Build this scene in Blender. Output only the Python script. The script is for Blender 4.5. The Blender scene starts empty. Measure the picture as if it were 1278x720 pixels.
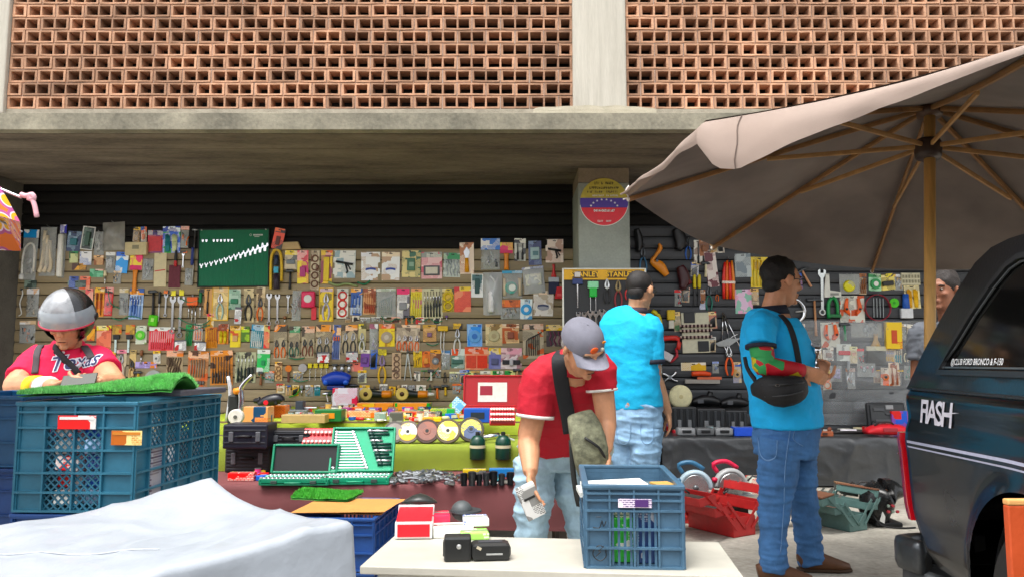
import bpy,bmesh,math,random
from mathutils import Vector,Matrix,noise,Euler
from mathutils.bvhtree import BVHTree
random.seed(7)
SC = bpy.context.scene
COL = SC.collection
R = math.radians
# ------------------------------------------------------------------ camera
F_PX,PITCH,ZC = 960.0,R(5.5),1.163
CP,SP = math.cos(PITCH),math.sin(PITCH)
cam = bpy.data.cameras.new('camera')
cam.sensor_width = 36.0
cam.lens = 36.0 * F_PX / 1278.0
cam.clip_start = 0.05
cam.clip_end = 400
cam_o = bpy.data.objects.new('camera',cam)
COL.objects.link(cam_o)
cam_o.location = (0,0,ZC)
cam_o.rotation_euler = (R(90) + PITCH,0,0)
SC.camera = cam_o
# ------------------------------------------------------------------ world, sun, exposure
SUN_EL,SUN_AZ = R(70),R(212)          # azimuth clockwise from +Y: high sun from behind the camera, a little left
w = bpy.data.worlds.new('World')
SC.world = w
w.use_nodes = True
nt = w.node_tree
nt.nodes.clear()
sky = nt.nodes.new('ShaderNodeTexSky')
sky.sky_type = 'NISHITA'
sky.sun_disc = False
sky.sun_elevation = SUN_EL
sky.sun_rotation = SUN_AZ
sky.dust_density = 4.0
sky.air_density = 1.0
hs = nt.nodes.new('ShaderNodeHueSaturation')   # thin white overcast: the same sky, paler all over
hs.inputs['Saturation'].default_value = 0.16
bg = nt.nodes.new('ShaderNodeBackground')
bg.inputs['Strength'].default_value = 0.15
wo = nt.nodes.new('ShaderNodeOutputWorld')
nt.links.new(sky.outputs[0],hs.inputs['Color'])
nt.links.new(hs.outputs[0],bg.inputs['Color'])
nt.links.new(bg.outputs[0],wo.inputs['Surface'])
sun = bpy.data.lights.new('sun','SUN')
sun.energy = 0.75
sun.angle = R(34)
sun.color = (1.0,0.96,0.90)
sun_o = bpy.data.objects.new('sun',sun)
COL.objects.link(sun_o)
_sd = Vector((math.sin(SUN_AZ) * math.cos(SUN_EL),math.cos(SUN_AZ) * math.cos(SUN_EL),math.sin(SUN_EL)))
sun_o.rotation_euler = (-_sd).to_track_quat('-Z','Y').to_euler()
sun_o.location = _sd * 30
vs = SC.view_settings
vs.view_transform = 'Standard'
vs.look = 'None'
vs.exposure = 1.42
vs.gamma = 1.0
vs.use_curve_mapping = False
SC.render.engine = 'CYCLES'
SC.cycles.transparent_max_bounces = 12
SC.cycles.max_bounces = 8
# ------------------------------------------------------------------ pixel of the 1278 x 720 photograph -> real place
def _ray(u,v):
 dx = (u - 639.0) / F_PX
 dy = (360.0 - v) / F_PX
 return Vector((dx,CP - dy * SP,SP + dy * CP))
def at(u,v,Y):
 d = _ray(u,v)
 return d * (Y / d.y) + Vector((0,0,ZC))
def on(u,v,z):
 d = _ray(u,v)
 return d * ((z - ZC) / d.z) + Vector((0,0,ZC))
# ------------------------------------------------------------------ materials
def lin(c,sat=1.12):
 if isinstance(c,str):
  c = [int(c[i:i + 2],16) / 255 for i in (0,2,4)]
  c = [x / 12.92 if x < .04045 else ((x + .055) / 1.055) ** 2.4 for x in c]
 y = .2 * c[0] + .7 * c[1] + .1 * c[2]
 return tuple(min(.92,max(.003,y + (x - y) * sat)) for x in c[:3]) + (1.0,)
_MC = {}
def M(col,rough=.5,metal=0.,var=.12,scale=30.,bump=0.,bscale=200.,coat=0.,alpha=1.,spec=.5,trans=0.,stretch=(1,1,1),rnd=.06):
 """procedural material: base colour with mottled variation and fine relief"""
 key = (str(col),rough,metal,var,scale,bump,bscale,coat,alpha,spec,trans,stretch,rnd)
 if key in _MC:
  return _MC[key]
 m = bpy.data.materials.new('mat_%d' % len(_MC))
 _MC[key] = m
 m.use_nodes = True
 t = m.node_tree
 N,L = t.nodes,t.links
 b = N['Principled BSDF']
 c = lin(col)
 b.inputs['Roughness'].default_value = rough
 b.inputs['Metallic'].default_value = metal
 b.inputs['Specular IOR Level'].default_value = spec
 b.inputs['Coat Weight'].default_value = coat
 b.inputs['Coat Roughness'].default_value = .06
 b.inputs['Alpha'].default_value = alpha
 b.inputs['Transmission Weight'].default_value = trans
 tc = N.new('ShaderNodeTexCoord')
 mp = N.new('ShaderNodeMapping')
 mp.inputs['Scale'].default_value = stretch
 L.new(tc.outputs['Object'],mp.inputs['Vector'])
 nz = N.new('ShaderNodeTexNoise')
 nz.inputs['Scale'].default_value = scale
 nz.inputs['Detail'].default_value = 5
 nz.inputs['Roughness'].default_value = .65
 L.new(mp.outputs[0],nz.inputs['Vector'])
 rg = N.new('ShaderNodeMapRange')
 rg.inputs['From Min'].default_value = .25
 rg.inputs['From Max'].default_value = .75
 rg.inputs['To Min'].default_value = 1 - var
 rg.inputs['To Max'].default_value = 1 + var
 L.new(nz.outputs['Fac'],rg.inputs['Value'])
 oi = N.new('ShaderNodeObjectInfo')
 r2 = N.new('ShaderNodeMapRange')
 r2.inputs['To Min'].default_value = 1 - rnd
 r2.inputs['To Max'].default_value = 1 + rnd
 L.new(oi.outputs['Random'],r2.inputs['Value'])
 mu = N.new('ShaderNodeMath')
 mu.operation = 'MULTIPLY'
 L.new(rg.outputs[0],mu.inputs[0])
 L.new(r2.outputs[0],mu.inputs[1])
 vm = N.new('ShaderNodeVectorMath')
 vm.operation = 'SCALE'
 vm.inputs[0].default_value = c[:3]
 L.new(mu.outputs[0],vm.inputs['Scale'])
 L.new(vm.outputs[0],b.inputs['Base Color'])
 if rough > .12 and metal < .5:
  rr = N.new('ShaderNodeMapRange')
  rr.inputs['To Min'].default_value = max(.03,rough - .12)
  rr.inputs['To Max'].default_value = min(1,rough + .12)
  L.new(nz.outputs['Fac'],rr.inputs['Value'])
  L.new(rr.outputs[0],b.inputs['Roughness'])
 if bump > 0:
  n2 = N.new('ShaderNodeTexNoise')
  n2.inputs['Scale'].default_value = bscale
  n2.inputs['Detail'].default_value = 4
  L.new(mp.outputs[0],n2.inputs['Vector'])
  bp = N.new('ShaderNodeBump')
  bp.inputs['Strength'].default_value = bump
  bp.inputs['Distance'].default_value = .01
  L.new(n2.outputs['Fac'],bp.inputs['Height'])
  L.new(bp.outputs[0],b.inputs['Normal'])
 return m
def PRINT(base,ink,ink2=None,scale=1.,seed=0.,rough=.38,dens=.5):
 """printed card: base colour, ragged lines of small print and a few picture patches (flat print)"""
 key = ('print',str(base),str(ink),str(ink2),scale,seed,rough,dens)
 if key in _MC:
  return _MC[key]
 m = bpy.data.materials.new('print_%d' % len(_MC))
 _MC[key] = m
 m.use_nodes = True
 t = m.node_tree
 N,L = t.nodes,t.links
 b = N['Principled BSDF']
 b.inputs['Roughness'].default_value = rough
 b.inputs['Coat Weight'].default_value = .25
 b.inputs['Coat Roughness'].default_value = .12
 tc = N.new('ShaderNodeTexCoord')
 mp = N.new('ShaderNodeMapping')
 mp.inputs['Rotation'].default_value = (R(90),0,0)
 mp.inputs['Location'].default_value = (seed * .37,seed * .53,0)
 L.new(tc.outputs['Object'],mp.inputs['Vector'])
 oi = N.new('ShaderNodeObjectInfo')
 ad = N.new('ShaderNodeVectorMath')
 ad.operation = 'ADD'
 sc = N.new('ShaderNodeVectorMath')
 sc.operation = 'SCALE'
 sc.inputs[0].default_value = (7.3,3.1,0)
 L.new(oi.outputs['Random'],sc.inputs['Scale'])
 L.new(mp.outputs[0],ad.inputs[0])
 L.new(sc.outputs[0],ad.inputs[1])
 br = N.new('ShaderNodeTexBrick')
 br.inputs['Scale'].default_value = 60 * scale
 br.inputs['Mortar Size'].default_value = .08
 br.inputs['Brick Width'].default_value = .9
 br.inputs['Row Height'].default_value = .42
 br.inputs['Color1'].default_value = (1,1,1,1)
 br.inputs['Color2'].default_value = (.55,.55,.55,1)
 br.inputs['Mortar'].default_value = (0,0,0,1)
 L.new(ad.outputs[0],br.inputs['Vector'])
 vo = N.new('ShaderNodeTexVoronoi')
 vo.distance = 'CHEBYCHEV'
 vo.inputs['Scale'].default_value = 15 * scale
 L.new(ad.outputs[0],vo.inputs['Vector'])
 gt = N.new('ShaderNodeMath')
 gt.operation = 'LESS_THAN'
 gt.inputs[1].default_value = dens
 sx = N.new('ShaderNodeSeparateColor')
 L.new(vo.outputs['Color'],sx.inputs[0])
 L.new(sx.outputs[0],gt.inputs[0])
 mm = N.new('ShaderNodeMath')
 mm.operation = 'MULTIPLY'
 L.new(gt.outputs[0],mm.inputs[0])
 L.new(br.outputs['Color'],mm.inputs[1])
 mx = N.new('ShaderNodeMix')
 mx.data_type = 'RGBA'
 mx.inputs[6].default_value = tuple(min(.9,1.25 * x) for x in lin(base,1.45)[:3]) + (1,)
 mx.inputs[7].default_value = lin(ink,1.3)
 L.new(mm.outputs[0],mx.inputs[0])
 g2 = N.new('ShaderNodeMath')
 g2.operation = 'GREATER_THAN'
 g2.inputs[1].default_value = .80
 L.new(sx.outputs[1],g2.inputs[0])
 m2 = N.new('ShaderNodeMix')
 m2.data_type = 'RGBA'
 m2.inputs[7].default_value = lin(ink2 or ink,1.4)
 L.new(g2.outputs[0],m2.inputs[0])
 L.new(mx.outputs[2],m2.inputs[6])
 L.new(m2.outputs[2],b.inputs['Base Color'])
 return m
# ------------------------------------------------------------------ mesh builder
def catmull(pts,k):
 """pts: list of tuples (any length); returns a smooth resampled list"""
 out = []
 n = len(pts)
 for i in range(n - 1):
  p0,p1,p2,p3 = pts[max(i - 1,0)],pts[i],pts[i + 1],pts[min(i + 2,n - 1)]
  for j in range(k):
   t = j / k
   out.append(tuple(.5 * ((2 * b) + (-a + c) * t + (2 * a - 5 * b + 4 * c - d) * t * t + (-a + 3 * b - 3 * c + d) * t ** 3)
                             for a,b,c,d in zip(p0,p1,p2,p3)))
 out.append(tuple(pts[-1]))
 return out
class MB:
 def __init__(s):
  s.v,s.f = [],[]
 def add(s,vs,fs,mat=None):
  o = len(s.v)
  for p in vs:
   p = Vector(p)
   s.v.append(mat @ p if mat else p)
  for f in fs:
   s.f.append([o + i for i in f])
  return s
 def box(s,c,d,rot=None,bev=0.):
  x,y,z = d[0] / 2,d[1] / 2,d[2] / 2
  m = Matrix.Translation(c)
  if rot is not None:
   m = m @ (rot.to_4x4() if isinstance(rot,Matrix) else Euler(rot).to_matrix().to_4x4())
  if bev <= 0:
   vs = [(i * x,j * y,k * z) for i in (-1,1) for j in (-1,1) for k in (-1,1)]
   fs = [(0,1,3,2),(4,6,7,5),(0,4,5,1),(2,3,7,6),(0,2,6,4),(1,5,7,3)]
   return s.add(vs,fs,m)
  bm = bmesh.new()
  bmesh.ops.create_cube(bm,size=1)
  for v in bm.verts:
   v.co = Vector((v.co.x * d[0],v.co.y * d[1],v.co.z * d[2]))
  bmesh.ops.bevel(bm,geom=bm.edges[:],offset=min(bev,min(d) * .45),segments=2,affect='EDGES',profile=.5)
  bm.verts.index_update()
  s.add([v.co.copy() for v in bm.verts],[[v.index for v in f.verts] for f in bm.faces],m)
  bm.free()
  return s
 def box2(s,a,b,bev=0.):
  a,b = Vector(a),Vector(b)
  return s.box((a + b) / 2,[abs(b[i] - a[i]) for i in range(3)],None,bev)
 def prism(s,pts,y0,y1,mat=None):
  """outline in x,z extruded along y"""
  n = len(pts)
  ar = sum(pts[i][0] * pts[(i + 1) % n][1] - pts[(i + 1) % n][0] * pts[i][1] for i in range(n))
  if ar < 0:
   pts = pts[::-1]
  a,b = min(y0,y1),max(y0,y1)
  vs = [(p[0],a,p[1]) for p in pts] + [(p[0],b,p[1]) for p in pts]
  fs = [list(range(n)),list(range(2 * n - 1,n - 1,-1))]
  fs += [(j,i,i + n,j + n) for i in range(n) for j in [(i + 1) % n]]
  return s.add(vs,fs,mat)
 def loft(s,pts,hw,hd,side=(1,0,0),n=14,sm=1,cap=True,power=2.):
  """closed tube with elliptical sections; side = direction of half-width (one, or one per point)"""
  P = [Vector(p) for p in pts]
  if not isinstance(hw,(list,tuple)): hw = [hw] * len(P)
  if not isinstance(hd,(list,tuple)): hd = [hd] * len(P)
  if isinstance(side[0],(int,float)): side = [side] * len(P)
  if sm > 1:
   q = catmull([tuple(P[i]) + (hw[i],hd[i]) + tuple(side[i]) for i in range(len(P))],sm)
   P = [Vector(a[:3]) for a in q]; hw = [max(a[3],.0005) for a in q]; hd = [max(a[4],.0005) for a in q]; side = [a[5:8] for a in q]
  o = len(s.v)
  for i,p in enumerate(P):
   t = (P[min(i + 1,len(P) - 1)] - P[max(i - 1,0)])
   if t.length < 1e-9: t = Vector((0,0,1))
   t.normalize()
   a = Vector(side[i]); a = a - t * a.dot(t)
   if a.length < 1e-4: a = t.orthogonal()
   a.normalize()
   b = t.cross(a)
   for k in range(n):
    an = 2 * math.pi * k / n
    ca,sa = math.cos(an),math.sin(an)
    if power != 2.:
     e = 2. / power
     ca = math.copysign(abs(ca) ** e,ca); sa = math.copysign(abs(sa) ** e,sa)
    s.v.append(p + a * (hw[i] * ca) + b * (hd[i] * sa))
  for i in range(len(P) - 1):
   for k in range(n):
    k2 = (k + 1) % n
    s.f.append([o + i * n + k,o + i * n + k2,o + (i + 1) * n + k2,o + (i + 1) * n + k])
  if cap:
   s.f.append([o + k for k in range(n - 1,-1,-1)])
   s.f.append([o + (len(P) - 1) * n + k for k in range(n)])
  return s
 def tube(s,pts,r,n=8,sm=1,cap=True):
  P = [Vector(p) for p in pts]
  t = P[-1] - P[0]
  sd = t.orthogonal() if t.length > 1e-6 else Vector((1,0,0))
  return s.loft(pts,r,r,tuple(sd),n,sm,cap)
 def lathe(s,prof,c=(0,0,0),axis=(0,0,1),n=20):
  """prof: (radius, height) along axis"""
  ax = Vector(axis).normalized()
  a = ax.orthogonal().normalized(); b = ax.cross(a)
  c = Vector(c); o = len(s.v)
  for r,h in prof:
   for k in range(n):
    an = 2 * math.pi * k / n
    s.v.append(c + ax * h + (a * math.cos(an) + b * math.sin(an)) * max(r,1e-5))
  for i in range(len(prof) - 1):
   for k in range(n):
    k2 = (k + 1) % n
    s.f.append([o + i * n + k,o + i * n + k2,o + (i + 1) * n + k2,o + (i + 1) * n + k])
  s.f.append([o + k for k in range(n - 1,-1,-1)])
  s.f.append([o + (len(prof) - 1) * n + k for k in range(n)])
  return s
 def ell(s,c,r,rot=None,nu=14,nv=10,fn=None):
  m = Matrix.Translation(c)
  if rot is not None:
   m = m @ (rot.to_4x4() if isinstance(rot,Matrix) else Euler(rot).to_matrix().to_4x4())
  vs,fs = [],[]
  for j in range(1,nv):
   th = math.pi * j / nv
   for i in range(nu):
    ph = 2 * math.pi * i / nu
    vs.append(Vector((r[0] * math.sin(th) * math.cos(ph),r[1] * math.sin(th) * math.sin(ph),r[2] * math.cos(th))))
  top,bot = len(vs),len(vs) + 1
  vs += [Vector((0,0,r[2])),Vector((0,0,-r[2]))]
  for j in range(nv - 2):
   for i in range(nu):
    i2 = (i + 1) % nu
    fs.append((j * nu + i,(j + 1) * nu + i,(j + 1) * nu + i2,j * nu + i2))
  for i in range(nu):
   i2 = (i + 1) % nu
   fs.append((top,i,i2)); fs.append((bot,(nv - 2) * nu + i2,(nv - 2) * nu + i))
  if fn:
   vs = [fn(v) for v in vs]
  return s.add(vs,fs,m)
 def grid(s,fn,nu,nv,thick=0.):
  """sheet fn(i/nu, j/nv) -> point"""
  o = len(s.v)
  for j in range(nv + 1):
   for i in range(nu + 1):
    s.v.append(Vector(fn(i / nu,j / nv)))
  for j in range(nv):
   for i in range(nu):
    a = o + j * (nu + 1) + i
    s.f.append([a,a + 1,a + nu + 2,a + nu + 1])
  return s
 def xf(s,m):
  s.v = [m @ v for v in s.v]
  return s
 def mesh(s,name,smooth=False):
  me = bpy.data.meshes.new(name)
  me.from_pydata([tuple(v) for v in s.v],[],s.f)
  if smooth:
   me.polygons.foreach_set('use_smooth',[True] * len(me.polygons))
  me.update()
  return me
 def build(s,name,mat,parent=None,smooth=False,auto=None):
  me = s.mesh(name,smooth)
  if auto is not None:
   me.polygons.foreach_set('use_smooth',[True] * len(me.polygons))
   me.set_sharp_from_angle(angle=R(auto))
  return link(name,me,mat,parent)
def link(name,me,mat=None,parent=None):
 o = bpy.data.objects.new(name,me)
 COL.objects.link(o)
 if mat is not None and me is not None:
  me.materials.clear(); me.materials.append(mat)
 if parent is not None:
  o.parent = parent
 return o
_LAB = {}
def tag(o,label,cat,group=None):
 o['label'] = label; o['category'] = cat
 _LAB.setdefault(label,[]).append((o,cat))
 if group: o['group'] = group
 return o
def thing(name,label,cat,loc=(0,0,0),rot=(0,0,0),group=None):
 o = bpy.data.objects.new(name,None)
 o.empty_display_size = .05
 COL.objects.link(o)
 o.location = loc; o.rotation_euler = rot
 return tag(o,label,cat,group)
def struct(o):
 o['kind'] = 'structure'
 return o
def evaluated(o):
 dg = bpy.context.evaluated_depsgraph_get()
 me = bpy.data.meshes.new_from_object(o.evaluated_get(dg))
 return me
def remesh(mb,voxel,smooth_it=4,fold=None,deci=None):
 """union of closed volumes as one continuous smooth surface"""
 o = bpy.data.objects.new('tmp',mb.mesh('tmp'))
 COL.objects.link(o)
 md = o.modifiers.new('r','REMESH'); md.mode = 'VOXEL'; md.voxel_size = voxel; md.use_smooth_shade = True
 if smooth_it:
  sm = o.modifiers.new('s','SMOOTH'); sm.iterations = smooth_it; sm.factor = .5
 me = evaluated(o)
 bpy.data.objects.remove(o)
 if fold:
  nn = [v.normal.copy() for v in me.vertices]
  for v,n in zip(me.vertices,nn):
   v.co = v.co + n * fold(v.co)
 me.polygons.foreach_set('use_smooth',[True] * len(me.polygons))
 me.update()
 return me
def text_mesh(txt,size,depth=.001,shear=0.,bold=0.,align='CENTER',space=1.):
 cu = bpy.data.curves.new('txt','FONT')
 cu.body = txt; cu.size = size; cu.extrude = depth; cu.shear = shear; cu.offset = bold
 cu.align_x = align; cu.align_y = 'CENTER'; cu.space_character = space; cu.resolution_u = 3
 o = bpy.data.objects.new('txt',cu)
 COL.objects.link(o)
 me = evaluated(o)
 bpy.data.objects.remove(o)
 return me      # lies in x,y, facing +z
TXT_UP = Matrix.Rotation(R(90),4,'X')     # stands text up, facing -y
def text(name,txt,size,mat,parent,loc,rot=None,**k):
 me = text_mesh(txt,size,**k)
 m = Matrix.Translation(loc) @ (rot if rot is not None else TXT_UP)
 me.transform(m)
 return link(name,me,mat,parent)
METAL = M('b9bbbd',.30,.9,.08)
DMETAL = M('55585b',.38,.8,.12)
CHROME = M('d5d6d8',.16,1.,.04)
BLACKP = M('17181a',.42,0,.2,bump=.05)
RUBBER = M('1b1b1c',.7,0,.2,bump=.1)
WHITEP = M('dcdcd8',.45,0,.06)
WOOD = M('b98a52',.6,0,.25,18,.1,60,stretch=(1,1,.08))
CLEAR = M('f2f6f6',.08,0,.02,alpha=.16,coat=.3)
CLEARG = M('c9cfcf',.16,0,.05,alpha=.34,coat=.3)
# ------------------------------------------------------------------ ground
YW = 7.40                      # shutter plane
YS = 5.63                      # front of the slab
ZS = 2.90                      # underside of the slab
def concrete(c1,c2,sc=3.,bump=.25,rough=.85,streak=(1,1,1),crack=0.):
 m = bpy.data.materials.new('concrete')
 m.use_nodes = True
 t = m.node_tree; N,L = t.nodes,t.links
 b = N['Principled BSDF']; b.inputs['Roughness'].default_value = rough
 tc = N.new('ShaderNodeTexCoord'); mp = N.new('ShaderNodeMapping'); mp.inputs['Scale'].default_value = streak
 L.new(tc.outputs['Object'],mp.inputs[0])
 n1 = N.new('ShaderNodeTexNoise'); n1.inputs['Scale'].default_value = sc; n1.inputs['Detail'].default_value = 8; n1.inputs['Roughness'].default_value = .7
 n2 = N.new('ShaderNodeTexNoise'); n2.inputs['Scale'].default_value = sc * 22; n2.inputs['Detail'].default_value = 6
 L.new(mp.outputs[0],n1.inputs['Vector']); L.new(mp.outputs[0],n2.inputs['Vector'])
 cr = N.new('ShaderNodeValToRGB')
 cr.color_ramp.elements[0].position = .32; cr.color_ramp.elements[0].color = lin(c1)
 cr.color_ramp.elements[1].position = .68; cr.color_ramp.elements[1].color = lin(c2)
 mx = N.new('ShaderNodeMath'); mx.operation = 'MULTIPLY_ADD'; mx.inputs[1].default_value = .35
 sb = N.new('ShaderNodeMath'); sb.operation = 'SUBTRACT'; sb.inputs[1].default_value = .5
 L.new(n2.outputs['Fac'],sb.inputs[0]); L.new(sb.outputs[0],mx.inputs[0]); L.new(n1.outputs['Fac'],mx.inputs[2])
 L.new(mx.outputs[0],cr.inputs['Fac'])
 last = cr.outputs['Color']
 if crack:
  vo = N.new('ShaderNodeTexVoronoi'); vo.feature = 'DISTANCE_TO_EDGE'; vo.inputs['Scale'].default_value = crack
  nd = N.new('ShaderNodeVectorMath'); nd.operation = 'ADD'
  n3 = N.new('ShaderNodeTexNoise'); n3.inputs['Scale'].default_value = 4
  L.new(n3.outputs['Color'],nd.inputs[1]); L.new(mp.outputs[0],nd.inputs[0]); L.new(nd.outputs[0],vo.inputs['Vector'])
  lt = N.new('ShaderNodeMapRange'); lt.inputs['From Max'].default_value = .012; lt.inputs['To Min'].default_value = .45
  L.new(vo.outputs['Distance'],lt.inputs['Value'])
  vm = N.new('ShaderNodeVectorMath'); vm.operation = 'SCALE'
  L.new(last,vm.inputs[0]); L.new(lt.outputs[0],vm.inputs['Scale']); last = vm.outputs[0]
 L.new(last,b.inputs['Base Color'])
 bp = N.new('ShaderNodeBump'); bp.inputs['Strength'].default_value = bump; bp.inputs['Distance'].default_value = .01
 L.new(n2.outputs['Fac'],bp.inputs['Height']); L.new(bp.outputs[0],b.inputs['Normal'])
 return m
GROUND = concrete('8f8a80','c8c3b7',1.3,.3,.9,crack=.45)
mb = MB(); mb.box2((-40,-40,-.2),(40,1.2,-.006)); struct(mb.build('road',concrete('565655','72716e',2.,.5,.9)))  # unseen asphalt behind the camera, added dark to cut light bounced upward
mb = MB(); mb.box2((-40,1.202,-.2),(40,6.5,0))
g = struct(mb.build('ground',GROUND))
mb = MB(); mb.box2((-14,6.502,-.2),(14,12,.12),.012)
struct(mb.build('pavement',concrete('9c978c','bdb8ab',2.,.25)))
# ------------------------------------------------------------------ building
bld = thing('building','concrete building with perforated clay brick screens above a deep overhanging slab','building',(0,6.6,0))
def bpart(mbx,name,mat,parent=bld,**k):
 o = mbx.build(name,mat,parent,**k)
 o.matrix_parent_inverse = Matrix.Translation((0,-6.6,0))
 return o
ztop = at(400,141,YS).z
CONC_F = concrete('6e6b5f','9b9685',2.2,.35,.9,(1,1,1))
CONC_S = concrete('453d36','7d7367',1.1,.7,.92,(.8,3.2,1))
CONC_C = concrete('aaa69a','c4c0b4',1.4,.3,.85,(9,9,.5))
m = MB(); m.box2((-9,YS,ZS),(9,YS + .10,ztop),.004); bpart(m,'fascia',CONC_F)
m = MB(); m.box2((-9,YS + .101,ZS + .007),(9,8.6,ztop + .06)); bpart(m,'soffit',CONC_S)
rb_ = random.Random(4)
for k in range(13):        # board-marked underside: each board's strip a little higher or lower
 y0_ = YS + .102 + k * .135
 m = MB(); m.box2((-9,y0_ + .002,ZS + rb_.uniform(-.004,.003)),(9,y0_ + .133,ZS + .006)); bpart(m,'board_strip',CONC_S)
YB = YS + .055                 # brick face plane
BR_W = 36.05 / F_PX * 5.88
BR_H = (at(300,13.7,YB).z - at(300,128,YB).z) / 7
Z0 = at(300,128,YB).z - BR_H / 2
NROW = 11
ZB1 = Z0 + NROW * BR_H
m = MB(); m.box2((-9,YB - .004,ztop + .0025),(9,YB + .03,Z0 - .002)); bpart(m,'mortar_bed',concrete('8a8476','b0a898',9,.6))
xl = at(12,70,YB).x; xa = at(714,70,YB).x; xb = at(781,70,YB).x; xr = 4.9
colm = MB(); colm.box2((xa + .002,YB - .035,ztop + .003),(xb - .002,YB + .25,ZB1 + .6),.01); bpart(colm,'column',CONC_C)
colm = MB(); colm.box2((xl - .62,YB - .035,ztop + .003),(xl - .002,YB + .25,ZB1 + .6),.01); bpart(colm,'column',CONC_C)
colm = MB(); colm.box2((xr + .03,YB - .035,ztop + .003),(xr + .6,YB + .25,ZB1 + .6),.01); bpart(colm,'column',CONC_C)
colm = MB(); colm.grid(lambda s,t: ((xa - .30) + s * (xb - xa + .52),YB - .0365 + .001 * noise.noise((s * 9,t * 5,1)) ,ztop + .0035 + t * (.028 + .030 * max(0,math.sin(s * math.pi)) ** .5 + .012 * noise.noise((s * 8,0,3)))),40,4)
bpart(colm,'render_patch',concrete('aaa491','beb7a4',6,.3))
m = MB(); m.box2((-9,YB - .05,ZB1 + .61),(9,YB + .3,ZB1 + 4.)); bpart(m,'sky_block_wall',CONC_C)  # unseen wall above the bricks, added to block the sky
m = MB(); m.box2((-9,8.5,ztop + .07),(9,8.58,ZB1 + 4)); m.box2((-9,YB + .31,ZB1 + .3),(9,8.49,ZB1 + .5)); bpart(m,'inner_wall',M('2c221c',.9))  # room behind the brick cells, its darkness put into the wall colour
# one hollow brick: a frame with two square cells, open through
def brick_mesh(name,wb,hb,cells,dep=.115,seed=0):
 rnd = random.Random(seed)
 mbx = MB()
 x0,x1,z0,z1 = -wb / 2,wb / 2,-hb / 2,hb / 2
 side,web,tb = .0175,.0135,.0135
 cw = (wb - 2 * side - web * (cells - 1)) / cells
 xs = [x0]
 for k in range(cells):
  a = x0 + side + k * (cw + web)
  xs += [a,a + cw]
 xs.append(x1)
 zs = [z0,z0 + tb,z1 - tb,z1]
 jit = lambda: rnd.uniform(-.0016,.0016)
 P = {}
 vs = []
 def gv(i,j,y):
  k = (i,j,y)
  if k not in P:
   P[k] = len(vs)
   vs.append(Vector((xs[i] + jit(),y + (jit() if y == 0 else 0),zs[j] + jit())))
  return P[k]
 fs = []
 for i in range(len(xs) - 1):
  for j in range(3):
   if j == 1 and i % 2 == 1:
    # the cell's four inner walls
    c = [(i,1),(i + 1,1),(i + 1,2),(i,2)]
    for q in range(4):
     a,b = c[q],c[(q + 1) % 4]
     fs.append((gv(*a,0),gv(*a,dep),gv(*b,dep),gv(*b,0)))
    continue
   fs.append((gv(i,j,0),gv(i + 1,j,0),gv(i + 1,j + 1,0),gv(i,j + 1,0)))
   fs.append((gv(i,j + 1,dep),gv(i + 1,j + 1,dep),gv(i + 1,j,dep),gv(i,j,dep)))
 n = len(xs) - 1
 fs += [(gv(0,0,0),gv(0,3,0),gv(0,3,dep),gv(0,0,dep)),(gv(n,3,0),gv(n,0,0),gv(n,0,dep),gv(n,3,dep))]
 fs += [(gv(n,0,0),gv(0,0,0),gv(0,0,dep),gv(n,0,dep)),(gv(0,3,0),gv(n,3,0),gv(n,3,dep),gv(0,3,dep))]
 mbx.add(vs,fs)
 return mbx.mesh(name)
JT = .007
BRICKM = M('b58e74',.85,0,.30,9,.4,60,rnd=.28)
def soot(m,sc=1.3):      # large uneven soot and bleaching over the whole wall
 N,L = m.node_tree.nodes,m.node_tree.links
 b = N['Principled BSDF']; src = b.inputs['Base Color'].links[0].from_socket
 g = N.new('ShaderNodeNewGeometry'); n = N.new('ShaderNodeTexNoise'); n.inputs['Scale'].default_value = sc; n.inputs['Detail'].default_value = 7; n.inputs['Roughness'].default_value = .7
 r_ = N.new('ShaderNodeMapRange'); r_.inputs['From Min'].default_value = .32; r_.inputs['From Max'].default_value = .62; r_.inputs['To Min'].default_value = .62; r_.inputs['To Max'].default_value = 1.08
 s = N.new('ShaderNodeVectorMath'); s.operation = 'SCALE'
 L.new(g.outputs['Position'],n.inputs['Vector']); L.new(n.outputs['Fac'],r_.inputs['Value']); L.new(src,s.inputs[0]); L.new(r_.outputs[0],s.inputs['Scale']); L.new(s.outputs[0],b.inputs['Base Color'])
soot(BRICKM); soot(CONC_F,2.)
MORT = M('d9c8bb',.9,0,.15,20,.4,80)
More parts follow.
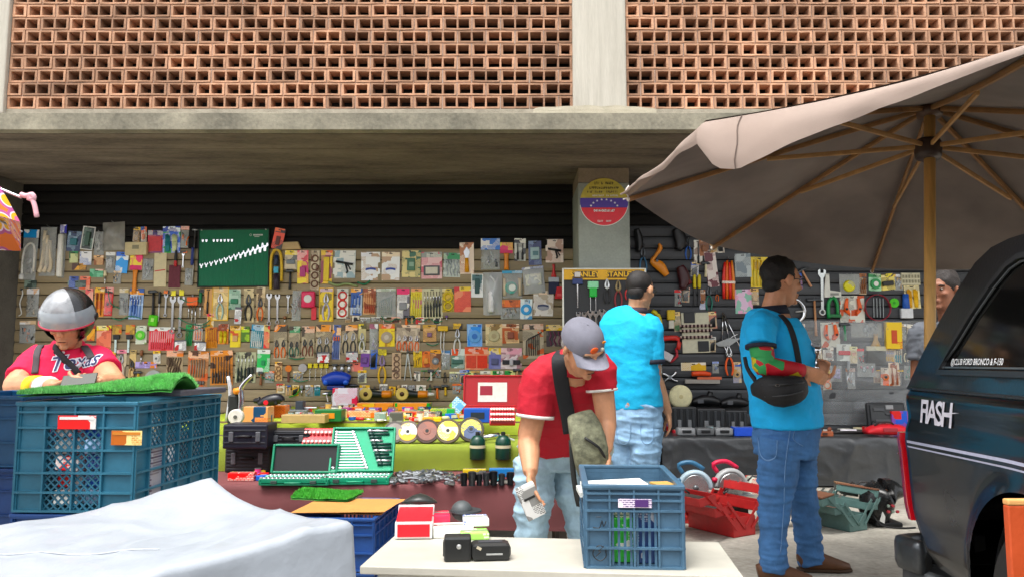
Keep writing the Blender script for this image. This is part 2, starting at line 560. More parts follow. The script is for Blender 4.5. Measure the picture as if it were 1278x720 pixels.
def brick_screen(x0,x1,seed):
 rnd = random.Random(seed)
 scr = MB()
 full = [brick_mesh('brick',BR_W - JT,BR_H - JT,2,seed=k) for k in range(4)]
 half = [brick_mesh('half_brick',BR_W / 2 - JT,BR_H - JT,1,seed=9 + k) for k in range(2)]
 for me in full + half:
  me.materials.append(BRICKM)
 spots = []
 for r in range(NROW):
  z = Z0 + (r + .5) * BR_H
  off = (r % 2) * BR_W / 2
  x = x0
  if off:
   spots.append((x0 + BR_W / 4,z,1)); x = x0 + BR_W / 2
   scr.box((x,YB + .06,z),(JT * 1.1,.10,BR_H))
  while x + BR_W <= x1 + .01:
   spots.append((x + BR_W / 2,z,2)); x += BR_W
   if x < x1 - .01:
    scr.box((x,YB + .06,z),(JT * 1.1,.10,BR_H))
  if x1 - x > BR_W / 2 - .01:
   spots.append((x + BR_W / 4,z,1)); x += BR_W / 2
  if x1 - x > .008:
   scr.box(((x + x1) / 2,YB + .07,z),(x1 - x,.10,BR_H))
  scr.box(((x0 + x1) / 2,YB + .061,z + BR_H / 2),(x1 - x0,.10,JT * 1.1))
 so = bpart(scr,'brick_screen',MORT)
 for x,z,k in spots:
  me = rnd.choice(full if k == 2 else half)
  o = link('brick' if k == 2 else 'half_brick',me,None,so)
  o.location = (x + rnd.uniform(-.0012,.0012),YB + rnd.uniform(-.003,.003),z + rnd.uniform(-.001,.001))
  o.rotation_euler = (0,rnd.uniform(-.006,.006),rnd.uniform(-.008,.008))
 return so
nL = round((xa - xl) / (BR_W / 2)) * BR_W / 2
brick_screen(xl,xa,1)
brick_screen(xb,xr + .03,2)
# pillars
YP = 6.775
px0 = at(722,300,YP).x; px1 = at(786.5,300,YP).x
GREYP = concrete('82877f','979c93',2.5,.25,.75)
zp = at(740,228,YP).z
m = MB(); m.box2((px0,YP,.12),(px1,YW + .3,zp),.012); bpart(m,'pillar',GREYP)
m = MB(); m.box2((px0 + .003,YP + .003,zp),(px1 - .003,YW + .3,ZS + .004),.006); bpart(m,'pillar_head',concrete('6f6353','8d7f6b',5,.4))
pl = at(25,300,YW).x
m = MB(); m.box2((pl - .9,YP,.12),(pl,YW + .3,ZS + .003),.012); bpart(m,'pillar',concrete('575450','726f69',2.5,.3))
# shutters: curved slats, each an object
PITCHZ = .1128
def slat_mesh(width):
 prof = [(0,0),(-.010,.004),(-.015,.03),(-.015,.08),(-.010,.103),(-.004,.107),(0,.107)]
 mbx = MB()
 n = len(prof)
 vs = [(0,p[0],p[1]) for p in prof] + [(width,p[0],p[1]) for p in prof]
 fs = [(i,i + 1,i + 1 + n,i + n) for i in range(n - 1)]
 fs += [(n - 1,0,n,2 * n - 1),list(range(n))[::-1],list(range(n,2 * n))]
 return mbx.add(vs,fs).mesh('slat')
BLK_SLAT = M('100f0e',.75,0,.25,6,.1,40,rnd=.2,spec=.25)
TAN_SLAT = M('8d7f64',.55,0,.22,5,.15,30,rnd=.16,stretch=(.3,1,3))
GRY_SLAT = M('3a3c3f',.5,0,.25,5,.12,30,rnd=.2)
zsplit = at(400,311,YW).z
def shutter(x0,x1,matfn):
 m = MB(); m.box2((x0,YW + .02,.12),(x1,YW + .05,ZS)); so = bpart(m,'shutter',M('0c0b0a',.9))
 me0 = slat_mesh(x1 - x0)
 cache = {}
 z = .125
 while z < ZS - .05:
  mt = matfn(z)
  if mt.name not in cache:
   c = me0.copy(); c.materials.append(mt); cache[mt.name] = c
  o = link('slat',cache[mt.name],None,so)
  o.location = (x0,YW + .012,z)
  z += PITCHZ
 return so
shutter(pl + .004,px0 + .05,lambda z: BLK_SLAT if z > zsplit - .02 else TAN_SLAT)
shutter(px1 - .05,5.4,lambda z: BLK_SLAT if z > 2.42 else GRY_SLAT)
m = MB(); m.box2((5.41,YP,.12),(6.3,YW + .3,ZS + .003),.01); bpart(m,'pillar',GREYP)
# round sign on the pillar
def round_sign():
 c = at(754,252,YP - .012); rad = 29.5 / F_PX * 6.95
 t = thing('round_sign','round sign in yellow, blue and red with an arc of white stars on the pillar','sign',(c.x,YP,c.z - rad))
 def band(z0,z1,name,mat,y):
  pts = []
  n = 24
  a0,a1 = math.asin(max(-1,min(1,z0 / rad))),math.asin(max(-1,min(1,z1 / rad)))
  right = [(rad * math.cos(a0 + (a1 - a0) * k / n),rad * math.sin(a0 + (a1 - a0) * k / n)) for k in range(n + 1)]
  pts = right + [(-x,z) for x,z in right[::-1]]
  MB().prism(pts,y,0).build(name,mat,t).location = (0,0,rad)
 band(.035 * 1,rad,'yellow_band',M('b0a04a',.5,0,.15),-.010)
 band(-.245 * rad,.034,'blue_band',M('4a3590',.5,0,.1),-.0102)
 band(-rad,-.25 * rad,'red_band',M('d2323c',.5,0,.1),-.010)
 for k in range(8):
  a = R(20 + 140 * k / 7)
  st = MB()
  pts = []
  for q in range(10):
   rr = (.0115 if q % 2 == 0 else .005)
   an = math.pi / 2 + q * math.pi / 5
   pts.append((rr * math.cos(an),rr * math.sin(an)))
  st.prism(pts,-.0125,-.009)
  o = st.build('star',WHITEP,t); o.location = (-.125 * math.cos(a),0,rad - .065 + .085 * math.sin(a))
 dk = M('3a3420',.6)
 def marks(y,w,h,mat,seed):      # worn lettering too small to read
  rr = random.Random(seed); mm = MB(); x = -w / 2
  while x < w / 2:
   k = rr.uniform(.35,.75) * h
   if rr.random() > .16:
    mm.box((x + k * .2,-.0115,y),(k * .32,.002,h)); mm.box((x + k * .5,-.0115,y + rr.choice((-.4,0,.4)) * h),(k * .6,.002,h * .22))
    if rr.random() > .5: mm.box((x + k * .75,-.0115,y + rr.choice((-.2,.2)) * h),(k * .28,.002,h * .6))
   x += k * 1.25
  mm.build('lettering',mat,t)
 marks(rad + .168,.17,.024,dk,1); marks(rad + .125,.26,.022,dk,2); marks(rad + .088,.30,.020,dk,3); marks(rad + .056,.24,.014,WHITEP,4)
 marks(rad - .175,.12,.016,WHITEP,5)
 text('phone_number','0414-063.61.67',.030,WHITEP,t,(0,-.0125,rad - .082),bold=.001)
 rim = MB()
 rim.loft([(rad * math.cos(R(a)),-.006,rad + rad * math.sin(R(a))) for a in range(188,353,6)],.004,.006,(0,1,0),6)
 rim.build('white_rim',WHITEP,t)
round_sign()
# ------------------------------------------------------------------ unseen building added behind the camera to cut low sky light
def opposite():
 t = thing('added_opposite_building','unseen plain rendered building added across the street to cut low sky light','building',(0,-11,0))
 MB().box2((-22,-6,0),(22,0,3.4)).build('wall',concrete('8f867a','a89e8f',.8,.2),t)
 for r_ in range(1):
  for k in range(9): MB().box((-17 + 4.2 * k,.01,1.6 + 2.6 * r_),(1.8,.06,1.4)).build('window',M('1c2126',.15),t)
opposite()
# ------------------------------------------------------------------ hung goods: little builders, local frame x right, z up, -y to the street
YI = YW - .0045
HOOK = M('8b8d90',.35,.8,.1)
HUNG = []
def hang(name,label,cat,u0,v0,u1,v1,Y=YI,tilt=0.,lean=0.):
 HUNG.append((u0,v0,u1,v1,label))
 a,b = at(u0,v1,Y),at(u1,v0,Y)
 w,h = abs(b.x - a.x),abs(b.z - a.z)
 rr = random.Random(int(u0 * 131 + v0 * 7))
 t = thing(name,label,cat,((a.x + b.x) / 2,Y,min(a.z,b.z)),(lean,R(tilt + rr.uniform(-1.5,1.5)),R(rr.uniform(-4,4))))
 return t,w,h,rr
def peg(t,x,z,ln=.035):
 MB().tube([(x,.006,z - .002),(x,-ln,z),(x,-ln - .004,z + .008)],.0022,5).build('peg',HOOK,t)
def sil(pts,y0,y1,name,mat,t,x=0,z=0,s=1.,rot=0.):
 c,sn = math.cos(R(rot)),math.sin(R(rot))
 q = [(x + s * (p[0] * c - p[1] * sn),z + s * (p[0] * sn + p[1] * c)) for p in pts]
 return MB().prism(q,y0,y1).build(name,mat,t)
def shaft_handles(t,w,z0,z1,n,ms,mh,hf=.5,y=-.010,r=None,flip=False,names=('shafts','handles'),fan=0.):
 a,b = MB(),MB()
 r = r or min(w / n * .30,.011)
 for k in range(n):
  x = -w / 2 + w * (k + .5) / n
  xt = x + fan * (k - (n - 1) / 2)
  zm = z0 + (z1 - z0) * hf
  if not flip:
   a.tube([(x,y,zm - .004),(xt,y,z1)],r * .42,6)
   b.lathe([(r * .7,0),(r,.004),(r * .85,(zm - z0) * .45),(r,(zm - z0) * .8),(r * .55,zm - z0)],(x,y,z0),(0,0,1),8)
  else:
   a.tube([(x,y,z0),(xt,y,z1 - (zm - z0))],r * .42,6)
   b.lathe([(r * .55,0),(r,.006),(r * .85,(zm - z0) * .5),(r,(zm - z0) * .9),(r * .6,zm - z0)],(xt,y,z1 - (zm - z0)),(0,0,1),8)
 a.build(names[0],ms,t,smooth=True); b.build(names[1],mh,t,smooth=True)
def pliers(t,x,z,h,mm,mh,y=-.006,op=1.,name='pliers'):
 """pliers seen flat: two jaws, pivot and two dipped handles"""
 jw = MB()
 for s in (-1,1):
  jw.loft([(x + s * .002,y,z + h),(x + s * h * .050,y,z + h * .86),(x + s * h * .07,y,z + h * .70),(x - s * h * .03,y,z + h * .58)],[h * .012,h * .030,h * .045,h * .05],.005,(1,0,0),8,2)
 jw.lathe([(h * .055,0),(h * .055,.012)],(x,y + .006,z + h * .64),(0,-1,0),10)
 jw.build(name + '_jaws',mm,t,smooth=True)
 hd = MB()
 for s in (-1,1):
  hd.loft([(x + s * h * .03,y,z + h * .60),(x + s * h * .10 * op,y,z + h * .45),(x + s * h * .12 * op,y,z + h * .22),(x + s * h * .07 * op,y,z)],[h * .03,h * .034,h * .036,h * .028],.007,(1,0,0),8,3)
 hd.build(name + '_handles',mh,t,smooth=True)
def wrench_mb(mbx,x,z,L,y=-.004,rot=0.,ring=True):
 """combination wrench: open jaw on top, ring below"""
 def T(px,pz):
  c,s = math.cos(R(rot)),math.sin(R(rot))
  return (x + px * c - pz * s,z + px * s + pz * c)
 hw = L * .030
 hd = L * .085
 pts = [T(-hw,L * .12),T(-hw,L * .80),T(-hd,L * .88),T(-hd,L * .97),T(-hd * .45,L),T(-hd * .40,L * .91),T(hd * .40,L * .91),T(hd * .45,L),T(hd,L * .97),T(hd,L * .88),T(hw,L * .80),T(hw,L * .12)]
 mbx.prism(pts,y - .004,y + .003)
 c0 = T(0,L * .065)
 mbx.loft([(c0[0] + L * .058 * math.cos(k * math.pi / 5),y,c0[1] + L * .058 * math.sin(k * math.pi / 5)) for k in range(11)],L * .024,.006,(0,0,1) if 0 else [(math.cos(k * math.pi / 5),0,math.sin(k * math.pi / 5)) for k in range(11)],6,1,False)
def card(label,u0,v0,u1,v1,base,head,ink='333333',ink2=None,content=None,hh=.2,tilt=0,cat='package',name='blister_card',dens=.45,dome=False,frame=None,Y=YI):
 t,w,h,rr = hang(name,label,cat,u0,v0,u1,v1,Y,tilt)
 MB().box((0,-.0015,h / 2),(w,.003,h)).build('card',PRINT(base,ink,ink2,rr.choice((.8,1.,1.3)),rr.random() * 9,dens=dens),t)
 if head:
  MB().box((0,-.0026,h * (1 - hh / 2)),(w + .001,.0055,h * hh + .001)).build('header',PRINT(head,'f4f0e4',ink,1.1,rr.random() * 9,dens=.4),t)
 if frame:
  f = MB()
  for s in (-1,1): f.box((s * (w / 2 - .004),-.004,h / 2),(.008,.006,h))
  f.box((0,-.004,.004),(w - .017,.006,.008)); f.box((0,-.004,h - .004),(w - .017,.006,.008))
  f.build('edge',M(frame,.4),t)
 MB().box((0,-.0056,h - .016),(.030,.002,.007)).build('hang_slot',M('141414',.8),t)
 peg(t,0,h - .014)
 zb,zt = h * .05,h * (1 - hh - .04 if head else .9)
 if content:
  content(t,w,h,zb,zt,rr)
 if dome:
  dm = MB(); dm.box((0,-.013,(zb + zt) / 2),(w * .86,.022,(zt - zb)),None,.007); dm.build('blister',CLEAR,t,smooth=True)
 return t
# contents ------------------------------------------------------------
def c_bars(n,ms,mh,hf=.5,flip=False,fan=0.):
 return lambda t,w,h,a,b,rr: shaft_handles(t,w * .86,a,b,n,ms,mh,hf,-.011,None,flip,fan=fan)
def c_pliers(mm,mh,k=1):
 def f(t,w,h,a,b,rr):
  for i in range(k):
   pliers(t,(i - (k - 1) / 2) * w / k,a,min(b - a,w / k * 2.6),mm,mh,-.010)
 return f
def c_disc(col,col2,r=.38):
 def f(t,w,h,a,b,rr):
  q = min(w,b - a) * r
  MB().lathe([(q,0),(q,.010),(q * .92,.013)],(0,-.003,(a + b) / 2),(0,-1,0),22).build('disc',M(col,.5),t)
  MB().lathe([(q * .45,0),(q * .42,.004)],(0,-.016,(a + b) / 2),(0,-1,0),16).build('hub',M(col2,.5),t)
 return f
def c_roll(col,col2='f0efe6'):
 def f(t,w,h,a,b,rr):
  q = min(w,b - a) * .42
  MB().lathe([(q * .55,0),(q,.001),(q,.022),(q * .55,.023)],(0,-.003,(a + b) / 2),(0,-1,0),22).build('tape_roll',M(col,.45),t,auto=40)
  MB().lathe([(q * .5,0),(q * .5,.024),(q * .3,.025)],(0,-.003,(a + b) / 2),(0,-1,0),16).build('core',M(col2,.6),t)
 return f
def c_block(col,fx=.6,fz=.6,dep=.02,name='tool_body',bev=.006,col2=None):
 def f(t,w,h,a,b,rr):
  MB().box((0,-.003 - dep / 2,(a + b) / 2),(w * fx,dep,(b - a) * fz),None,bev).build(name,M(col,.42),t)
  if col2: MB().box((w * .04,-.006 - dep,(a + b) / 2),(w * fx * .6,.006,(b - a) * fz * .35),None,.002).build('label_patch',M(col2,.4),t)
 return f
def c_sheets(cols,n=2):
 def f(t,w,h,a,b,rr):
  for i in range(n):
   MB().box(((i - (n - 1) / 2) * w * .92 / n,-.006 - .001 * i,(a + b) / 2),(w * .84 / n,.004,(b - a) * .92)).build('sheet',M(cols[i % len(cols)],.7,0,.2,40,.2),t)
 return f
def c_rings(col,n=4):
 def f(t,w,h,a,b,rr):
  for i in range(n):
   z = a + (b - a) * (i + .5) / n; q = min(w * .36,(b - a) / n * .46)
   MB().loft([(q * math.cos(k * math.pi / 6),-.009,z + q * math.sin(k * math.pi / 6)) for k in range(13)],q * .22,.006,[(math.cos(k * math.pi / 6),0,math.sin(k * math.pi / 6)) for k in range(13)],6,1,False).build('ring',M(col,.4,.4),t,smooth=True)
 return f
def c_gun(col,rot=0):
 def f(t,w,h,a,b,rr):
  g = MB(); zc = (a + b) / 2
  g.tube([(-w * .36,-.010,zc + h * .12),(w * .38,-.010,zc + h * .02)],.011,8)
  g.tube([(w * .05,-.010,zc + h * .08),(w * .16,-.010,zc - h * .24),(w * .10,-.010,zc - h * .30)],.009,7)
  g.tube([(w * .13,-.010,zc + h * .05),(w * .30,-.010,zc - h * .18)],.006,7)
  g.build('rivet_gun',M(col,.4),t,smooth=True)
 return f
def c_frame(col,inner):
 def f(t,w,h,a,b,rr):
  z0,z1 = a + (b - a) * .1,a + (b - a) * .62
  MB().box((0,-.008,(z0 + z1) / 2),(w * .78,.012,z1 - z0),None,.006).build('tool_body',M(col,.35),t)
  MB().box((0,-.0155,(z0 + z1) / 2),(w * .58,.004,(z1 - z0) * .68)).build('window',M(inner,.3),t)
 return f
def c_snake(col,n=3):
 def f(t,w,h,a,b,rr):
  g = MB()
  for i in range(n):
   x = (i - (n - 1) / 2) * w * .8 / n
   g.tube([(x + w * .05 * math.sin(k * 1.3 + i),-.009,a + (b - a) * k / 8) for k in range(9)],.0055,6,2)
  g.build('bits',M(col,.35,.5),t,smooth=True)
 return f
def c_allen(n,ms):
 def f(t,w,h,a,b,rr):
  g = MB()
  for i in range(n):
   x = -w * .36 + w * .7 * i / n
   g.tube([(x,-.009,a + (b - a) * .05),(x + w * .03,-.009,a + (b - a) * (.62 + .28 * i / n)),(x + w * .16,-.009,a + (b - a) * (.72 + .26 * i / n))],.0045,6)
  g.build('hex_keys',ms,t,smooth=True)
 return f
def c_glove(c1,c2):
 def f(t,w,h,a,b,rr):
  for s,c in ((-1,c1),(1,c2)):
   g = MB(); x = s * w * .2
   g.loft([(x,-.01,a),(x,-.012,a + (b - a) * .5)],[w * .12,w * .16],.008,(1,0,0),10)
   for k in range(4):
    fx = x + (k - 1.5) * w * .075
    g.loft([(fx,-.012,a + (b - a) * .45),(fx,-.012,a + (b - a) * (.86 + .06 * math.sin(k + .6)))],w * .033,.007,(1,0,0),7)
   g.build('glove',M(c,.7,0,.15,60,.2),t,smooth=True)
 return f
def c_logo(col,col2):
 def f(t,w,h,a,b,rr):
  zc = a + (b - a) * .38
  MB().lathe([(1,0),(1,.003)],(0,0,0),(0,-1,0),22).xf(Matrix.Translation((0,-.003,zc)) @ Matrix.Diagonal((w * .30,1,h * .12,1))).build('oval_label',M(col2,.4),t)
  g = MB(); g.grid(lambda s,q: (w * (-.27 + .54 * s),-.0075,zc + h * .05 + h * .03 * math.sin(s * math.pi) + (q - .5) * h * .075),10,1); g.build('blue_logo',M(col,.4),t)
 return f
def c_knobs(n,ms,mh):
 def f(t,w,h,a,b,rr):
  g,k2 = MB(),MB()
  for i in range(n):
   x = -w * .38 + w * .76 * (i + .5) / n
   g.tube([(x,-.010,a + (b - a) * .3),(x,-.010,b)],.006,6)
   k2.lathe([(.004,0),(.012,.006),(.012,.03),(.006,.04)],(x,-.012,a),(0,0,1),8)
  g.build('shafts',ms,t,smooth=True); k2.build('knobs',mh,t,smooth=True)
 return f
def bag(label,u0,v0,u1,v1,head=None,stuff=None,film=None,hh=.16,tilt=0,cat='bag',name='clear_bag',puff=.03,Y=YI):
 t,w,h,rr = hang(name,label,cat,u0,v0,u1,v1,Y,tilt)
 hz = h * (1 - (hh if head else .04))
 def fr(s,q,sg):
  e = math.sin(math.pi * s) ** .6 * math.sin(math.pi * min(1,q * 1.02)) ** .5
  x = (s - .5) * w * (1 + .05 * noise.noise((q * 3,rr.random() * 0 + u0,1)))
  return Vector((x,-.002 - (puff * e * (1 + .5 * noise.noise((s * 5,q * 6,u0))) if sg else 0),q * hz))
 f = MB(); f.grid(lambda s,q: fr(s,q,1),9,9); f.build('film',film or CLEARG,t,smooth=True)
 MB().box((0,-.0012,hz / 2),(w * .97,.0015,hz * .98)).build('back_film',M('9a9a92',.4,0,.25,30),t)
 if head:
  MB().box((0,-.003,h * (1 - hh / 2)),(w,.006,h * hh)).build('header',PRINT(head,'f2f2f2',None,1.,rr.random() * 9,dens=.4),t)
 peg(t,0,h - .012)
 if stuff: stuff(t,w,hz,rr)
 return t
def b_hose(col):
 def f(t,w,h,rr):
  MB().tube([(-w * .36,-.014,h * .05),(-w * .38,-.014,h * .55),(-w * .2,-.014,h * .80),(w * .15,-.014,h * .86),(w * .36,-.014,h * .70),(w * .38,-.014,h * .2)],.011,8,3).build('hose',M(col,.5),t,smooth=True)
  MB().lathe([(.02,0),(.024,.01),(.024,.04),(.014,.055)],(-w * .36,-.016,.005),(0,0,1),10).build('coupling',WHITEP,t,smooth=True)
  for k in range(5):
   MB().ell((rr.uniform(-.1,.35) * w,-.014,rr.uniform(.1,.5) * h),(.018,.01,.03),(0,rr.uniform(-1,1),0),8,6).build('fitting',M('b8b8b4',.3,.5),t,smooth=True)
 return f
def b_pipes(col,n=3):
 def f(t,w,h,rr):
  for k in range(n):
   x = (k - (n - 1) / 2) * w * .26
   MB().tube([(x * .6,-.016,h * (.92 - .1 * k)),(x * .8,-.016,h * .45),(x * 1.1,-.018,h * .2),(x * 1.1 - w * .12,-.020,h * .08)],.019,9,3).build('pipe',M(col,.5),t,smooth=True)
 return f
def b_bits(cols,n=10,r=.010):
 def f(t,w,h,rr):
  for c in cols:
   g = MB()
   for k in range(n // len(cols)):
    x,z = rr.uniform(-.34,.34) * w,rr.uniform(.08,.7) * h
    a = rr.uniform(-.7,.7)
    l = rr.uniform(.15,.35) * h
    g.tube([(x,-.012,z),(x + l * math.sin(a) * .6,-.014,min(h * .95,z + l * math.cos(a)))],r * rr.uniform(.5,1),6)
   g.build('bits',M(c,.35,.3),t,smooth=True)
 return f
def b_roll(col,c2):
 def f(t,w,h,rr):
  for s,c,q in ((-.05,col,.30),(.0,c2,.17)):
   MB().lathe([(w * q,0),(w * q,.012)],(s * w,-.012 if q > .2 else -.022,h * .42),(0,-1,0),20).build('tape_roll',M(c,.5),t,auto=40)
  for s in (-.38,.38):
   MB().tube([(s * w,-.01,h * .1),(s * w,-.01,h * .8)],.016,8).build('handle',M('d8c8ae',.5),t,smooth=True)
 return f
def b_block(col,fx=.6,fz=.5,fz0=.2):
 def f(t,w,h,rr):
  MB().box((0,-.016,h * (fz0 + fz / 2)),(w * fx,.022,h * fz),None,.01).build('contents',M(col,.5,0,.3,40),t,smooth=True)
 return f
def pricetag(label,u0,v0,u1,v1,seed=0,Y=YI - .05):
 t,w,h,rr = hang('price_tag',label,'price tag',u0,v0,u1,v1,Y,rr_t(seed))
 MB().box((0,0,h / 2),(w,.0016,h)).build('card',PRINT('e8e8e4','3a3a48','b02a34',1.5,seed + .3,dens=.55),t)
 MB().box((0,-.0012,h * .93),(w,.002,h * .14)).build('top_edge',M('5a5c66',.5),t)
 MB().tube([(0,.055,h * .98),(0,0,h * .98)],.0018,5).build('peg',HOOK,t)
def rr_t(s): return random.Random(s).uniform(-3,3)
# loose tools ----------------------------------------------------------
def loose(label,cat,name,u0,v0,u1,v1,fn,tilt=0.,Y=YI):
 t,w,h,rr = hang(name,label,cat,u0,v0,u1,v1,Y,tilt)
 peg(t,0,h - .01,.02)
 fn(t,w,h,rr)
 return t
def l_wrench(mat,tagc=None):
 def f(t,w,h,rr):
  g = MB(); wrench_mb(g,0,0,h * (.86 if tagc else 1),-.006); g.build('wrench_body',mat,t)
  if tagc: MB().box((0,-.004,h * .93),(max(w,.045),.004,h * .12)).build('tag',PRINT(tagc,'222222',None,1.4,dens=.3),t)
 return f
def l_driver(ms,mh,tagc=None,hf=.4):
 def f(t,w,h,rr):
  shaft_handles(t,w,0,h * (.88 if tagc else 1),1,ms,mh,hf,-.012,min(w * .4,.016),True,('shaft','handle'))
  if tagc: MB().box((0,-.004,h * .94),(max(w,.045),.004,h * .12)).build('tag',PRINT(tagc,'222222',None,1.4,dens=.3),t)
 return f
def l_pliers(mm,mh,tagc=None):
 def f(t,w,h,rr):
  pliers(t,0,0,h * (.82 if tagc else 1),mm,mh)
  if tagc: MB().box((0,-.003,h * .90),(w * .9,.004,h * .18)).build('tag',PRINT(tagc,'222222',None,1.4,dens=.3),t)
 return f
def l_hammer(mh,mhd):
 def f(t,w,h,rr):
  MB().loft([(0,-.014,0),(0,-.014,h * .3),(0,-.014,h * .92)],[.014,.011,.010],.012,(1,0,0),10,2).build('handle',mh,t,smooth=True)
  g = MB(); g.loft([(-w / 2,-.016,h * .93),(-w * .15,-.016,h * .93),(w * .2,-.016,h * .94),(w / 2,-.016,h * .90)],[.017,.014,.014,.003],[.017,.013,.013,.014],(0,0,1),10,2); g.build('head',mhd,t,smooth=True)
 return f
def l_brush(mh,mb_,mf=METAL,bw=1.):
 def f(t,w,h,rr):
  MB().loft([(0,-.010,h),(0,-.010,h * .8),(0,-.010,h * .55)],[w * .12,w * .10,w * .26],.009,(1,0,0),10,3).build('handle',mh,t,smooth=True)
  MB().box((0,-.012,h * .48),(w * .92 * bw,.022,h * .16),None,.003).build('ferrule',mf,t)
  MB().loft([(0,-.012,h * .42),(0,-.012,0)],[w * .45 * bw,w * .47 * bw],[.011,.007],(1,0,0),12,2,power=4).build('bristles',mb_,t)
 return f
# ------------------------------------------------------------------ goods on the left shutter
ORM = M('e0702a',.45); YEL = M('e2b92c',.45); REDM = M('c22b2e',.42); GRNM = M('1f7a4d',.45); DGRN = M('16302a',.45); BLUM = M('2a52a6',.45); PINKM = M('d84a7a',.45)
SILV = METAL
# top row
bag('clear bag with a looped white hose under a blue header',25,287,48,350,'2a86b8',b_hose('e6e4dc'))
bag('clear bag of bent cream drain pipes beside the looped hose',48,281,72,345,None,b_pipes('d9cbb0'),puff=.04)
bag('slim pack with one white tube and blue ends',72,281,84,347,'3a3a9a',lambda t,w,h,rr: MB().lathe([(.02,0),(.028,.01),(.028,h * .92),(.02,h * .95)],(0,-.03,.01),(0,0,1),12).build('tube',M('e9e8e0',.4),t,smooth=True),puff=.02,name='tube_pack',cat='package')
card('navy card with a teal clamp, right of the slim white tube',83,289,101,314,'24324f',None,'9fb7c6',None,c_block('2f6f7a',.5,.4),tilt=3)
card('tilted white edged card with a dark picture',100,283,117,312,'2b332f',None,'8fa89a',None,c_block('3f5a4c',.35,.7),tilt=7,frame='e6e6e0')
bag('clear bag of grey fittings beside the tilted white edged card',117,288,131,319,None,b_bits(['9a9892','d4d0c8'],8))
bag('large crumpled grey bag topping the row over blue cards',128,276,158,313,None,b_bits(['8a867c'],6,.014),film=M('a9a89f',.2,0,.2,12,alpha=.6,coat=.4),puff=.05,tilt=-4)
card('small green and cream card under the navy clamp card',86,314,98,328,'c3c7a0','3f7a52','4a6a4a')
card('small white card with a blue picture',99,314,115,331,'e4e6e2',None,'2a5fa8','2a5fa8',dens=.7)
card('small tan card below the grey fittings bag',117,319,130,331,'c9a884','d8b08a','8a5a3a')
bag('bag of silver spoon bits between two cards',131,315,144,341,'d8d8d2',b_bits(['d8d8d8'],8,.012))
card('light blue tilted card with white print',143,315,160,341,'3f8fc9','2a5fae','eef4fa',tilt=4)
def scraper(label,u0,v0,u1,v1,hc='e08a1e'):
 t,w,h,rr = hang('scraper',label,'scraper',u0,v0,u1,v1)
 MB().box((0,-.003,h * .80),(w,.006,h * .40)).build('sleeve',PRINT('d8c228','d83a6a','d83a6a',.6,1,dens=.6),t)
 MB().box((0,-.0035,h * .66),(w * .98,.008,h * .12)).build('sleeve_band',M('d63a6c',.5),t)
 MB().loft([(0,-.010,h * .60),(0,-.012,h * .4),(0,-.012,.0)],[w * .22,w * .16,w * .2],.011,(1,0,0),10,3).build('handle',M(hc,.4),t,smooth=True)
 peg(t,0,h - .02)
scraper('orange handled scraper in a yellow and pink sleeve beside a cream carton',160,318,178,366)
t,w_,h_,rr = hang('flat_carton','flat cream carton lid above the scraper','carton',158,303,186,319)
MB().box((0,-.02,h_ / 2),(w_,.04,h_),None,.003).build('box',M('c8bb94',.7,0,.1),t); MB().box((0,-.041,h_ * .6),(w_ * .3,.003,h_ * .3)).build('window',M('8f8a70',.6),t); peg(t,0,h_ - .01)
card('purple and red card above a cream envelope',184,288,204,316,'6a2e58','3a2a5a','e08a7a','c7424a',c_sheets(['c24a50','b9a06a'],1))
card('blue glove pack with green and white gloves',203,283,226,316,'2456a8','183a86','e6eef4','3aa05a',c_glove('2f7f86','cdd6a8'))
bag('bag of silver picks right of the yellow and pink scraper',177,322,192,350,None,b_bits(['c9cdd2','3a3d44'],10,.008))
t,w_,h_,rr = hang('envelope','long cream envelope with a red line','envelope',192,316,209,358)
MB().box((0,-.004,h_ / 2),(w_,.008,h_),None,.003).build('sleeve',M('d6cba6',.6,0,.1),t); MB().box((0,-.0085,h_ * .48),(w_ * .85,.002,h_ * .03),(0,-.12,0)).build('red_line',M('b8343a',.6),t); peg(t,0,h_ - .01)
t,w_,h_,rr = hang('sandpaper_sheet','square maroon sandpaper sheet','sandpaper',210,331,226,359)
MB().grid(lambda s,q: ((s - .5) * w_,-.003 - .010 * math.sin(q * 3) * s,q * h_),6,6).build('sheet',M('6e3a44',.95,0,.25,120,.6,400),t); peg(t,0,h_ - .008)
loose('short black tool with a red tip on a tan slat','chisel','cold_chisel',216,313,224,333,lambda t,w,h,rr: (MB().lathe([(.010,0),(.016,.01),(.014,h * .35)],(0,-.014,0),(0,0,1),8).build('tip',REDM,t),MB().lathe([(.013,h * .36),(.015,h * .6),(.010,h)],(0,-.014,0),(0,0,1),8).build('shank',BLACKP,t)))
loose('long silver rod with a cross handle and blue grip','socket wrench','speed_wrench',237,286,247,356,lambda t,w,h,rr: (MB().tube([(0,-.012,0),(0,-.012,h)],.006,7).tube([(-w * .5,-.012,h - .01),(w * .5,-.012,h - .01)],.008,7).build('rod',SILV,t,smooth=True),MB().lathe([(.012,0),(.016,.02),(.013,.15),(.016,.17)],(-w * .2,-.016,h * .35),(0,0,1),9).build('grip',M('24357a',.5),t,smooth=True)))
bag('little bag of silver hooks left of the wrench roll',230,334,241,356,None,b_bits(['c4c6c8'],8,.007))
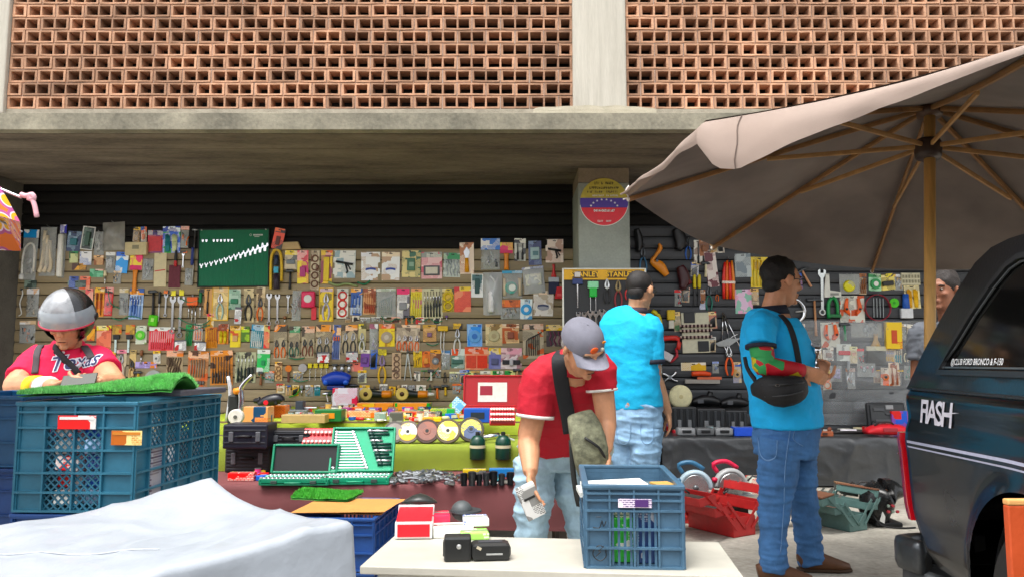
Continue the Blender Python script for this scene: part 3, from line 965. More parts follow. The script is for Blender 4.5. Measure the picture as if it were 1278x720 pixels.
# green tool roll
def tool_roll():
 t,w,h,rr = hang('tool_roll','green canvas tool roll with a rising row of silver wrenches','tool roll',248,286,337,358,YI - .012)
 GC = M('126a4c',.75,0,.10,14,.3,500)
 def fn(s,q):
  return ((s - .5) * w,-.010 - .006 * math.sin(s * 3.1) - .0045 * abs(math.sin(s * 22.5 * math.pi)) ** .4 * (1 if q < .78 else .2) - .004 * noise.noise((s * 4,q * 4,2)),q * h)
 MB().grid(fn,110,14).build('canvas',GC,t,smooth=True)
 MB().box((0,-.002,h / 2),(w,.004,h)).build('backing',GC,t)
 e = MB(); e.box((0,-.012,h - .006),(w + .012,.022,.014),None,.004); e.box((0,-.012,.004),(w + .012,.02,.012),None,.004)
 for s in (-1,1): e.box((s * (w / 2 + .002),-.012,h / 2),(.010,.02,h - .02),None,.004)
 e.build('piping',M('0d1f18',.6),t)
 n = 14
 for k in range(n):
  s = (k + .5) / n
  g = MB(); x = (s - .5) * w * .97; z = h * (.36 + .34 * s ** 1.25); q = .018 + .017 * s * s
  pts = [(-q * .35,-q * 1.4),(-q * .4,-q * .3),(-q,q * .25),(-q * .85,q * 1.0),(-q * .45,q * .9),(-q * .35,q * .25),(q * .35,q * .25),(q * .45,q * .9),(q * .85,q * 1.0),(q,q * .25),(q * .4,-q * .3),(q * .35,-q * 1.4)]
  g.prism([(x + a,z + b) for a,b in pts],-.020,-.026); g.build('wrench_head',CHROME,t)
 for k in range(9):
  x = (-.44 + .052 * k) * w; q = .010
  if k == 2: continue
  g = MB(); g.prism([(x - q * .5,h * .77),(x - q,h * .80),(x - q * .8,h * .82),(x,h * .805),(x + q * .8,h * .82),(x + q,h * .80),(x + q * .5,h * .77)],-.018,-.022); g.build('small_wrench_head',CHROME,t)
 MB().loft([(w * .24 + .010 * math.cos(a * .7),-.0185,h * .885 + .010 * math.sin(a * .7)) for a in range(10)],.0018,.0015,(0,1,0),5).build('emblem',WHITEP,t)
 m2 = MB()
 for k in range(5): m2.box((w * (.29 + .028 * k),-.0188,h * .885),(w * .018,.002,.014))
 m2.box((w * .33,-.0188,h * .855),(w * .07,.002,.004)); m2.build('lettering',WHITEP,t)
 for s in (-1,1): MB().lathe([(.007,0),(.004,.003)],(s * w * .46,-.022,h - .012),(0,-1,0),10).build('eyelet',METAL,t); peg(t,s * w * .46,h - .012)
tool_roll()
card('tilted orange red blade pack at the corner of the wrench roll',338,285,352,311,'c4552a','d86a34','2a1a16',None,c_block('5a2a1c',.4,.6,.01),tilt=10,Y=YI - .03)
t,w_,h_,rr = hang('wood_offcut','pale wooden offcut lying along the top of the tan slats','wood',344,303,377,312)
MB().prism([(-w_ / 2,0),(w_ / 2,0),(w_ * .38,h_),(-w_ / 2,h_)],0,-.03).build('board',M('b49c74',.7,0,.2,20,stretch=(.2,1,1)),t)
def loop_saw():
 t,w,h,rr = hang('rope_tackle','yellow strap loop with a black and blue handle beside the wrench roll','strap',337,312,355,361)
 MB().tube([(-w * .40,-.02,.0),(-w * .40,-.02,h * .7),(-w * .25,-.02,h * .93),(0,-.02,h),(w * .25,-.02,h * .93),(w * .38,-.02,h * .7),(w * .40,-.02,h * .2)],.014,8,3).build('loop',M('d6b24a',.6),t,smooth=True)
 MB().loft([(0,-.028,h * .85),(0,-.03,h * .6)],[w * .14,w * .2],.018,(1,0,0),10).build('buckle',M('1c2a44',.4),t,smooth=True)
 MB().box((0,-.028,h * .48),(w * .34,.03,h * .16),None,.006).build('grip_sleeve',M('4fa6c4',.5),t)
 MB().loft([(0,-.028,h * .38),(w * .06,-.03,0)],[w * .2,w * .24],.02,(1,0,0),10).build('handle',M('2a2030',.5),t,smooth=True)
 peg(t,0,h - .01)
loop_saw()
card('yellow topped card with a folding knife',355,313,371,336,'b8ae9a','dcc03a','6a6a66',None,c_block('6f7a80',.7,.35,.012),hh=.24)
loose('black hammer hanging below the folding knife card','hammer','hammer',357,337,368,361,l_hammer(BLACKP,DMETAL))
card('pink over yellow card with a magenta tool',371,313,386,354,'d8c44a','d86a72','c4505a','b83a6a',c_block('b03a78',.5,.5,.014),hh=.3)
card('narrow clear strip of brown rings',387,313,399,362,'b8ad98',None,'6a4a34',None,c_rings('6a4a3a',4))
card('orange hooked yellow card with a long level',400,313,415,354,'7a3f4a','e0702a','e8c84a',None,c_block('dcc040',.5,.95,.014),hh=.14)
card('white card with a black rivet gun, above a green rope',415,313,444,347,'cfcfca',None,'8a9a9c','9fb2b8',c_gun('202226'),dens=.6)
for k,(a,b) in enumerate(((451,475),(476,499))):
 card('white pouch with a blue oval logo',a,315,b,350,'dcdde0','d9c9b4' if k else 'd8d8dc','b9a08a',None,c_logo('24409a','e8ebf0'),hh=.16,dens=.2,name='pouch',cat='pouch',dome=False)
card('cream pouch with a green tool in a green based bag',501,313,525,346,'c9bd92',None,'5a6a4a','35604a',c_block('4d7a60',.42,.55,.018,col2='8fb09a'),name='pouch',cat='pouch')
card('pink card with a grey framed tool',526,315,552,348,'d2b4b4','8a8f8a','c46a78',None,c_frame('4a4e50','cfc9b8'),hh=.2)
card('green headed bag card of silver fasteners',553,316,576,346,'b9bfb9','2c7f56','6a7470',None,c_snake('a9b0b2',4),hh=.26)
card('white card with a yellow handled trowel',574,303,592,342,'d9cabc',None,'b07a5a',None,lambda t,w,h,a,b,rr: (MB().loft([(0,-.012,a),(0,-.012,h * .5)],[w * .16,w * .12],.012,(1,0,0),10).build('handle',M('e8a31e',.4),t,smooth=True),MB().prism([(-w * .1,h * .5),(w * .1,h * .5),(w * .22,h * .7),(0,h * .86),(-w * .22,h * .7)],-.004,-.010).build('blade',METAL,t)),dens=.25)
bag('clear bag of silver clamps under a wide blue header',600,298,624,337,'2a6ab0',b_bits(['d8dadc','5a5e62'],10,.012),hh=.36)
scraper('orange handled scraper in a yellow and pink sleeve right of the blue headed clamp bag',624,303,640,337)
card('small grey and white card beside the scraper sleeve',642,298,656,326,'c2c2bc','dcdcd6','3a3c40',None,c_bars(2,DMETAL,BLACKP))
card('navy card with a pale blue lock',660,301,676,331,'26305a',None,'8090b0',None,c_block('a9c3c6',.7,.6,.02,col2='5a8288'))
card('white card with a black caulking gun hung over a red brush',681,299,703,328,'d2c6bc',None,'b89a8a',None,c_gun('1a1a1c'),dens=.25)
card('white card with a dark green tool below the trowel',588,342,603,371,'dfe2de',None,'4a6a6c',None,c_block('1f4a48',.4,.75,.014),frame='eef0ee')
bag('long clear sleeve with a white sealant gun',603,338,627,393,None,lambda t,w,h,rr: (MB().lathe([(.022,0),(.03,.01),(.03,h * .45),(.012,h * .52)],(-.01,-.035,h * .06),(0,0,1),12).build('tube',M('e8e8ea',.4),t,smooth=True),MB().tube([(.0,-.03,h * .5),(.03,-.03,h * .75),(-.02,-.03,h * .92)],.012,8,3).build('frame',M('c9ccce',.4),t,smooth=True)),film=M('e6eaec',.15,0,.05,alpha=.5,coat=.4),puff=.05)
bag('clear bag with a teal tape roll between two handles',627,338,652,372,'3a8fae',b_roll('4fa898','e6ece6'),hh=.1)
bag('white bag with a blue base tilted on its hook',654,333,681,366,'55608a',b_block('dcdcd0',.75,.5,.3),film=M('d6dade',.2,0,.1,alpha=.55,coat=.3),tilt=-5,hh=.08)
loose('navy sleeved brush with a red handle','brush','paint_brush',684,330,698,367,l_brush(REDM,M('2a2f4a',.8),M('aab0b8',.4)),tilt=180 * 0)
loose('red wedge block at the edge of the black tool board','block','red_block',692,357,703,373,lambda t,w,h,rr: (MB().prism([(-w / 2,0),(w / 2,0),(w * .3,h * .92),(-w * .25,h * .92)],0,-.04).build('wedge',M('c8242c',.5),t),MB().box((0,-.041,h * .3),(w * .5,.003,h * .2)).build('label_patch',M('e06060',.5),t)))
card('white box with a blue oval logo below the white bag',665,363,690,394,'cfccc8','d2b8a0','b4a898',None,c_logo('1f2c5a','9a9ca4'),hh=.14,dens=.25,tilt=2)
card('light blue disc on a white card',649,373,664,398,'d6dde2',None,'6a9ac0',None,c_disc('3f9ad4','e8f0f4',.46))
card('orange strip across loose fittings',625,374,650,383,'d8742a',None,'5a2a16','e0a03a',cat='label strip',name='label_strip')
bag('clear bag of small brown fittings under an orange strip',625,383,649,398,None,b_bits(['8a6a4a','b9a88a','3f3a34'],15,.007),puff=.02)
# second row
card('yellow cable card next to a red sheet card',552,360,567,389,'b9a23a','c4b26a','4a4a30',None,c_rings('d8c03a',2),hh=.15)
card('yellow card with a red sheet of stickers',567,358,588,389,'d86a5a','e2bc34','b83a3a','e8947a',None,hh=.16,dens=.7)
def driver_set(label,u0,v0,u1,v1,n,mh,base='b9b59c'):
 card(label,u0,v0,u1,v1,base,None,'4a4a44',None,c_bars(n,CHROME,mh,.5),dens=.2)
driver_set('set of six black handled screwdrivers on a pale card',527,360,553,397,6,M('14201c',.4))
card('yellow pack of pencils with a pink top',512,360,526,396,'dcca4a','dc9a7a','c9b43a','d88aa0',c_bars(4,YEL,M('d8cf6a',.4),.85),hh=.12)
card('white card of grey tools under a pink header',495,360,511,397,'d6d4d0','d8426a','6a6870',None,c_block('8a8c90',.6,.35,.016),hh=.2)
bag('wide clear bag of green grey hex keys',470,360,495,396,'a9b0a2',lambda t,w,h,rr: c_allen(7,M('7f9088',.35,.6))(t,w,h,h * .05,h * .9,rr),hh=.1)
card('strip of thin orange chisels',453,360,469,392,'c09a78','d08a5a','8a4a30',None,c_bars(5,M('b4623c',.4),M('b84a2a',.4),.35),hh=.15)
card('orange headed card of three blue chisels',437,360,452,393,'a9b4c4','e09a5a','3a5a9a',None,c_bars(3,CHROME,M('4468b4',.35),.5,True),hh=.22)
card('white card with a column of red bits',420,360,435,397,'dcdcd4',None,'c9c9c0',None,c_rings('c8403a',3),dens=.2)
card('yellow bordered card with long nose pliers and purple top',398,359,417,401,'dfc04a','b9a6b0','8a7a3a',None,c_pliers(SILV,M('b9b4c4',.4)),hh=.12,frame='e0b02a')
def tape_measure():
 t,w,h,rr = hang('tape_measure','pink and red tape measure hung by its red strap','tape measure',376,362,398,399)
 MB().box((-.01,-.025,h * .68),(w * .8,.05,h * .55),None,.014).build('case',M('d2325a',.4),t,smooth=True)
 MB().lathe([(w * .24,0),(w * .22,.006)],(-.01,-.05,h * .7),(0,-1,0),18).build('badge',WHITEP,t)
 MB().box((w * .25,-.012,h * .22),(w * .3,.012,h * .44),None,.004).build('strap',M('d23844',.5),t); peg(t,0,h - .01)
tape_measure()
bag('narrow clear strip of silver clips left of the tape measure',364,361,376,400,None,b_bits(['b9bcbc','8a6a5a'],9,.008))
for a,b,c,d in ((333,366,340,406),(343,367,351,404),(357,368,363,391)):
 loose('bare silver spanner on the slats under the strap loop, no tag','spanner','spanner',a,b,c,d,l_wrench(CHROME))
card('tan card with orange grip pliers under the wrench roll corner',319,358,331,402,'b9a88c','c4b49a','6a5a44',None,c_pliers(DMETAL,ORM),hh=.18)
card('tan card with black grip pliers',304,360,318,402,'c3b697',None,'6a604a',None,c_pliers(DMETAL,BLACKP),dens=.5)
card('grey green card with a green grip clamp',285,361,301,386,'a9bcae','8fa898','3f6a56',None,c_block('2d7a58',.6,.35,.016))
card('yellow bordered card with white combination pliers',264,358,286,400,'d8c49a','c9b08a','8a6a4a',None,c_pliers(CHROME,M('a9c4bc',.4)),hh=.16,frame='e0b63a')
card('tan card with one black grip',254,360,265,393,'b8926a',None,'6a4a34',None,c_bars(1,DMETAL,BLACKP,.55),dens=.3)
loose('yellow tagged screwdriver under the wrench roll','screwdriver','screwdriver',247,361,255,396,l_driver(CHROME,GRNM,'d8cc3a'))
def bit_tag(label,u0,v0,u1,v1):
 t,w,h,rr = hang('bit_holder',label,'drill bits',u0,v0,u1,v1)
 MB().box((0,-.012,h * .80),(w,.022,h * .26),None,.004).build('holder',M('e4662a',.45),t)
 MB().tube([(0,-.01,h * .9),(0,-.01,h)],.003,6).build('hook',METAL,t)
 g = MB()
 for k in range(3): g.tube([((k - 1) * w * .3,-.012,h * .7),((k - 1) * w * .3 + (k - 1) * .004,-.012,h * (.25 - .12 * k))],.006,6)
 g.build('bits',CHROME,t,smooth=True); peg(t,0,h - .006)
bit_tag('orange holder with three hanging silver bits',233,368,248,407)
for a,b,c in ((212,362,416),(221,361,421)):
 loose('long silver wrench with a yellow tag left of the orange bit holder','spanner','spanner',a,b,a + 8,c,l_wrench(CHROME,'d8cc2a'))
loose('shorter silver wrench with an orange tag','spanner','spanner',203,362,211,395,l_wrench(SILV,'d8762e'))
loose('black handled screwdriver with a pale shaft beside a lime sponge','screwdriver','screwdriver',196,364,202,401,l_driver(M('dfe3e6',.3,.3),BLACKP))
loose('small black hammer left of the tagged wrenches','hammer','hammer',186,362,199,393,l_hammer(BLACKP,DMETAL))
card('orange headed pack of blue silver drill bits',160,360,179,398,'a9bcd2','e09a52','3a5a9a',None,c_bars(4,CHROME,M('6a8cc4',.35),.55,fan=-.002),hh=.2,tilt=3)
bag('dark bag of black punches',148,360,161,393,'b0a078',b_bits(['26262a','5a544a'],12,.007))
card('orange card with two brown screws beside the white helmet',117,359,131,395,'e09a3a','e8b05a','c4702a',None,c_bars(2,M('8a4a24',.5),M('7a3a1c',.5),.3,True),hh=.15)
card('small pink card above the helmet visor',106,360,117,379,'d86a6a',None,'e8b0a0',None)
card('pale orange card tucked behind the red and white bags',99,345,113,361,'d2604a',None,'e8a08a',None)
card('blue card low on the left with a dark tool',86,345,98,360,'3a4a86',None,'8a9ac0',None)
card('green strip card above the orange screw card',112,336,129,346,'2d7f5a','d8b0a0','8ac0a0',None,cat='label strip',name='label_strip')
card('yellow orange strip under the small green card',90,329,108,337,'e0a01e',None,'4a2a10',None,cat='label strip',name='label_strip')
bag('grey mesh bag with a yellow header behind the helmet',32,360,50,395,'d89a24',b_bits(['8f887c','b5ad9e'],12,.012),hh=.2)
loose('bent white cable hook next to the dark pillar','hook','cable_hook',24,360,31,394,lambda t,w,h,rr: (MB().tube([(0,-.01,h),(w * .3,-.01,h * .8),(-w * .3,-.01,h * .45),(w * .2,-.01,h * .1),(-w * .5,-.01,0)],.006,7,3).build('cable',WHITEP,t,smooth=True),MB().box((0,-.01,h - .01),(.02,.02,.02),None,.004).build('plug',BLACKP,t)))
bag('clear pack with an orange tool behind the pink shirt',24,400,45,428,'c9b49a',b_bits(['d8702a','3a3a3a'],8,.010))
# third row
loose('lime green sponge on a peg','sponge','sponge',185,391,198,407,lambda t,w,h,rr: (MB().box((0,-.02,h * .45),(w * .9,.04,h * .86),None,.012).build('pad',M('62c42e',.8,0,.15,60,.4),t,smooth=True),MB().box((0,-.042,h * .5),(w * .3,.004,h * .3)).build('label_patch',M('a8e07a',.6),t)),8)
card('white blister with a lime green roll',169,406,184,429,'cfd2c4',None,'8aa070',None,c_roll('5cc43a','a8e07a'),dome=True,dens=.2)
card('wide red and white pack of bits',185,408,218,437,'d86a72','cfd2ce','c8323c','c8323c',c_bars(10,M('e8d6d2',.4),M('d84a52',.4),.4),hh=.16)
card('yellow headed red card above the tape rolls',120,406,140,435,'d27a66','e2c63a','a83a34','e8b09a',None,hh=.2,dens=.7)
card('orange yellow card beside the visor, half hidden by the pink shirt',108,406,119,425,'e0a05a','e0b83a','b04a34',None)
for a in (140,156):
 loose('tan topped pack with a pale bladed knife','knife','utility_knife',a,405,a + 13,440,lambda t,w,h,rr: (MB().box((0,-.003,h * .83),(w,.006,h * .34)).build('header',PRINT('b4965e','5a3a20','c86a2a',1.2,2,dens=.5),t),MB().box((0,-.012,h * .56),(w * .7,.018,h * .16),None,.004).build('grip',BLACKP,t),MB().box((-w * .1,-.010,h * .24),(w * .22,.006,h * .46)).build('blade',M('d6e8e4',.3,.3),t)))
pricetag('white price tag under the red and white bit pack',218,424,233,437,1)
pricetag('white price tag under the yellow bit pack',242,426,257,437,2)
card('white and red small card above the yellow bit pack',258,391,267,409,'dcd6c4','d2505a','c89a4a',None)
card('yellow orange pack of eight long bits',256,408,272,434,'d89a34',None,'b06a1e',None,c_bars(6,YEL,M('e0963a',.4),.4))
card('yellow glove pair pack with a maroon label',272,404,286,429,'c98a4a','7a3a30','8a4a2a',None,c_glove('d8c23a','d8c23a'),hh=.24)
card('yellow and tan card with a wooden tool',287,406,301,433,'d2c24a','dcae7a','b08a3a','c4603a',c_block('c9a06a',.5,.4,.014))
card('lime card with a small tool',301,407,312,426,'a9c43a','d2c84a','5a7a2a',None)
card('teal headed card fanned with white bits',312,405,329,434,'2f7a86','3a86a8','dcecec',None,c_bars(6,M('e4e8ea',.3),WHITEP,.4,fan=.003),hh=.24,tilt=3)
card('red and cream split card',329,405,337,434,'c8323e',None,'e0cfa0','d8c08a',dens=.4)
def hdr_tools(label,u0,v0,u1,v1,hc,mm,mh,n=2,base='a49a86'):
 card(label,u0,v0,u1,v1,base,hc,'4a4238',None,c_pliers(mm,mh,n),hh=.2)
hdr_tools('orange headed pack of orange grip pliers',341,405,359,448,'e0862e',DMETAL,ORM)
hdr_tools('green strapped pack of green grip cutters',360,407,375,446,'5a8a6a',DMETAL,M('2d6a5a',.4))
hdr_tools('brown and red grip pliers pack',376,407,393,446,'b9866a',DMETAL,M('7a3f2c',.45),2)
hdr_tools('orange headed plier pack with grey grips, above a price tag',394,405,413,446,'e0902a',SILV,M('3f4440',.45),2)
card('tall orange blade pack with blue teeth',414,405,425,448,'b9b4b0','e49a34','5a6a9a',None,c_bars(3,M('7a8cb4',.35,.4),ORM,.2,True),hh=.3)
hdr_tools('orange headed pack of black grip nippers, left of the yellow nippers',426,405,446,442,'e2922e',SILV,M('24262a',.45),2)
card('yellow headed nipper card with white grips',447,404,457,441,'b4ac8a','d8c63a','5a5a3a',None,c_pliers(SILV,WHITEP),hh=.16)
bag('clear pack of pale purple handled picks',461,404,472,441,'8a5a6a',b_bits(['b0a4c4','d8d4d8'],8,.008))
card('orange and yellow card with a grey disc',473,404,493,432,'dcc22e','e06a2a','b8862a','b08a2a',c_disc('a89a86','c9bfae',.36),hh=.2)
card('pale card with four orange grip pliers',494,405,524,439,'b4aa9a','d8b49a','6a5f54',None,c_pliers(CHROME,M('e8702e',.4),4),hh=.1)
card('tan card with a purple gem shaped tool',528,405,545,426,'c0a078','b0905a','6a4a30',None,c_block('7a5a7a',.35,.35,.02))
loose('yellow plug with two pale wires','plug','wire_plug',546,405,559,445,lambda t,w,h,rr: (MB().box((0,-.015,h * .88),(w,.03,h * .16),None,.006).build('plug_body',YEL,t),MB().tube([(-w * .15,-.012,h * .82),(-w * .2,-.012,h * .3),(w * .1,-.012,0)],.005,6,2).tube([(w * .15,-.012,h * .82),(w * .1,-.012,h * .3),(w * .2,-.012,.01)],.005,6,2).build('wires',WHITEP,t,smooth=True)))
loose('yellow headed white snips','snips','snips',564,403,577,441,l_pliers(SILV,WHITEP,'d8b03a'))
card('blue card with a round emblem',583,404,602,432,'4a86cc','2a5aa8','a9c9ec',None,c_disc('6aa6e0','3a76c4',.42),hh=.12,frame='8ab4e0')
card('cream card with a round brown print',606,404,627,431,'c9bd9e','c9b08e','8a7450',None,c_disc('b8b08a','a89c78',.34),hh=.12)
card('tan card with a brown and white brush',627,404,648,428,'cfb694','d2b89c','8a5034','b0603a',c_block('8a4a34',.4,.5,.014))
card('grey card of black hex keys beside the red polo shoulder',653,404,679,447,'a9a08e','b8937e','4a443c','c86a3a',c_allen(8,M('1c1c1e',.4)),hh=.16)
card('black mesh card with a yellow wooden top',682,405,703,432,'3a3234','d0b24a','8a8078',None,c_snake('7a3a5a',3),hh=.26)
# fourth row
card('tan and white plier card left of the yellow and green tools',144,436,158,474,'b8ad98','c47a8a','6a6054',None,c_pliers(SILV,M('d6c4b4',.45)),hh=.12)
card('tan plier card with a black tip, right of the white plier card',160,436,170,473,'c0ac84',None,'5a4a30',None,c_pliers(DMETAL,M('c9a878',.45)))
card('purple and orange strip card on a slat',169,451,196,459,'a89cc4',None,'5a4a7a','d88a3a',cat='label strip',name='label_strip')
loose('clear round spool behind the green turf','spool','wire_spool',182,461,204,483,lambda t,w,h,rr: (MB().lathe([(h * .48,0),(h * .48,.03),(h * .36,.034)],(0,-.002,h / 2),(0,-1,0),22).build('spool_disc',M('b4b8b4',.25,0,.1,alpha=.8),t,auto=40),MB().lathe([(h * .2,0),(h * .2,.04)],(0,-.002,h / 2),(0,-1,0),14).build('core',M('8a8c88',.5),t)))
card('orange headed card of brown chain links',207,437,229,474,'a0917a','d8803a','5a4a38',None,c_snake('5a4a3c',6),hh=.2)
card('orange card with a row of grey knobs',233,438,260,482,'b08464','cf8a5a','5a3a2a','c86a3a',c_knobs(6,M('9a8a78',.4,.4),M('6a6660',.4)),hh=.2)
card('orange board of dark masonry bits',262,437,292,480,'b07a4e','d08a52','4a2e1c',None,c_bars(7,DMETAL,M('3a3430',.45),.45),hh=.14)
driver_set('set of five green black screwdrivers next to the green card',293,439,320,477,5,M('10281f',.4),'a8aa92')
card('green and white printed card',320,436,337,464,'3fa86a','dfe4dc','e4efe6','dfe8e0',c_block('2d8f58',.3,.3,.01),hh=.18)
card('narrow tan strip of ribbed plugs',343,451,353,475,'b89c7a','d0a45a','7a5a40',None,c_rings('9a7a5a',3))
loose('orange topped key tool','key tool','key_tool',356,454,365,476,lambda t,w,h,rr: (MB().lathe([(w * .5,0),(w * .5,.018)],(0,-.002,h * .75),(0,-1,0),12).build('bow',M('d87a2e',.4),t),MB().box((0,-.010,h * .28),(w * .3,.01,h * .56)).build('bit',M('6a3a2a',.5),t)))
for k in range(4):
 loose('yellow headed corkscrew bit in a row of four','bit','auger_bit',384 + 7 * k,453,390 + 7 * k,474,lambda t,w,h,rr: (MB().box((0,-.012,h * .86),(w * .9,.022,h * .28),None,.004).build('head',M('d8c82a',.45),t),MB().tube([(.004 * math.sin(q * 1.6),-.012 + .004 * math.cos(q * 1.6),h * .72 * (1 - q / 14)) for q in range(15)],.003,5).build('spiral',M('d8d8d4',.35,.4),t,smooth=True)))
loose('round grey socket beside the yellow corkscrew bits','socket','socket',375,453,382,466,lambda t,w,h,rr: (MB().lathe([(h * .42,0),(h * .42,.03),(h * .25,.03)],(0,-.002,h * .55),(0,-1,0),14).build('ring',SILV,t),MB().box((0,-.01,h * .1),(w * .4,.01,h * .2)).build('stem',WHITEP,t)))
pricetag('white price tag below the grey grip pliers',396,439,411,452,3)
pricetag('white price tag below the black grip nippers',432,438,447,451,4)
for k in range(3):
 loose('grey ball caster hanging over the blue sander','caster','caster',415 + 9 * k,453,422 + 9 * k,465,lambda t,w,h,rr: (MB().ell((0,-.018,h * .4),(w * .42,w * .42,h * .4),None,10,8).build('ball',SILV,t,smooth=True),MB().box((0,-.016,h * .85),(w,.02,h * .2),None,.003).build('plate',M('3c4040',.5),t)))
card('pink card right of the grey casters',437,452,453,463,'cf7a72',None,'e0a89a',None)
loose('yellow grip pliers on a purple and yellow card','pliers','pliers',471,435,483,478,l_pliers(M('8a7a9a',.4,.4),YEL,'d8c83a'))
card('tan strip card above the second grinder',489,440,501,473,'b09c86',None,'6a5a4c',None,c_rings('7a6456',4),dens=.3)
loose('silver drawing compass hung open on the slats','compass','compass',503,438,516,474,lambda t,w,h,rr: (MB().loft([(0,-.008,h),(-w * .35,-.008,0)],[.008,.005],.006,(1,0,0),6).loft([(0,-.008,h),(w * .35,-.008,0)],[.008,.005],.006,(1,0,0),6).build('legs',M('c9d2d0',.3,.5),t),MB().lathe([(.012,0),(.012,.016)],(0,0,h - .01),(0,-1,0),10).build('joint',DMETAL,t)))
card('yellow glove card left of the orange card',516,438,527,458,'cfba4a',None,'8a7a2a',None,c_bars(3,YEL,YEL,.5))
card('orange card with a plug, between a yellow card and a brown one',527,438,537,458,'d8823a','c9743a','a0501e',None,c_block('e09a4a',.5,.5,.014))
card('brown card with a round grey knob',537,436,550,460,'b88a68','d09a5a','6a4632',None,c_disc('7a8084','b9bcbc',.34))
bag('clear bag of silver screw bits under the yellow snips',551,437,562,461,'5a7aa0',b_bits(['d6dadc'],9,.007),hh=.2)
card('orange headed card with a green scouring pad',563,435,580,459,'5f7a70','e0622e','dce4de',None,c_block('3f6a5e',.8,.4,.014),hh=.34)
card('orange red pack of two sandpaper pads',580,433,610,461,'dc8a72','e8642e','e8b49a',None,c_sheets(['d8503c','e2432e']),hh=.3)
card('yellow over purple pack beside the sandpaper pads',610,434,625,460,'6a6c9a','e2b82e','8a8cb4',None,c_block('54587e',.6,.5,.014),hh=.3)
card('pale pink card with a black two part tool',625,434,651,460,'d6cccc','d8a0ac','b08a90',None,lambda t,w,h,a,b,rr: (MB().box((0,-.010,h * .32),(w * .86,.016,h * .22),None,.005).build('tool_bar',M('24242a',.4),t),MB().box((0,-.020,h * .32),(w * .18,.02,h * .32),None,.005).build('clamp',M('c9c9cc',.3,.4),t)),hh=.3)
for k,(a,b) in enumerate(((580,591),(611,624),(630,643))):
 card('small green and cream shelf label on a slat over the red case',a,463 - k * .5,b,470,'cfd2a0',None,'4a9a5a','4a9a5a',cat='shelf label',name='shelf_label')
for k,(u,v,uu,vv) in enumerate(((84,350,108,359),(30,350,46,360))):
 card('dark folded card low in the top left group, %s' % ('beside the blue card' if k == 0 else 'next to the pillar'),u,v,uu,vv,'3a4440',None,'8a9a90')
# price tags over the clamp card, green cords strung between the slats
pricetag('white price tag over the green grip clamp',292,383,301,404,6)
def cord(label,pts,r=.0045,col='1f7a58',Y=YI - .02):
 m_ = MB(); m_.tube([at(u,v,Y) for u,v in pts],r,6,4)
 o = m_.build('cord',M(col,.6),None,smooth=True)
 tag(o,label,'cord'); return o
cord('green cord looping under the white wrench rack left of the tan plier card',[(225,372),(236,377),(250,374)])
cord('green cord sagging below the orange bit holder',[(222,396),(235,403),(252,405),(262,399)])
cord('green cord hanging in a shallow arc above the price tags',[(224,408),(238,412),(252,408),(262,405)])
cord('green cord curling above the knife packs',[(135,362),(138,378),(150,385)])
cord('green cord in a bow over the white and lime blister',[(139,396),(150,399),(162,394),(176,397)])
cord('green rope bunched under the rivet gun card',[(410,352),(420,356),(432,354),(446,357)],.012,'8a9a6a')
cord('green rope end right of the bunched rope',[(446,352),(455,355),(462,350)],.008)
cord('bright green cord zigzagging below the hex key bag',[(476,394),(481,400),(488,401),(494,397),(500,399)])
cord('bright green cord knotted below the pencil pack',[(506,397),(514,402),(520,397),(527,401),(534,398)])
cord('green cord under the black screwdrivers',[(538,398),(545,402),(552,400)])
cord('green cord below the purple gem card',[(532,428),(540,431),(548,428)])
cord('green cord under the green and white card',[(322,466),(330,472),(342,474)])
cord('green cord crossing the slat left of the blue sander',[(364,472),(374,476),(384,474)])
cord('thick green cord slanting across the slats right of the drill',[(361,495),(369,492),(376,484)],.006,'2f8a2e')
cord('green cord slanting above the red case',[(533,475),(540,467),(548,458)])
cord('green cord low under the grip cutters',[(361,446),(370,448),(380,446)],.006)
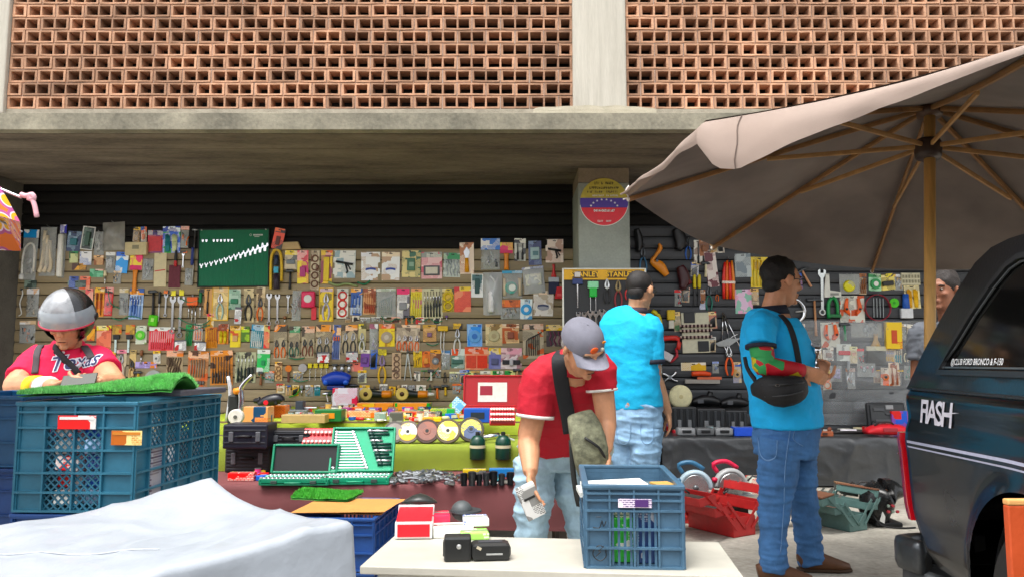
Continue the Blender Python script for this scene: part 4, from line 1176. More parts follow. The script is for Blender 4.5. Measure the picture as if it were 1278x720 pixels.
# ------------------------------------------------------------------ tool board in front of the pillar
def tool_board():
 Y = YP - .045
 a,b = at(703,540,Y),at(806,335,Y)
 t = thing('tool_board','black tool board with a yellow header and a white frame on the pillar','display board',((a.x + b.x) / 2,Y,a.z))
 w,h = b.x - a.x,b.z - a.z
 MB().box((0,.022,h / 2),(w,.02,h)).build('panel',M('2b2c2e',.6,0,.1,200,.1),t)
 hz = at(703,335,Y).z - at(703,348,Y).z
 MB().box((0,.008,h - hz / 2 - .008),(w - .02,.012,hz)).build('header',M('d9a818',.45,0,.08),t)
 f = MB()
 for s in (-1,1): f.box((s * (w / 2 - .006),.004,h / 2),(.014,.024,h),None,.003)
 f.box((0,.0042,h - .004),(w - .03,.024,.010),None,.002)
 f.build('frame',M('dcdcd4',.5),t)
 for k,u in enumerate((730,774)):
  x = at(u,341,Y).x - t.location.x
  MB().box((x,-.0005,h - hz / 2 - .008),(.225,.006,hz * .66),None,.003).build('name_plate',M('4a3410',.5),t)
  text('lettering','STANLEY',.062,M('e6b82a',.4),t,(x,-.0045,h - hz / 2 - .009),bold=.0015)
 def hangt(name,label,u0,v0,u1,v1,fn,cat):
  p,q = at(u0,v1,Y - .02),at(u1,v0,Y - .02)
  o = thing(name,label,cat,((p.x + q.x) / 2,Y + .008,p.z))
  MB().tube([(0,.006,q.z - p.z - .01),(0,-.03,q.z - p.z - .008)],.003,6).build('peg',HOOK,o)
  fn(o,q.x - p.x,q.z - p.z)
 def squ(o,w,h):
  MB().box((0,-.012,h * .72),(w * .9,.022,h * .16),None,.004).build('header',M('27376a',.4),o)
  MB().box((0,-.012,h * .9),(w * .5,.02,h * .14),None,.003).build('grip',M('d2ccc6',.4),o)
  MB().box((0,-.010,h * .32),(.010,.006,h * .64)).build('blade',CHROME,o)
 hangt('try_square','silver square with a blue card on the black tool board',714,338,728,384,squ,'square')
 def grn(o,w,h):
  MB().box((0,-.014,h * .84),(w,.026,h * .22),None,.006).build('label_card',M('8fd0a4',.4),o)
  MB().box((0,-.016,h * .6),(w * .7,.026,h * .3),None,.008).build('grips',M('36b04a',.4),o)
  g = MB()
  for s in (-1,1): g.tube([(s * w * .25,-.012,h * .46),(s * w * .25,-.012,0)],.004,6)
  g.build('shafts',CHROME,o)
 hangt('screwdriver_pair','pair of green handled screwdrivers on the black tool board',734,349,747,388,grn,'screwdrivers')
 hangt('locking_pliers','white locking pliers on the black tool board',753,348,763,378,lambda o,w,h: pliers(o,0,0,h,M('d9dcde',.3,.4),M('15161a',.4),-.012),'pliers')
 hangt('snips','red and black snips on the black tool board',766,349,778,384,lambda o,w,h: pliers(o,0,0,h,M('8a7a5a',.4,.5),M('7a1f24',.4),-.012),'snips')
 hangt('snips','short red handled cutter at the edge of the black tool board',780,352,787,374,lambda o,w,h: pliers(o,0,0,h,DMETAL,M('c22b2e',.4),-.012),'snips')
 for k in range(9):
  u = 722 + 7.4 * k
  def wr(o,w,h):
   g = MB(); wrench_mb(g,0,0,h,-.012); g.build('wrench_body',CHROME,o)
  hangt('spanner','silver spanner in the row of nine on the black tool board',u - 3,385 + .8 * abs(k - 4) + (k % 2),u + 3,425 + k * 2,wr,'spanner')
tool_board()
# ------------------------------------------------------------------ goods on the right shutter
def dark_drill(label,u0,v0,u1,v1,c1,c2):
 t,w,h,rr = hang('power_drill',label,'drill',u0,v0,u1,v1)
 MB().loft([(-w * .1,-.04,h),(w * .05,-.04,h * .7),(w * .1,-.04,h * .4),(0,-.04,h * .1)],[w * .2,w * .3,w * .28,w * .16],.035,(1,0,0),12,3).build('body',M(c1,.4),t,smooth=True)
 MB().loft([(w * .1,-.04,h * .6),(w * .42,-.04,h * .30)],[w * .14,w * .12],.022,(0,0,1),10,2).build('handle',M(c2,.5),t,smooth=True)
 peg(t,0,h - .01,.04)
def jigsaw():
 t,w,h,rr = hang('jigsaw','orange yellow saw handle hanging on the black slats','saw',807,305,833,344)
 MB().loft([(w * .05,-.03,h),(w * .12,-.03,h * .86),(-w * .10,-.03,h * .62),(-w * .28,-.03,h * .42),(w * .08,-.03,h * .30),(w * .42,-.03,0)],[.010,.022,.016,.024,.05,.028],.02,(1,0,.2),12,3).build('handle',M('dc8a1e',.4),t,smooth=True)
 MB().lathe([(.012,0),(.012,.05)],(-w * .05,-.005,h * .45),(0,-1,0),10).build('bolt',DMETAL,t); peg(t,w * .05,h - .01,.03)
jigsaw()
loose('blue handled shears on the black slats beside the pillar','shears','shears',798,308,807,342,l_pliers(DMETAL,M('3f6f92',.45)))
dark_drill('black hand planer hung high under the parasol edge',832,286,858,316,'141416','1c1c20')
dark_drill('black tool with a dark red body below the parasol edge',838,333,862,364,'3a1418','6a1f26')
dark_drill('small black drill beside the pillar',787,287,803,318,'161618','202024')
card('tall white tag card with a dark bit',866,300,876,331,'d4d2ca',None,'9a8a80',None,c_bars(1,DMETAL,BLACKP,.4),dens=.3)
for u in (864,869.5):
 loose('yellow handled black file hung in a pair','file','file',u,343,u + 4.5,381,lambda t,w,h,rr: (MB().lathe([(.012,h * .55),(.017,h * .6),(.016,h * .92),(.010,h)],(0,-.018,0),(0,0,1),9).build('handle',M('d8c42a',.45),t,smooth=True),MB().box((0,-.016,h * .27),(.020,.008,h * .54)).build('blade',M('1a1a1c',.4),t)))
card('white and dark red tilted card',884,312,897,358,'cfc8c2',None,'7a2030','5a1a26',None,tilt=-5,dens=.45)
loose('green handled pliers below the white and red card','pliers','pliers',880,357,889,387,l_pliers(DMETAL,M('1f6a5a',.45)))
def bundle():
 t,w,h,rr = hang('knife_bundle','bundle of red and orange handles on a peg','tools',901,320,915,373)
 for k,c in enumerate(('d8322e','e8702a','d8322e','e2853a')):
  x = (k - 1.5) * w * .26
  MB().loft([(x,-.02,0),(x,-.02,h * .5),(x * .7,-.02,h * (.85 + .04 * (k % 2)))],[w * .11,w * .13,w * .08],.012,(1,0,0),8,2).build('handle',M(c,.4),t,smooth=True)
 MB().box((0,-.02,h * .38),(w * 1.05,.03,h * .06),None,.003).build('band',M('e8dccf',.5),t); peg(t,0,h - .02)
bundle()
card('grey speckled pad card beside the red bundle',918,317,937,346,'a9b0b0',None,'6a7478','7f8a90',None,dens=.6)
card('yellow card of long sticks behind the black haired head',937,321,957,359,'d2be52',None,'a08a2a','b49a3a',c_bars(4,YEL,M('e0cc5a',.4),.6),dens=.3)
card('pale pink patterned card',918,361,939,391,'c9b4c4',None,'d87aa0','9ac0b0',None,dens=.55)
loose('yellow handled brush on the dark slats','brush','hand_brush',831,386,843,411,lambda t,w,h,rr: (MB().box((0,-.02,h * .72),(w * .8,.035,h * .5),None,.008).build('grip',M('d8b832',.45),t),MB().box((0,-.02,h * .25),(w * .5,.03,h * .4),None,.004).build('bristles',M('d6d2c4',.8),t)))
loose('yellow spring clamp beside the cyan collar','clamp','spring_clamp',812,386,826,404,lambda t,w,h,rr: (MB().loft([(-w * .4,-.02,h * .9),(w * .1,-.02,h * .6),(w * .4,-.02,0)],[.02,.024,.014],.015,(1,0,.4),8,3).build('jaw',M('d8c83a',.4),t,smooth=True),MB().loft([(w * .3,-.02,h * .95),(0,-.02,h * .55),(-w * .2,-.02,.01)],[.012,.02,.012],.012,(1,0,0),8,3).build('lever',BLACKP,t,smooth=True)))
def white_rack():
 t,w,h,rr = hang('bit_rack','white perforated rack of drill bits and dark sockets','rack',849,390,888,440)
 MB().box((0,-.006,h * .5),(w * .86,.008,h),None,.002).build('plate',M('cfccb4',.5),t)
 for z in (.40,.56,.68):
  MB().box((0,-.018,h * z),(w,.022,h * .055),None,.003).build('rail',M('c9b4a8',.5),t)
  g = MB()
  for k in range(8): g.lathe([(.009,0),(.011,.03)],(-w * .42 + w * .84 * k / 7,-.032,h * z - .02),(0,0,1),7)
  g.build('sockets',M('3a1c22',.4,.4),t,smooth=True)
 for x,z in ((-.18,.88),(.22,.16)):
  MB().box((w * x,-.014,h * z),(w * .34,.014,h * .26),None,.004).build('bit_block',M('26282a',.45),t)
 peg(t,0,h - .008)
white_rack()
def band_clamp(label,u0,v0,u1,v1):
 t,w,h,rr = hang('band_clamp',label,'clamp',u0,v0,u1,v1)
 MB().loft([(-w * .45,-.03,h * .4),(-w * .4,-.03,h * .85),(0,-.03,h * .95),(w * .45,-.03,h * .9),(w * .40,-.03,h * .5)],[.022,.028,.024,.024,.018],.018,(0,0,1),10,3).build('arc',M('c8342c',.45),t,smooth=True)
 MB().box((-w * .1,-.03,h * .25),(w * .5,.04,h * .3),(0,.5,0),.008).build('jaw',M('d6cfd0',.4),t)
 MB().loft([(w * .3,-.03,h * .55),(w * .35,-.03,h * .25),(w * .05,-.03,0)],[.012,.014,.01],.012,(1,0,0),8,2).build('lever',M('a82430',.45),t,smooth=True)
 peg(t,0,h * .95,.03)
band_clamp('red and white clamp between the two cyan shirts',820,420,848,452)
def star_puller():
 t,w,h,rr = hang('gear_puller','silver star shaped puller','puller',824,459,847,482)
 g = MB()
 for a in (35,145,215,325):
  g.loft([(w / 2 * 0,-.02,h / 2),(w * .30 * math.cos(R(a)),-.02,h / 2 + h * .3 * math.sin(R(a))),(w * .46 * math.cos(R(a + 12)),-.02,h / 2 + h * .46 * math.sin(R(a + 12)))],[.014,.012,.007],.012,(0,1,0),8,2)
 g.build('arms',CHROME,t,smooth=True); MB().lathe([(.018,0),(.018,.03)],(0,-.005,h / 2),(0,-1,0),12).build('hub',METAL,t)
star_puller()
def disc_pad():
 t,w,h,rr = hang('polishing_pad','round cream polishing pad leaning on the dark slats','pad',834,481,863,508,YI - .25)
 MB().lathe([(w * .42,0),(w * .5,.012),(w * .49,.035),(w * .40,.05)],(0,0,h / 2),(0,-1,0),26).build('pad',M('d8d2ac',.9,0,.12,30,.6,120),t,smooth=True)
 MB().lathe([(.02,0),(.018,.004)],(0,-.049,h / 2),(0,-1,0),12).build('centre',M('c8bd92',.8),t)
 MB().tube([(0,.25,h / 2),(0,0,h / 2)],.008,8).build('spindle',DMETAL,t)
disc_pad()
def wire_frame():
 t,w,h,rr = hang('bow_saw_frame','bare steel triangle frame with crossing bars','saw frame',896,390,927,456)
 g = MB()
 for a,b in (((-.28,1),(.5,.15)),((-.30,1),(-.34,.45)),((-.28,.98),(-.08,.5)),((-.35,.48),(.45,.52)),((-.34,.46),(.05,.0)),((-.1,.5),(.3,.62))):
  g.tube([(a[0] * w,-.02,a[1] * h),(b[0] * w,-.02,b[1] * h)],.006,7)
 g.build('bars',CHROME,t,smooth=True)
 MB().prism([(-w * .6,h * .42),(-w * .1,h * .52),(w * .3,h * .5),(-w * .1,h * .36),(-w * .5,h * .36)],-.025,-.032).build('blade',M('c4c8c8',.25,.7),t)
 peg(t,-w * .28,h - .01)
wire_frame()
loose('orange handled pliers under the steel triangle frame','pliers','pliers',902,431,917,468,lambda t,w,h,rr: pliers(t,0,0,h,CHROME,M('e8622a',.4),-.03))
card('yellow and white strip card above an orange trowel',850,452,881,462,'d6d0c4',None,'d8b42a','dcb82a',cat='label strip',name='label_strip')
def trowel():
 t,w,h,rr = hang('float_trowel','steel float with an orange red handle on the dark slats','trowel',854,462,897,479,YI - .02)
 MB().box((0,-.02,h * .2),(w,.03,h * .3),None,.003).build('plate',M('a9a49c',.4,.5),t)
 MB().loft([(-w * .32,-.05,h * .75),(0,-.05,h * .8),(w * .22,-.05,h * .72)],[.022,.026,.018],.022,(0,0,1),10,3).build('handle',M('e0522a',.45),t,smooth=True)
 MB().box((w * .2,-.03,h * .45),(w * .7,.02,h * .2),None,.003).build('tang',M('c86a4a',.5),t)
 MB().tube([(0,.03,h * .3),(0,-.01,h * .3)],.006,6).build('peg',HOOK,t)
trowel()
# right of the man with the arm sleeve
loose('wooden handled tack hammer tilted against the slats','hammer','hammer',1003,333,1019,358,l_hammer(M('c09070',.6),DMETAL),-28)
loose('big chrome spanner hung upright on the grey slats','spanner','spanner',1019,336,1031,393,l_wrench(M('c9ccca',.22,.9)))
def lsquare():
 t,w,h,rr = hang('carpenter_square','white carpenter square on the dark slats','square',1028,342,1048,371)
 MB().prism([(-w * .5,0),(w * .5,0),(w * .5,h * .22),(-w * .15,h * .30),(-w * .15,h),(-w * .35,h),(-w * .5,h * .2)],-.006,-.018).build('blade',M('d6d6cc',.45),t); MB().box((w * .1,-.020,h * .13),(w * .5,.004,h * .1)).build('scale',M('8a8a84',.5),t); peg(t,-w * .25,h - .01)
lsquare()
bag('clear bag with a round yellow tape',1048,341,1074,367,None,lambda t,w,h,rr: MB().lathe([(.05,0),(.055,.008),(.055,.03),(.04,.035)],(-w * .12,-.012,h * .38),(0,-1,0),18).build('tape_roll',M('d8d03a',.4),t,smooth=True),puff=.045)
loose('long wooden hammer handle on the slats','hammer','hammer',1008,371,1026,419,l_hammer(M('b9855e',.6),DMETAL))
loose('silver clamp body left of the long wooden handle','clamp','clamp',990,373,1006,402,lambda t,w,h,rr: (MB().loft([(-w * .3,-.02,h),(w * .2,-.02,h * .7),(w * .25,-.02,h * .3),(-w * .2,-.02,0)],[.016,.02,.02,.014],.016,(1,0,0),9,3).build('frame',CHROME,t,smooth=True),MB().tube([(-w * .4,-.025,h * .45),(w * .4,-.025,h * .5)],.008,8).build('screw',METAL,t)))
def gclamp():
 t,w,h,rr = hang('spring_clamp','green plastic clamp on the grey slats','clamp',1031,371,1046,397)
 MB().loft([(-w * .35,-.02,0),(-w * .35,-.02,h * .7),(0,-.02,h),(w * .3,-.02,h * .7),(w * .32,-.02,h * .2)],[.016,.017,.017,.016,.012],.016,(1,0,0),9,3).build('bow',M('2a8a4a',.4),t,smooth=True); MB().box((w * .15,-.02,h * .12),(w * .9,.03,h * .16),None,.004).build('foot',M('1f6a3a',.4),t); peg(t,0,h - .01,.02)
gclamp()
def clamp_card(label,u0,v0,u1,v1):
 def f(t,w,h,a,b,rr):
  for s in (-1,1):
   MB().loft([(s * w * .22,-.016,b),(s * w * .28,-.020,(a + b) * .55),(s * w * .14,-.016,a + (b - a) * .3)],[.014,.022,.012],.013,(1,0,0),9,3).build('clamp',M('e4622a',.4),t,smooth=True)
   MB().lathe([(.013,0),(.010,.008)],(s * w * .27,-.030,(a + b) * .52),(0,-1,0),10).build('pivot',BLACKP,t)
 card(label,u0,v0,u1,v1,'c6c6bc',None,'4a4c4c','b85a34',f,dens=.3)
clamp_card('white card with two orange clamps next to a red cable',1049,369,1078,402)
clamp_card('white card with two orange clamps below the green clamp',1025,402,1048,433)
def cable_loop():
 t,w,h,rr = hang('cable','dark red cable coiled in a wide ring','cable',1078,367,1109,401)
 MB().tube([(w * .48 * math.cos(a * .35),-.012 - .0008 * a,h / 2 + h * .48 * math.sin(a * .35)) for a in range(38)],.0055,6,1).build('coil',M('8a2030',.45),t,smooth=True); peg(t,0,h - .012,.04)
 g = MB()
 for k in range(4): g.box((-w * .12 + w * .12 * k,-.008,h * .5),(.006,.008,h * .7))
 g.build('skewers',M('9aa0a0',.4,.5),t)
cable_loop()
card('green blister with a round roll near the parasol hem',1084,342,1099,363,'a9c8ae','2f7a4a','4a8a5a',None,c_roll('3a9a5a'),dome=False)
card('cream and yellow card with a black planer',1099,342,1117,362,'d9c88a','e0c86a','5a4a30',None,c_block('24241f',.7,.4,.03),hh=.2,tilt=-5)
def tray():
 t,w,h,rr = hang('grid_tray','cream grid tray beside the parasol pole','tray',1124,341,1147,356)
 MB().box((0,-.01,h / 2),(w,.02,h),None,.003).build('back',M('cfc9ac',.5),t)
 for r_ in range(2):
  for k in range(6): MB().box((-w * .4 + w * .16 * k,-.0215,h * (.3 + .4 * r_)),(w * .1,.004,h * .26)).build('cell',M('8a866e',.5),t)
 peg(t,0,h - .01)
tray()
card('pair of yellow work gloves on a card',1130,356,1148,385,'cfc6a4',None,'8a8470',None,c_glove('e0a82a','e6b83a'),dens=.2,tilt=-4)
loose('blue handled white brush','brush','hand_brush',1122,367,1137,397,lambda t,w,h,rr: (MB().loft([(0,-.02,h),(0,-.02,h * .4)],[w * .22,w * .3],.02,(1,0,0),10).build('handle',M('2a5ab0',.45),t,smooth=True),MB().box((0,-.02,h * .2),(w * .9,.04,h * .4),None,.006).build('bristles',M('dfe2e4',.8),t)))
loose('lime green disc beside the red cable','disc','sanding_disc',1110,371,1121,385,lambda t,w,h,rr: (MB().lathe([(w * .5,0),(w * .5,.012)],(0,-.002,h / 2),(0,-1,0),20).build('pad',M('5cc43a',.6),t),MB().lathe([(w * .15,0),(w * .15,.003)],(0,-.014,h / 2),(0,-1,0),12).build('hub',M('3a9a2a',.6),t)))
loose('wide paint brush with a pale wooden handle','brush','paint_brush',1080,416,1105,452,l_brush(M('c0a070',.6),M('2a2a28',.85),M('d2cfb8',.4)))
def yellow_box():
 t,w,h,rr = hang('boxed_tool','yellow box with a red printed tool','box',1104,402,1122,435)
 MB().box((0,-.025,h / 2),(w,.05,h),None,.002).build('box',PRINT('dcb818','c8342a','b83a1e',.5,4,dens=.25),t); MB().box((0,-.022,h * .96),(w * .9,.05,h * .1),None,.003).build('blue_lid',M('3a6ab0',.45),t); MB().box((0,-.0515,h * .45),(w * .35,.003,h * .5),None,.001).build('printed_tool',M('c8502a',.5),t); peg(t,0,h,.04)
yellow_box()
bag('clear bag with folded silver sheets',1062,402,1100,421,None,b_bits(['b4babc','8a8f92'],8,.016),puff=.04)
card('white card with a red level',1044,429,1062,450,'cfd4cf',None,'a0a8a4',None,c_block('cc2a3a',.8,.3,.016),dens=.2)
loose('thin silver screwdriver under the red level','screwdriver','screwdriver',1052,450,1059,487,l_driver(CHROME,M('9aa0a4',.4),None,.3),6)
card('pale card with two brown sticks at the bottom of the grey slats',1110,452,1122,481,'d2c4b4',None,'a05a3a',None,c_bars(2,M('b4704a',.5),M('a05a3a',.5),.6),dens=.2)
card('small rust coloured card beside the parasol pole',1136,417,1145,434,'c49a84',None,'a04a34',None)
bag('clear bag of teal wall plugs',1128,455,1144,474,None,b_bits(['3a9a84','a9cfc0'],10,.008))
bag('clear bag of pink pieces near the wide brush',1070,452,1092,470,None,b_bits(['d88a9a','c4ccd0'],6,.012))
bag('clear bag with a violet part at the elbow of the cyan shirt',1036,455,1050,476,None,b_block('a49cc0',.6,.6),puff=.03)
# thin clear film stretched over the lower slats
def film():
 a,b = at(988,530,YI - .012),at(1150,400,YI - .012)
 m_ = MB(); m_.grid(lambda s,q: (a.x + (b.x - a.x) * s,YI - .006 - .05 * (1 - abs(noise.noise((s * 4 + q,q * 3 - s * 2,4)))) ** 4 - .02 * noise.noise((s * 9,q * 5,9)),a.z + (b.z - a.z) * q),60,36)
 o = m_.build('plastic_film',M('e6eaea',.14,0,.1,6,alpha=.22,coat=.8),None,smooth=True); tag(o,'wrinkled clear plastic film over the lower grey slats','plastic sheet')
film()
# ------------------------------------------------------------------ stepped stall on the left
ZT1,ZT2,ZT3 = .482,.645,.752
YT1,YT2,YT3 = 4.40,4.95,5.56
def cloth_mat(col,rough=.8,sheen=.3):
 return M(col,rough,0,.10,8,.35,700)
def cloth_front(x0,x1,y,ztop_,zbot,depth,amp=.02,seed=0,back=.5):
 m_ = MB()
 nu,nv = 120,26
 def fn(s,q):
  x = x0 + (x1 - x0) * s
  L = back + (ztop_ - zbot)
  d = q * L
  if d < back:
   f = 1 - d / back
   return (x,y + back - d,ztop_ + .004 * noise.noise((x * 6,d * 6,seed)))
  z = d - back
  f = min(1,z / .08)
  sw = amp * f * (noise.noise((x * 2.2,z * 4,seed)) + .6 * noise.noise((x * 1.0 + z * 3,z * 7,seed + 3)) + .35 * math.sin(x * 9 + 4 * noise.noise((x,z * 2,seed))) * z / .25)
  return (x,y - .012 * f - sw - .02 * f * z,ztop_ - z + .012 * noise.noise((x * 2,5,seed)) * f)
 return m_.grid(fn,nu,nv)
def stall_table(label,x0,x1,y0,y1,zt,zb,mat,seed,amp=.02,legs=True,zfloor=0.):
 t = thing('stall_table',label,'table',((x0 + x1) / 2,(y0 + y1) / 2,zfloor))
 inv = Matrix.Translation(-t.location)
 MB().box2((x0 + .01,y0 + .012,zt - .03),(x1 - .01,y1,zt - .006)).xf(inv).build('table_top',M('7a6248',.7),t)
 cloth_front(x0,x1,y0,zt,zb,0,amp,seed,y1 - y0 - .02).xf(inv).build('cloth',mat,t,smooth=True)
 for x in (x0 + .06,x1 - .06):
  for y in (y0 + .08,y1 - .06):
   MB().box2((x - .02,y - .02,zfloor),(x + .02,y + .02,zt - .031)).xf(inv).build('leg',M('5a5048',.6),t)
 return t
XL0 = -2.35
stall_table('low stall table under a draped maroon cloth',XL0,at(717,620,YT1).x,YT1,YT2 + .02,ZT1,.235,cloth_mat('6e3e3f'),1,.020)
stall_table('stall step covered with lime green cloth',XL0,at(716,620,YT1).x - .01,YT2,YT3 + .02,ZT2,ZT1 + .006,cloth_mat('7f8d38'),2,.012)
stall_table('back shelf of the stall covered with lime green cloth',XL0,.28,YT3,YW - .02,ZT3,ZT2 + .006,cloth_mat('95a53a'),3,.010)
def rest(u,v,z,dy=0):
 p = on(u,v,z); return Vector((p.x,p.y + dy,z))
def put(name,label,cat,u,v,z,rz=0.,group=None,dz=0.):
 p = on(u,v,z)
 return thing(name,label,cat,(p.x,p.y,z + .001 + dz),(0,0,R(rz)),group),(p - Vector((0,0,ZC))).length / F_PX
def boxthing(label,cat,name,u,v,z,wpx,hpx,dep,base,ink='3a3a3a',ink2=None,rz=0.,lid=None,bev=.004,printed=True,dz=0.):
 t,k = put(name,label,cat,u,v,z,rz,dz=dz)
 w,h = wpx * k,hpx * k
 MB().box((0,dep / 2,h / 2),(w,dep,h),None,bev).build('box',PRINT(base,ink,ink2,.7,u * .1,dens=.4) if printed else M(base,.45),t)
 if lid: MB().box((0,-.001,h * .5),(w * .5,.004,h * .45)).build('label_patch',M(lid,.5),t)
 MB().box((0,dep / 2,h + .0012),(w * .96,dep * .1,.002)).build('seam',M('8a8a80',.6),t)
 return t
# --- back shelf goods
def polisher():
 t,k = put('lever_press','silver lever tool with a round white dial','tool',296,530,ZT3 - .0,0)
 MB().lathe([(.048,0),(.05,.01),(.05,.035),(.044,.04)],(0,0,.055),(0,-1,0),24).build('dial',M('dcd8cc',.5),t,auto=40)
 MB().lathe([(.012,0),(.012,.006)],(0,-.040,.055),(0,-1,0),12).build('dial_hub',M('5a5a52',.5),t)
 MB().loft([(0,.03,.0),(.012,.03,.16),(.01,.03,.25),(.08,.03,.33)],[.02,.02,.016,.012],.02,(1,0,0),10,3).build('column',CHROME,t,smooth=True)
 MB().loft([(-.09,.05,.02),(-.07,.05,.2),(-.09,.05,.32)],[.012,.014,.012],.012,(1,0,0),8,3).build('back_arm',M('cfd2d4',.3,.5),t,smooth=True)
 MB().lathe([(.02,0),(.024,.03),(.018,.05)],(-.04,.03,.22),(1,0,.1),10).build('orange_knob',M('e08a2a',.45),t,smooth=True)
 MB().box((-.05,.06,.10),(.07,.05,.2),None,.015).build('motor',M('1c201c',.5),t)
polisher()
def big_drill():
 t,k = put('impact_drill','big black cordless drill standing on its battery','drill',337,540,ZT2,0)
 k = 5.15 / F_PX
 def q(u,v,y=0): return ((u - 337) * k,y,(540 - v) * k)
 MB().loft([q(322,502),q(328,498),q(338,495),q(348,494),q(351,498)],[.03,.040,.045,.042,.03],[.04,.05,.055,.05,.035],(0,0,1),14,3).build('motor_housing',M('1b1a20',.35),t,smooth=True)
 MB().lathe([(.012,0),(.020,.01),(.022,.035),(.03,.045)],q(313,496),(1,0,.05),12).build('chuck',M('26262a',.4,.5),t,smooth=True)
 MB().loft([q(336,505),q(338,515),q(341,530),q(343,540)],[.022,.020,.022,.030],[.022,.020,.022,.03],(1,0,0),12,3).build('grip',M('17171a',.5),t,smooth=True)
 MB().box(((340 - 337) * k,0,.020),(.085,.07,.038),None,.008).build('battery',M('131316',.45),t,smooth=True)
 MB().lathe([(.018,0),(.018,.004)],q(333,498,-.052),(0,-1,0),16).build('red_badge',M('c8242e',.4),t)
 MB().box(q(346,496),(.02,.098,.05),None,.004).build('vent',M('0b0b0d',.6),t)
big_drill()
def bottle():
 t,k = put('oil_bottle','small pale blue oil bottle in front of the drill','bottle',322,545,ZT2,0)
 MB().lathe([(.022,.03),(.027,.035),(.028,.09),(.018,.108),(.012,.112)],(0,0,0),(0,0,1),16).build('bottle_body',M('b8d4de',.3,0,.08),t,smooth=True)
 MB().lathe([(.030,0),(.030,.03)],(0,0,0),(0,0,1),16).build('cap',M('1a1c20',.45),t)
bottle()
boxthing('white and orange printed box behind the big drill','box','carton',318,527,ZT3,30,18,.14,'d8a07a','e06a2a','2a4a6a')
boxthing('orange printed carton right of the drill grip','box','carton',346,521,ZT3,18,14,.12,'d87a44','b8401e','8a2a1e')
boxthing('flat wooden box lying along the back shelf','box','wood_box',378,528,ZT3,52,10,.12,'b49a6a','c9b48a',None,printed=False)
def vise():
 t,k = put('drill_vise','grey metal vise block on the back shelf','vise',368,517,ZT3,0)
 MB().box((0,.05,.02),(.20,.10,.035),None,.004).build('bed',M('7a7d7f',.4,.6),t); MB().box((.03,.05,.07),(.06,.09,.07),None,.004).build('jaw',M('2f3644',.45),t); MB().box((-.07,.05,.05),(.025,.09,.04),None,.003).build('jaw',M('8f9294',.4,.6),t); MB().tube([(.06,.05,.05),(.16,.05,.05)],.008,8).build('screw',METAL,t)
vise()
def green_drill():
 t,k = put('corded_drill','dark green corded drill lying on a white box','drill',424,508,ZT3,0,None,.05)
 MB().loft([(-.12,.06,.07),(-.05,.06,.075),(.05,.06,.075),(.12,.06,.07)],[.02,.035,.042,.038],[.02,.035,.042,.04],(0,0,1),12,3).build('housing',M('1f3a26',.4),t,smooth=True)
 MB().lathe([(.04,0),(.042,.02),(.03,.05)],(.09,.06,.07),(1,0,0),12).build('blue_end',M('2a3a86',.45),t,smooth=True)
 MB().lathe([(.02,0),(.018,.05),(.008,.06)],(-.12,.06,.07),(-1,0,0),10).build('chuck',CHROME,t,smooth=True)
 g = MB(); g.tube([(-.13,.02,.06),(-.11,.0,.0)],.005,6); g.tube([(-.08,.02,.06),(-.07,.0,.0)],.005,6); g.build('stand',WHITEP,t)
 MB().loft([(.03,.06,.06),(.05,.06,-.045)],[.024,.02],.022,(1,0,0),10).build('grip',M('1a2a1e',.5),t,smooth=True)
boxthing('white and pink carton under the green drill','box','carton',424,512,ZT3,46,5,.16,'d9d4d2','c4304a',None)
green_drill()
boxthing('tall white and lilac box behind the green drill','box','carton',430,509,ZT3,30,24,.08,'d6d2dc','d8a0b0','cf3a56',dz=0)
boxthing('green metal case with an orange label','box','tool_case',409,526,ZT3,32,14,.15,'1f6a34','1f6a34',None,lid='d88a2a',printed=False)
def blue_sander():
 t,w,h,rr = hang('palm_router','bright blue palm sander hooked on the slats','sander',402,462,441,486)
 MB().loft([(-w * .42,-.06,h * .45),(-w * .1,-.06,h * .6),(w * .2,-.06,h * .6),(w * .42,-.06,h * .5)],[h * .25,h * .36,h * .34,h * .26],[.05,.06,.06,.05],(0,0,1),14,3).build('body',M('1c3ea6',.35),t,smooth=True)
 for s in (-1,1): MB().ell((s * w * .32,-.09,h * .42),(.03,.03,.03),None,12,9).build('knob',M('2f62d2',.3),t,smooth=True)
 MB().box((0,-.06,h * .12),(w * .55,.09,h * .22),None,.008).build('base',M('16307e',.4),t); peg(t,0,h * .95,.04)
blue_sander()
def grinder(label,u0,tip):
 t,k = put('angle_grinder',label,'grinder',u0 + 20,507,ZT3,0,None,.045)
 k = 6.6 / F_PX
 MB().lathe([(.058,0),(.06,.004),(.052,.012)],(-.085,-.06,.075),(0,-1,0),26).build('disc',M('d8c070',.6,0,.1),t,auto=40)
 MB().lathe([(.058,0),(.054,.010)],(-.085,-.056,.075),(0,-1,0),26).build('disc_rim',M('e6e2d6',.5),t,auto=40)
 MB().lathe([(.022,0),(.020,.008),(.012,.012)],(-.085,-.071,.075),(0,-1,0),16).build('flange',M('4a3420',.4,.4),t,smooth=True)
 MB().loft([(-.13,-.02,.078),(-.06,-.02,.078),(.02,-.01,.07),(.07,-.01,.07)],[.035,.04,.032,.032],[.035,.04,.034,.034],(0,0,1),12,3).build('gear_head',M('1c2422',.4),t,smooth=True)
 MB().loft([(.06,-.01,.07),(.09,-.01,.07),(.15,-.01,.07)],[.034,.036,.03],[.034,.036,.03],(0,0,1),12,2).build('motor_cover',M('e08a1a',.4),t,smooth=True)
 if tip: MB().lathe([(.02,0),(.012,.06)],(.15,-.01,.07),(1,0,0),10).build('cord_guard',M('e4e4e0',.4),t,smooth=True)
grinder('angle grinder with an orange motor cover, left of the pair',449,False)
grinder('angle grinder with an orange cover and a white cord guard',494,True)
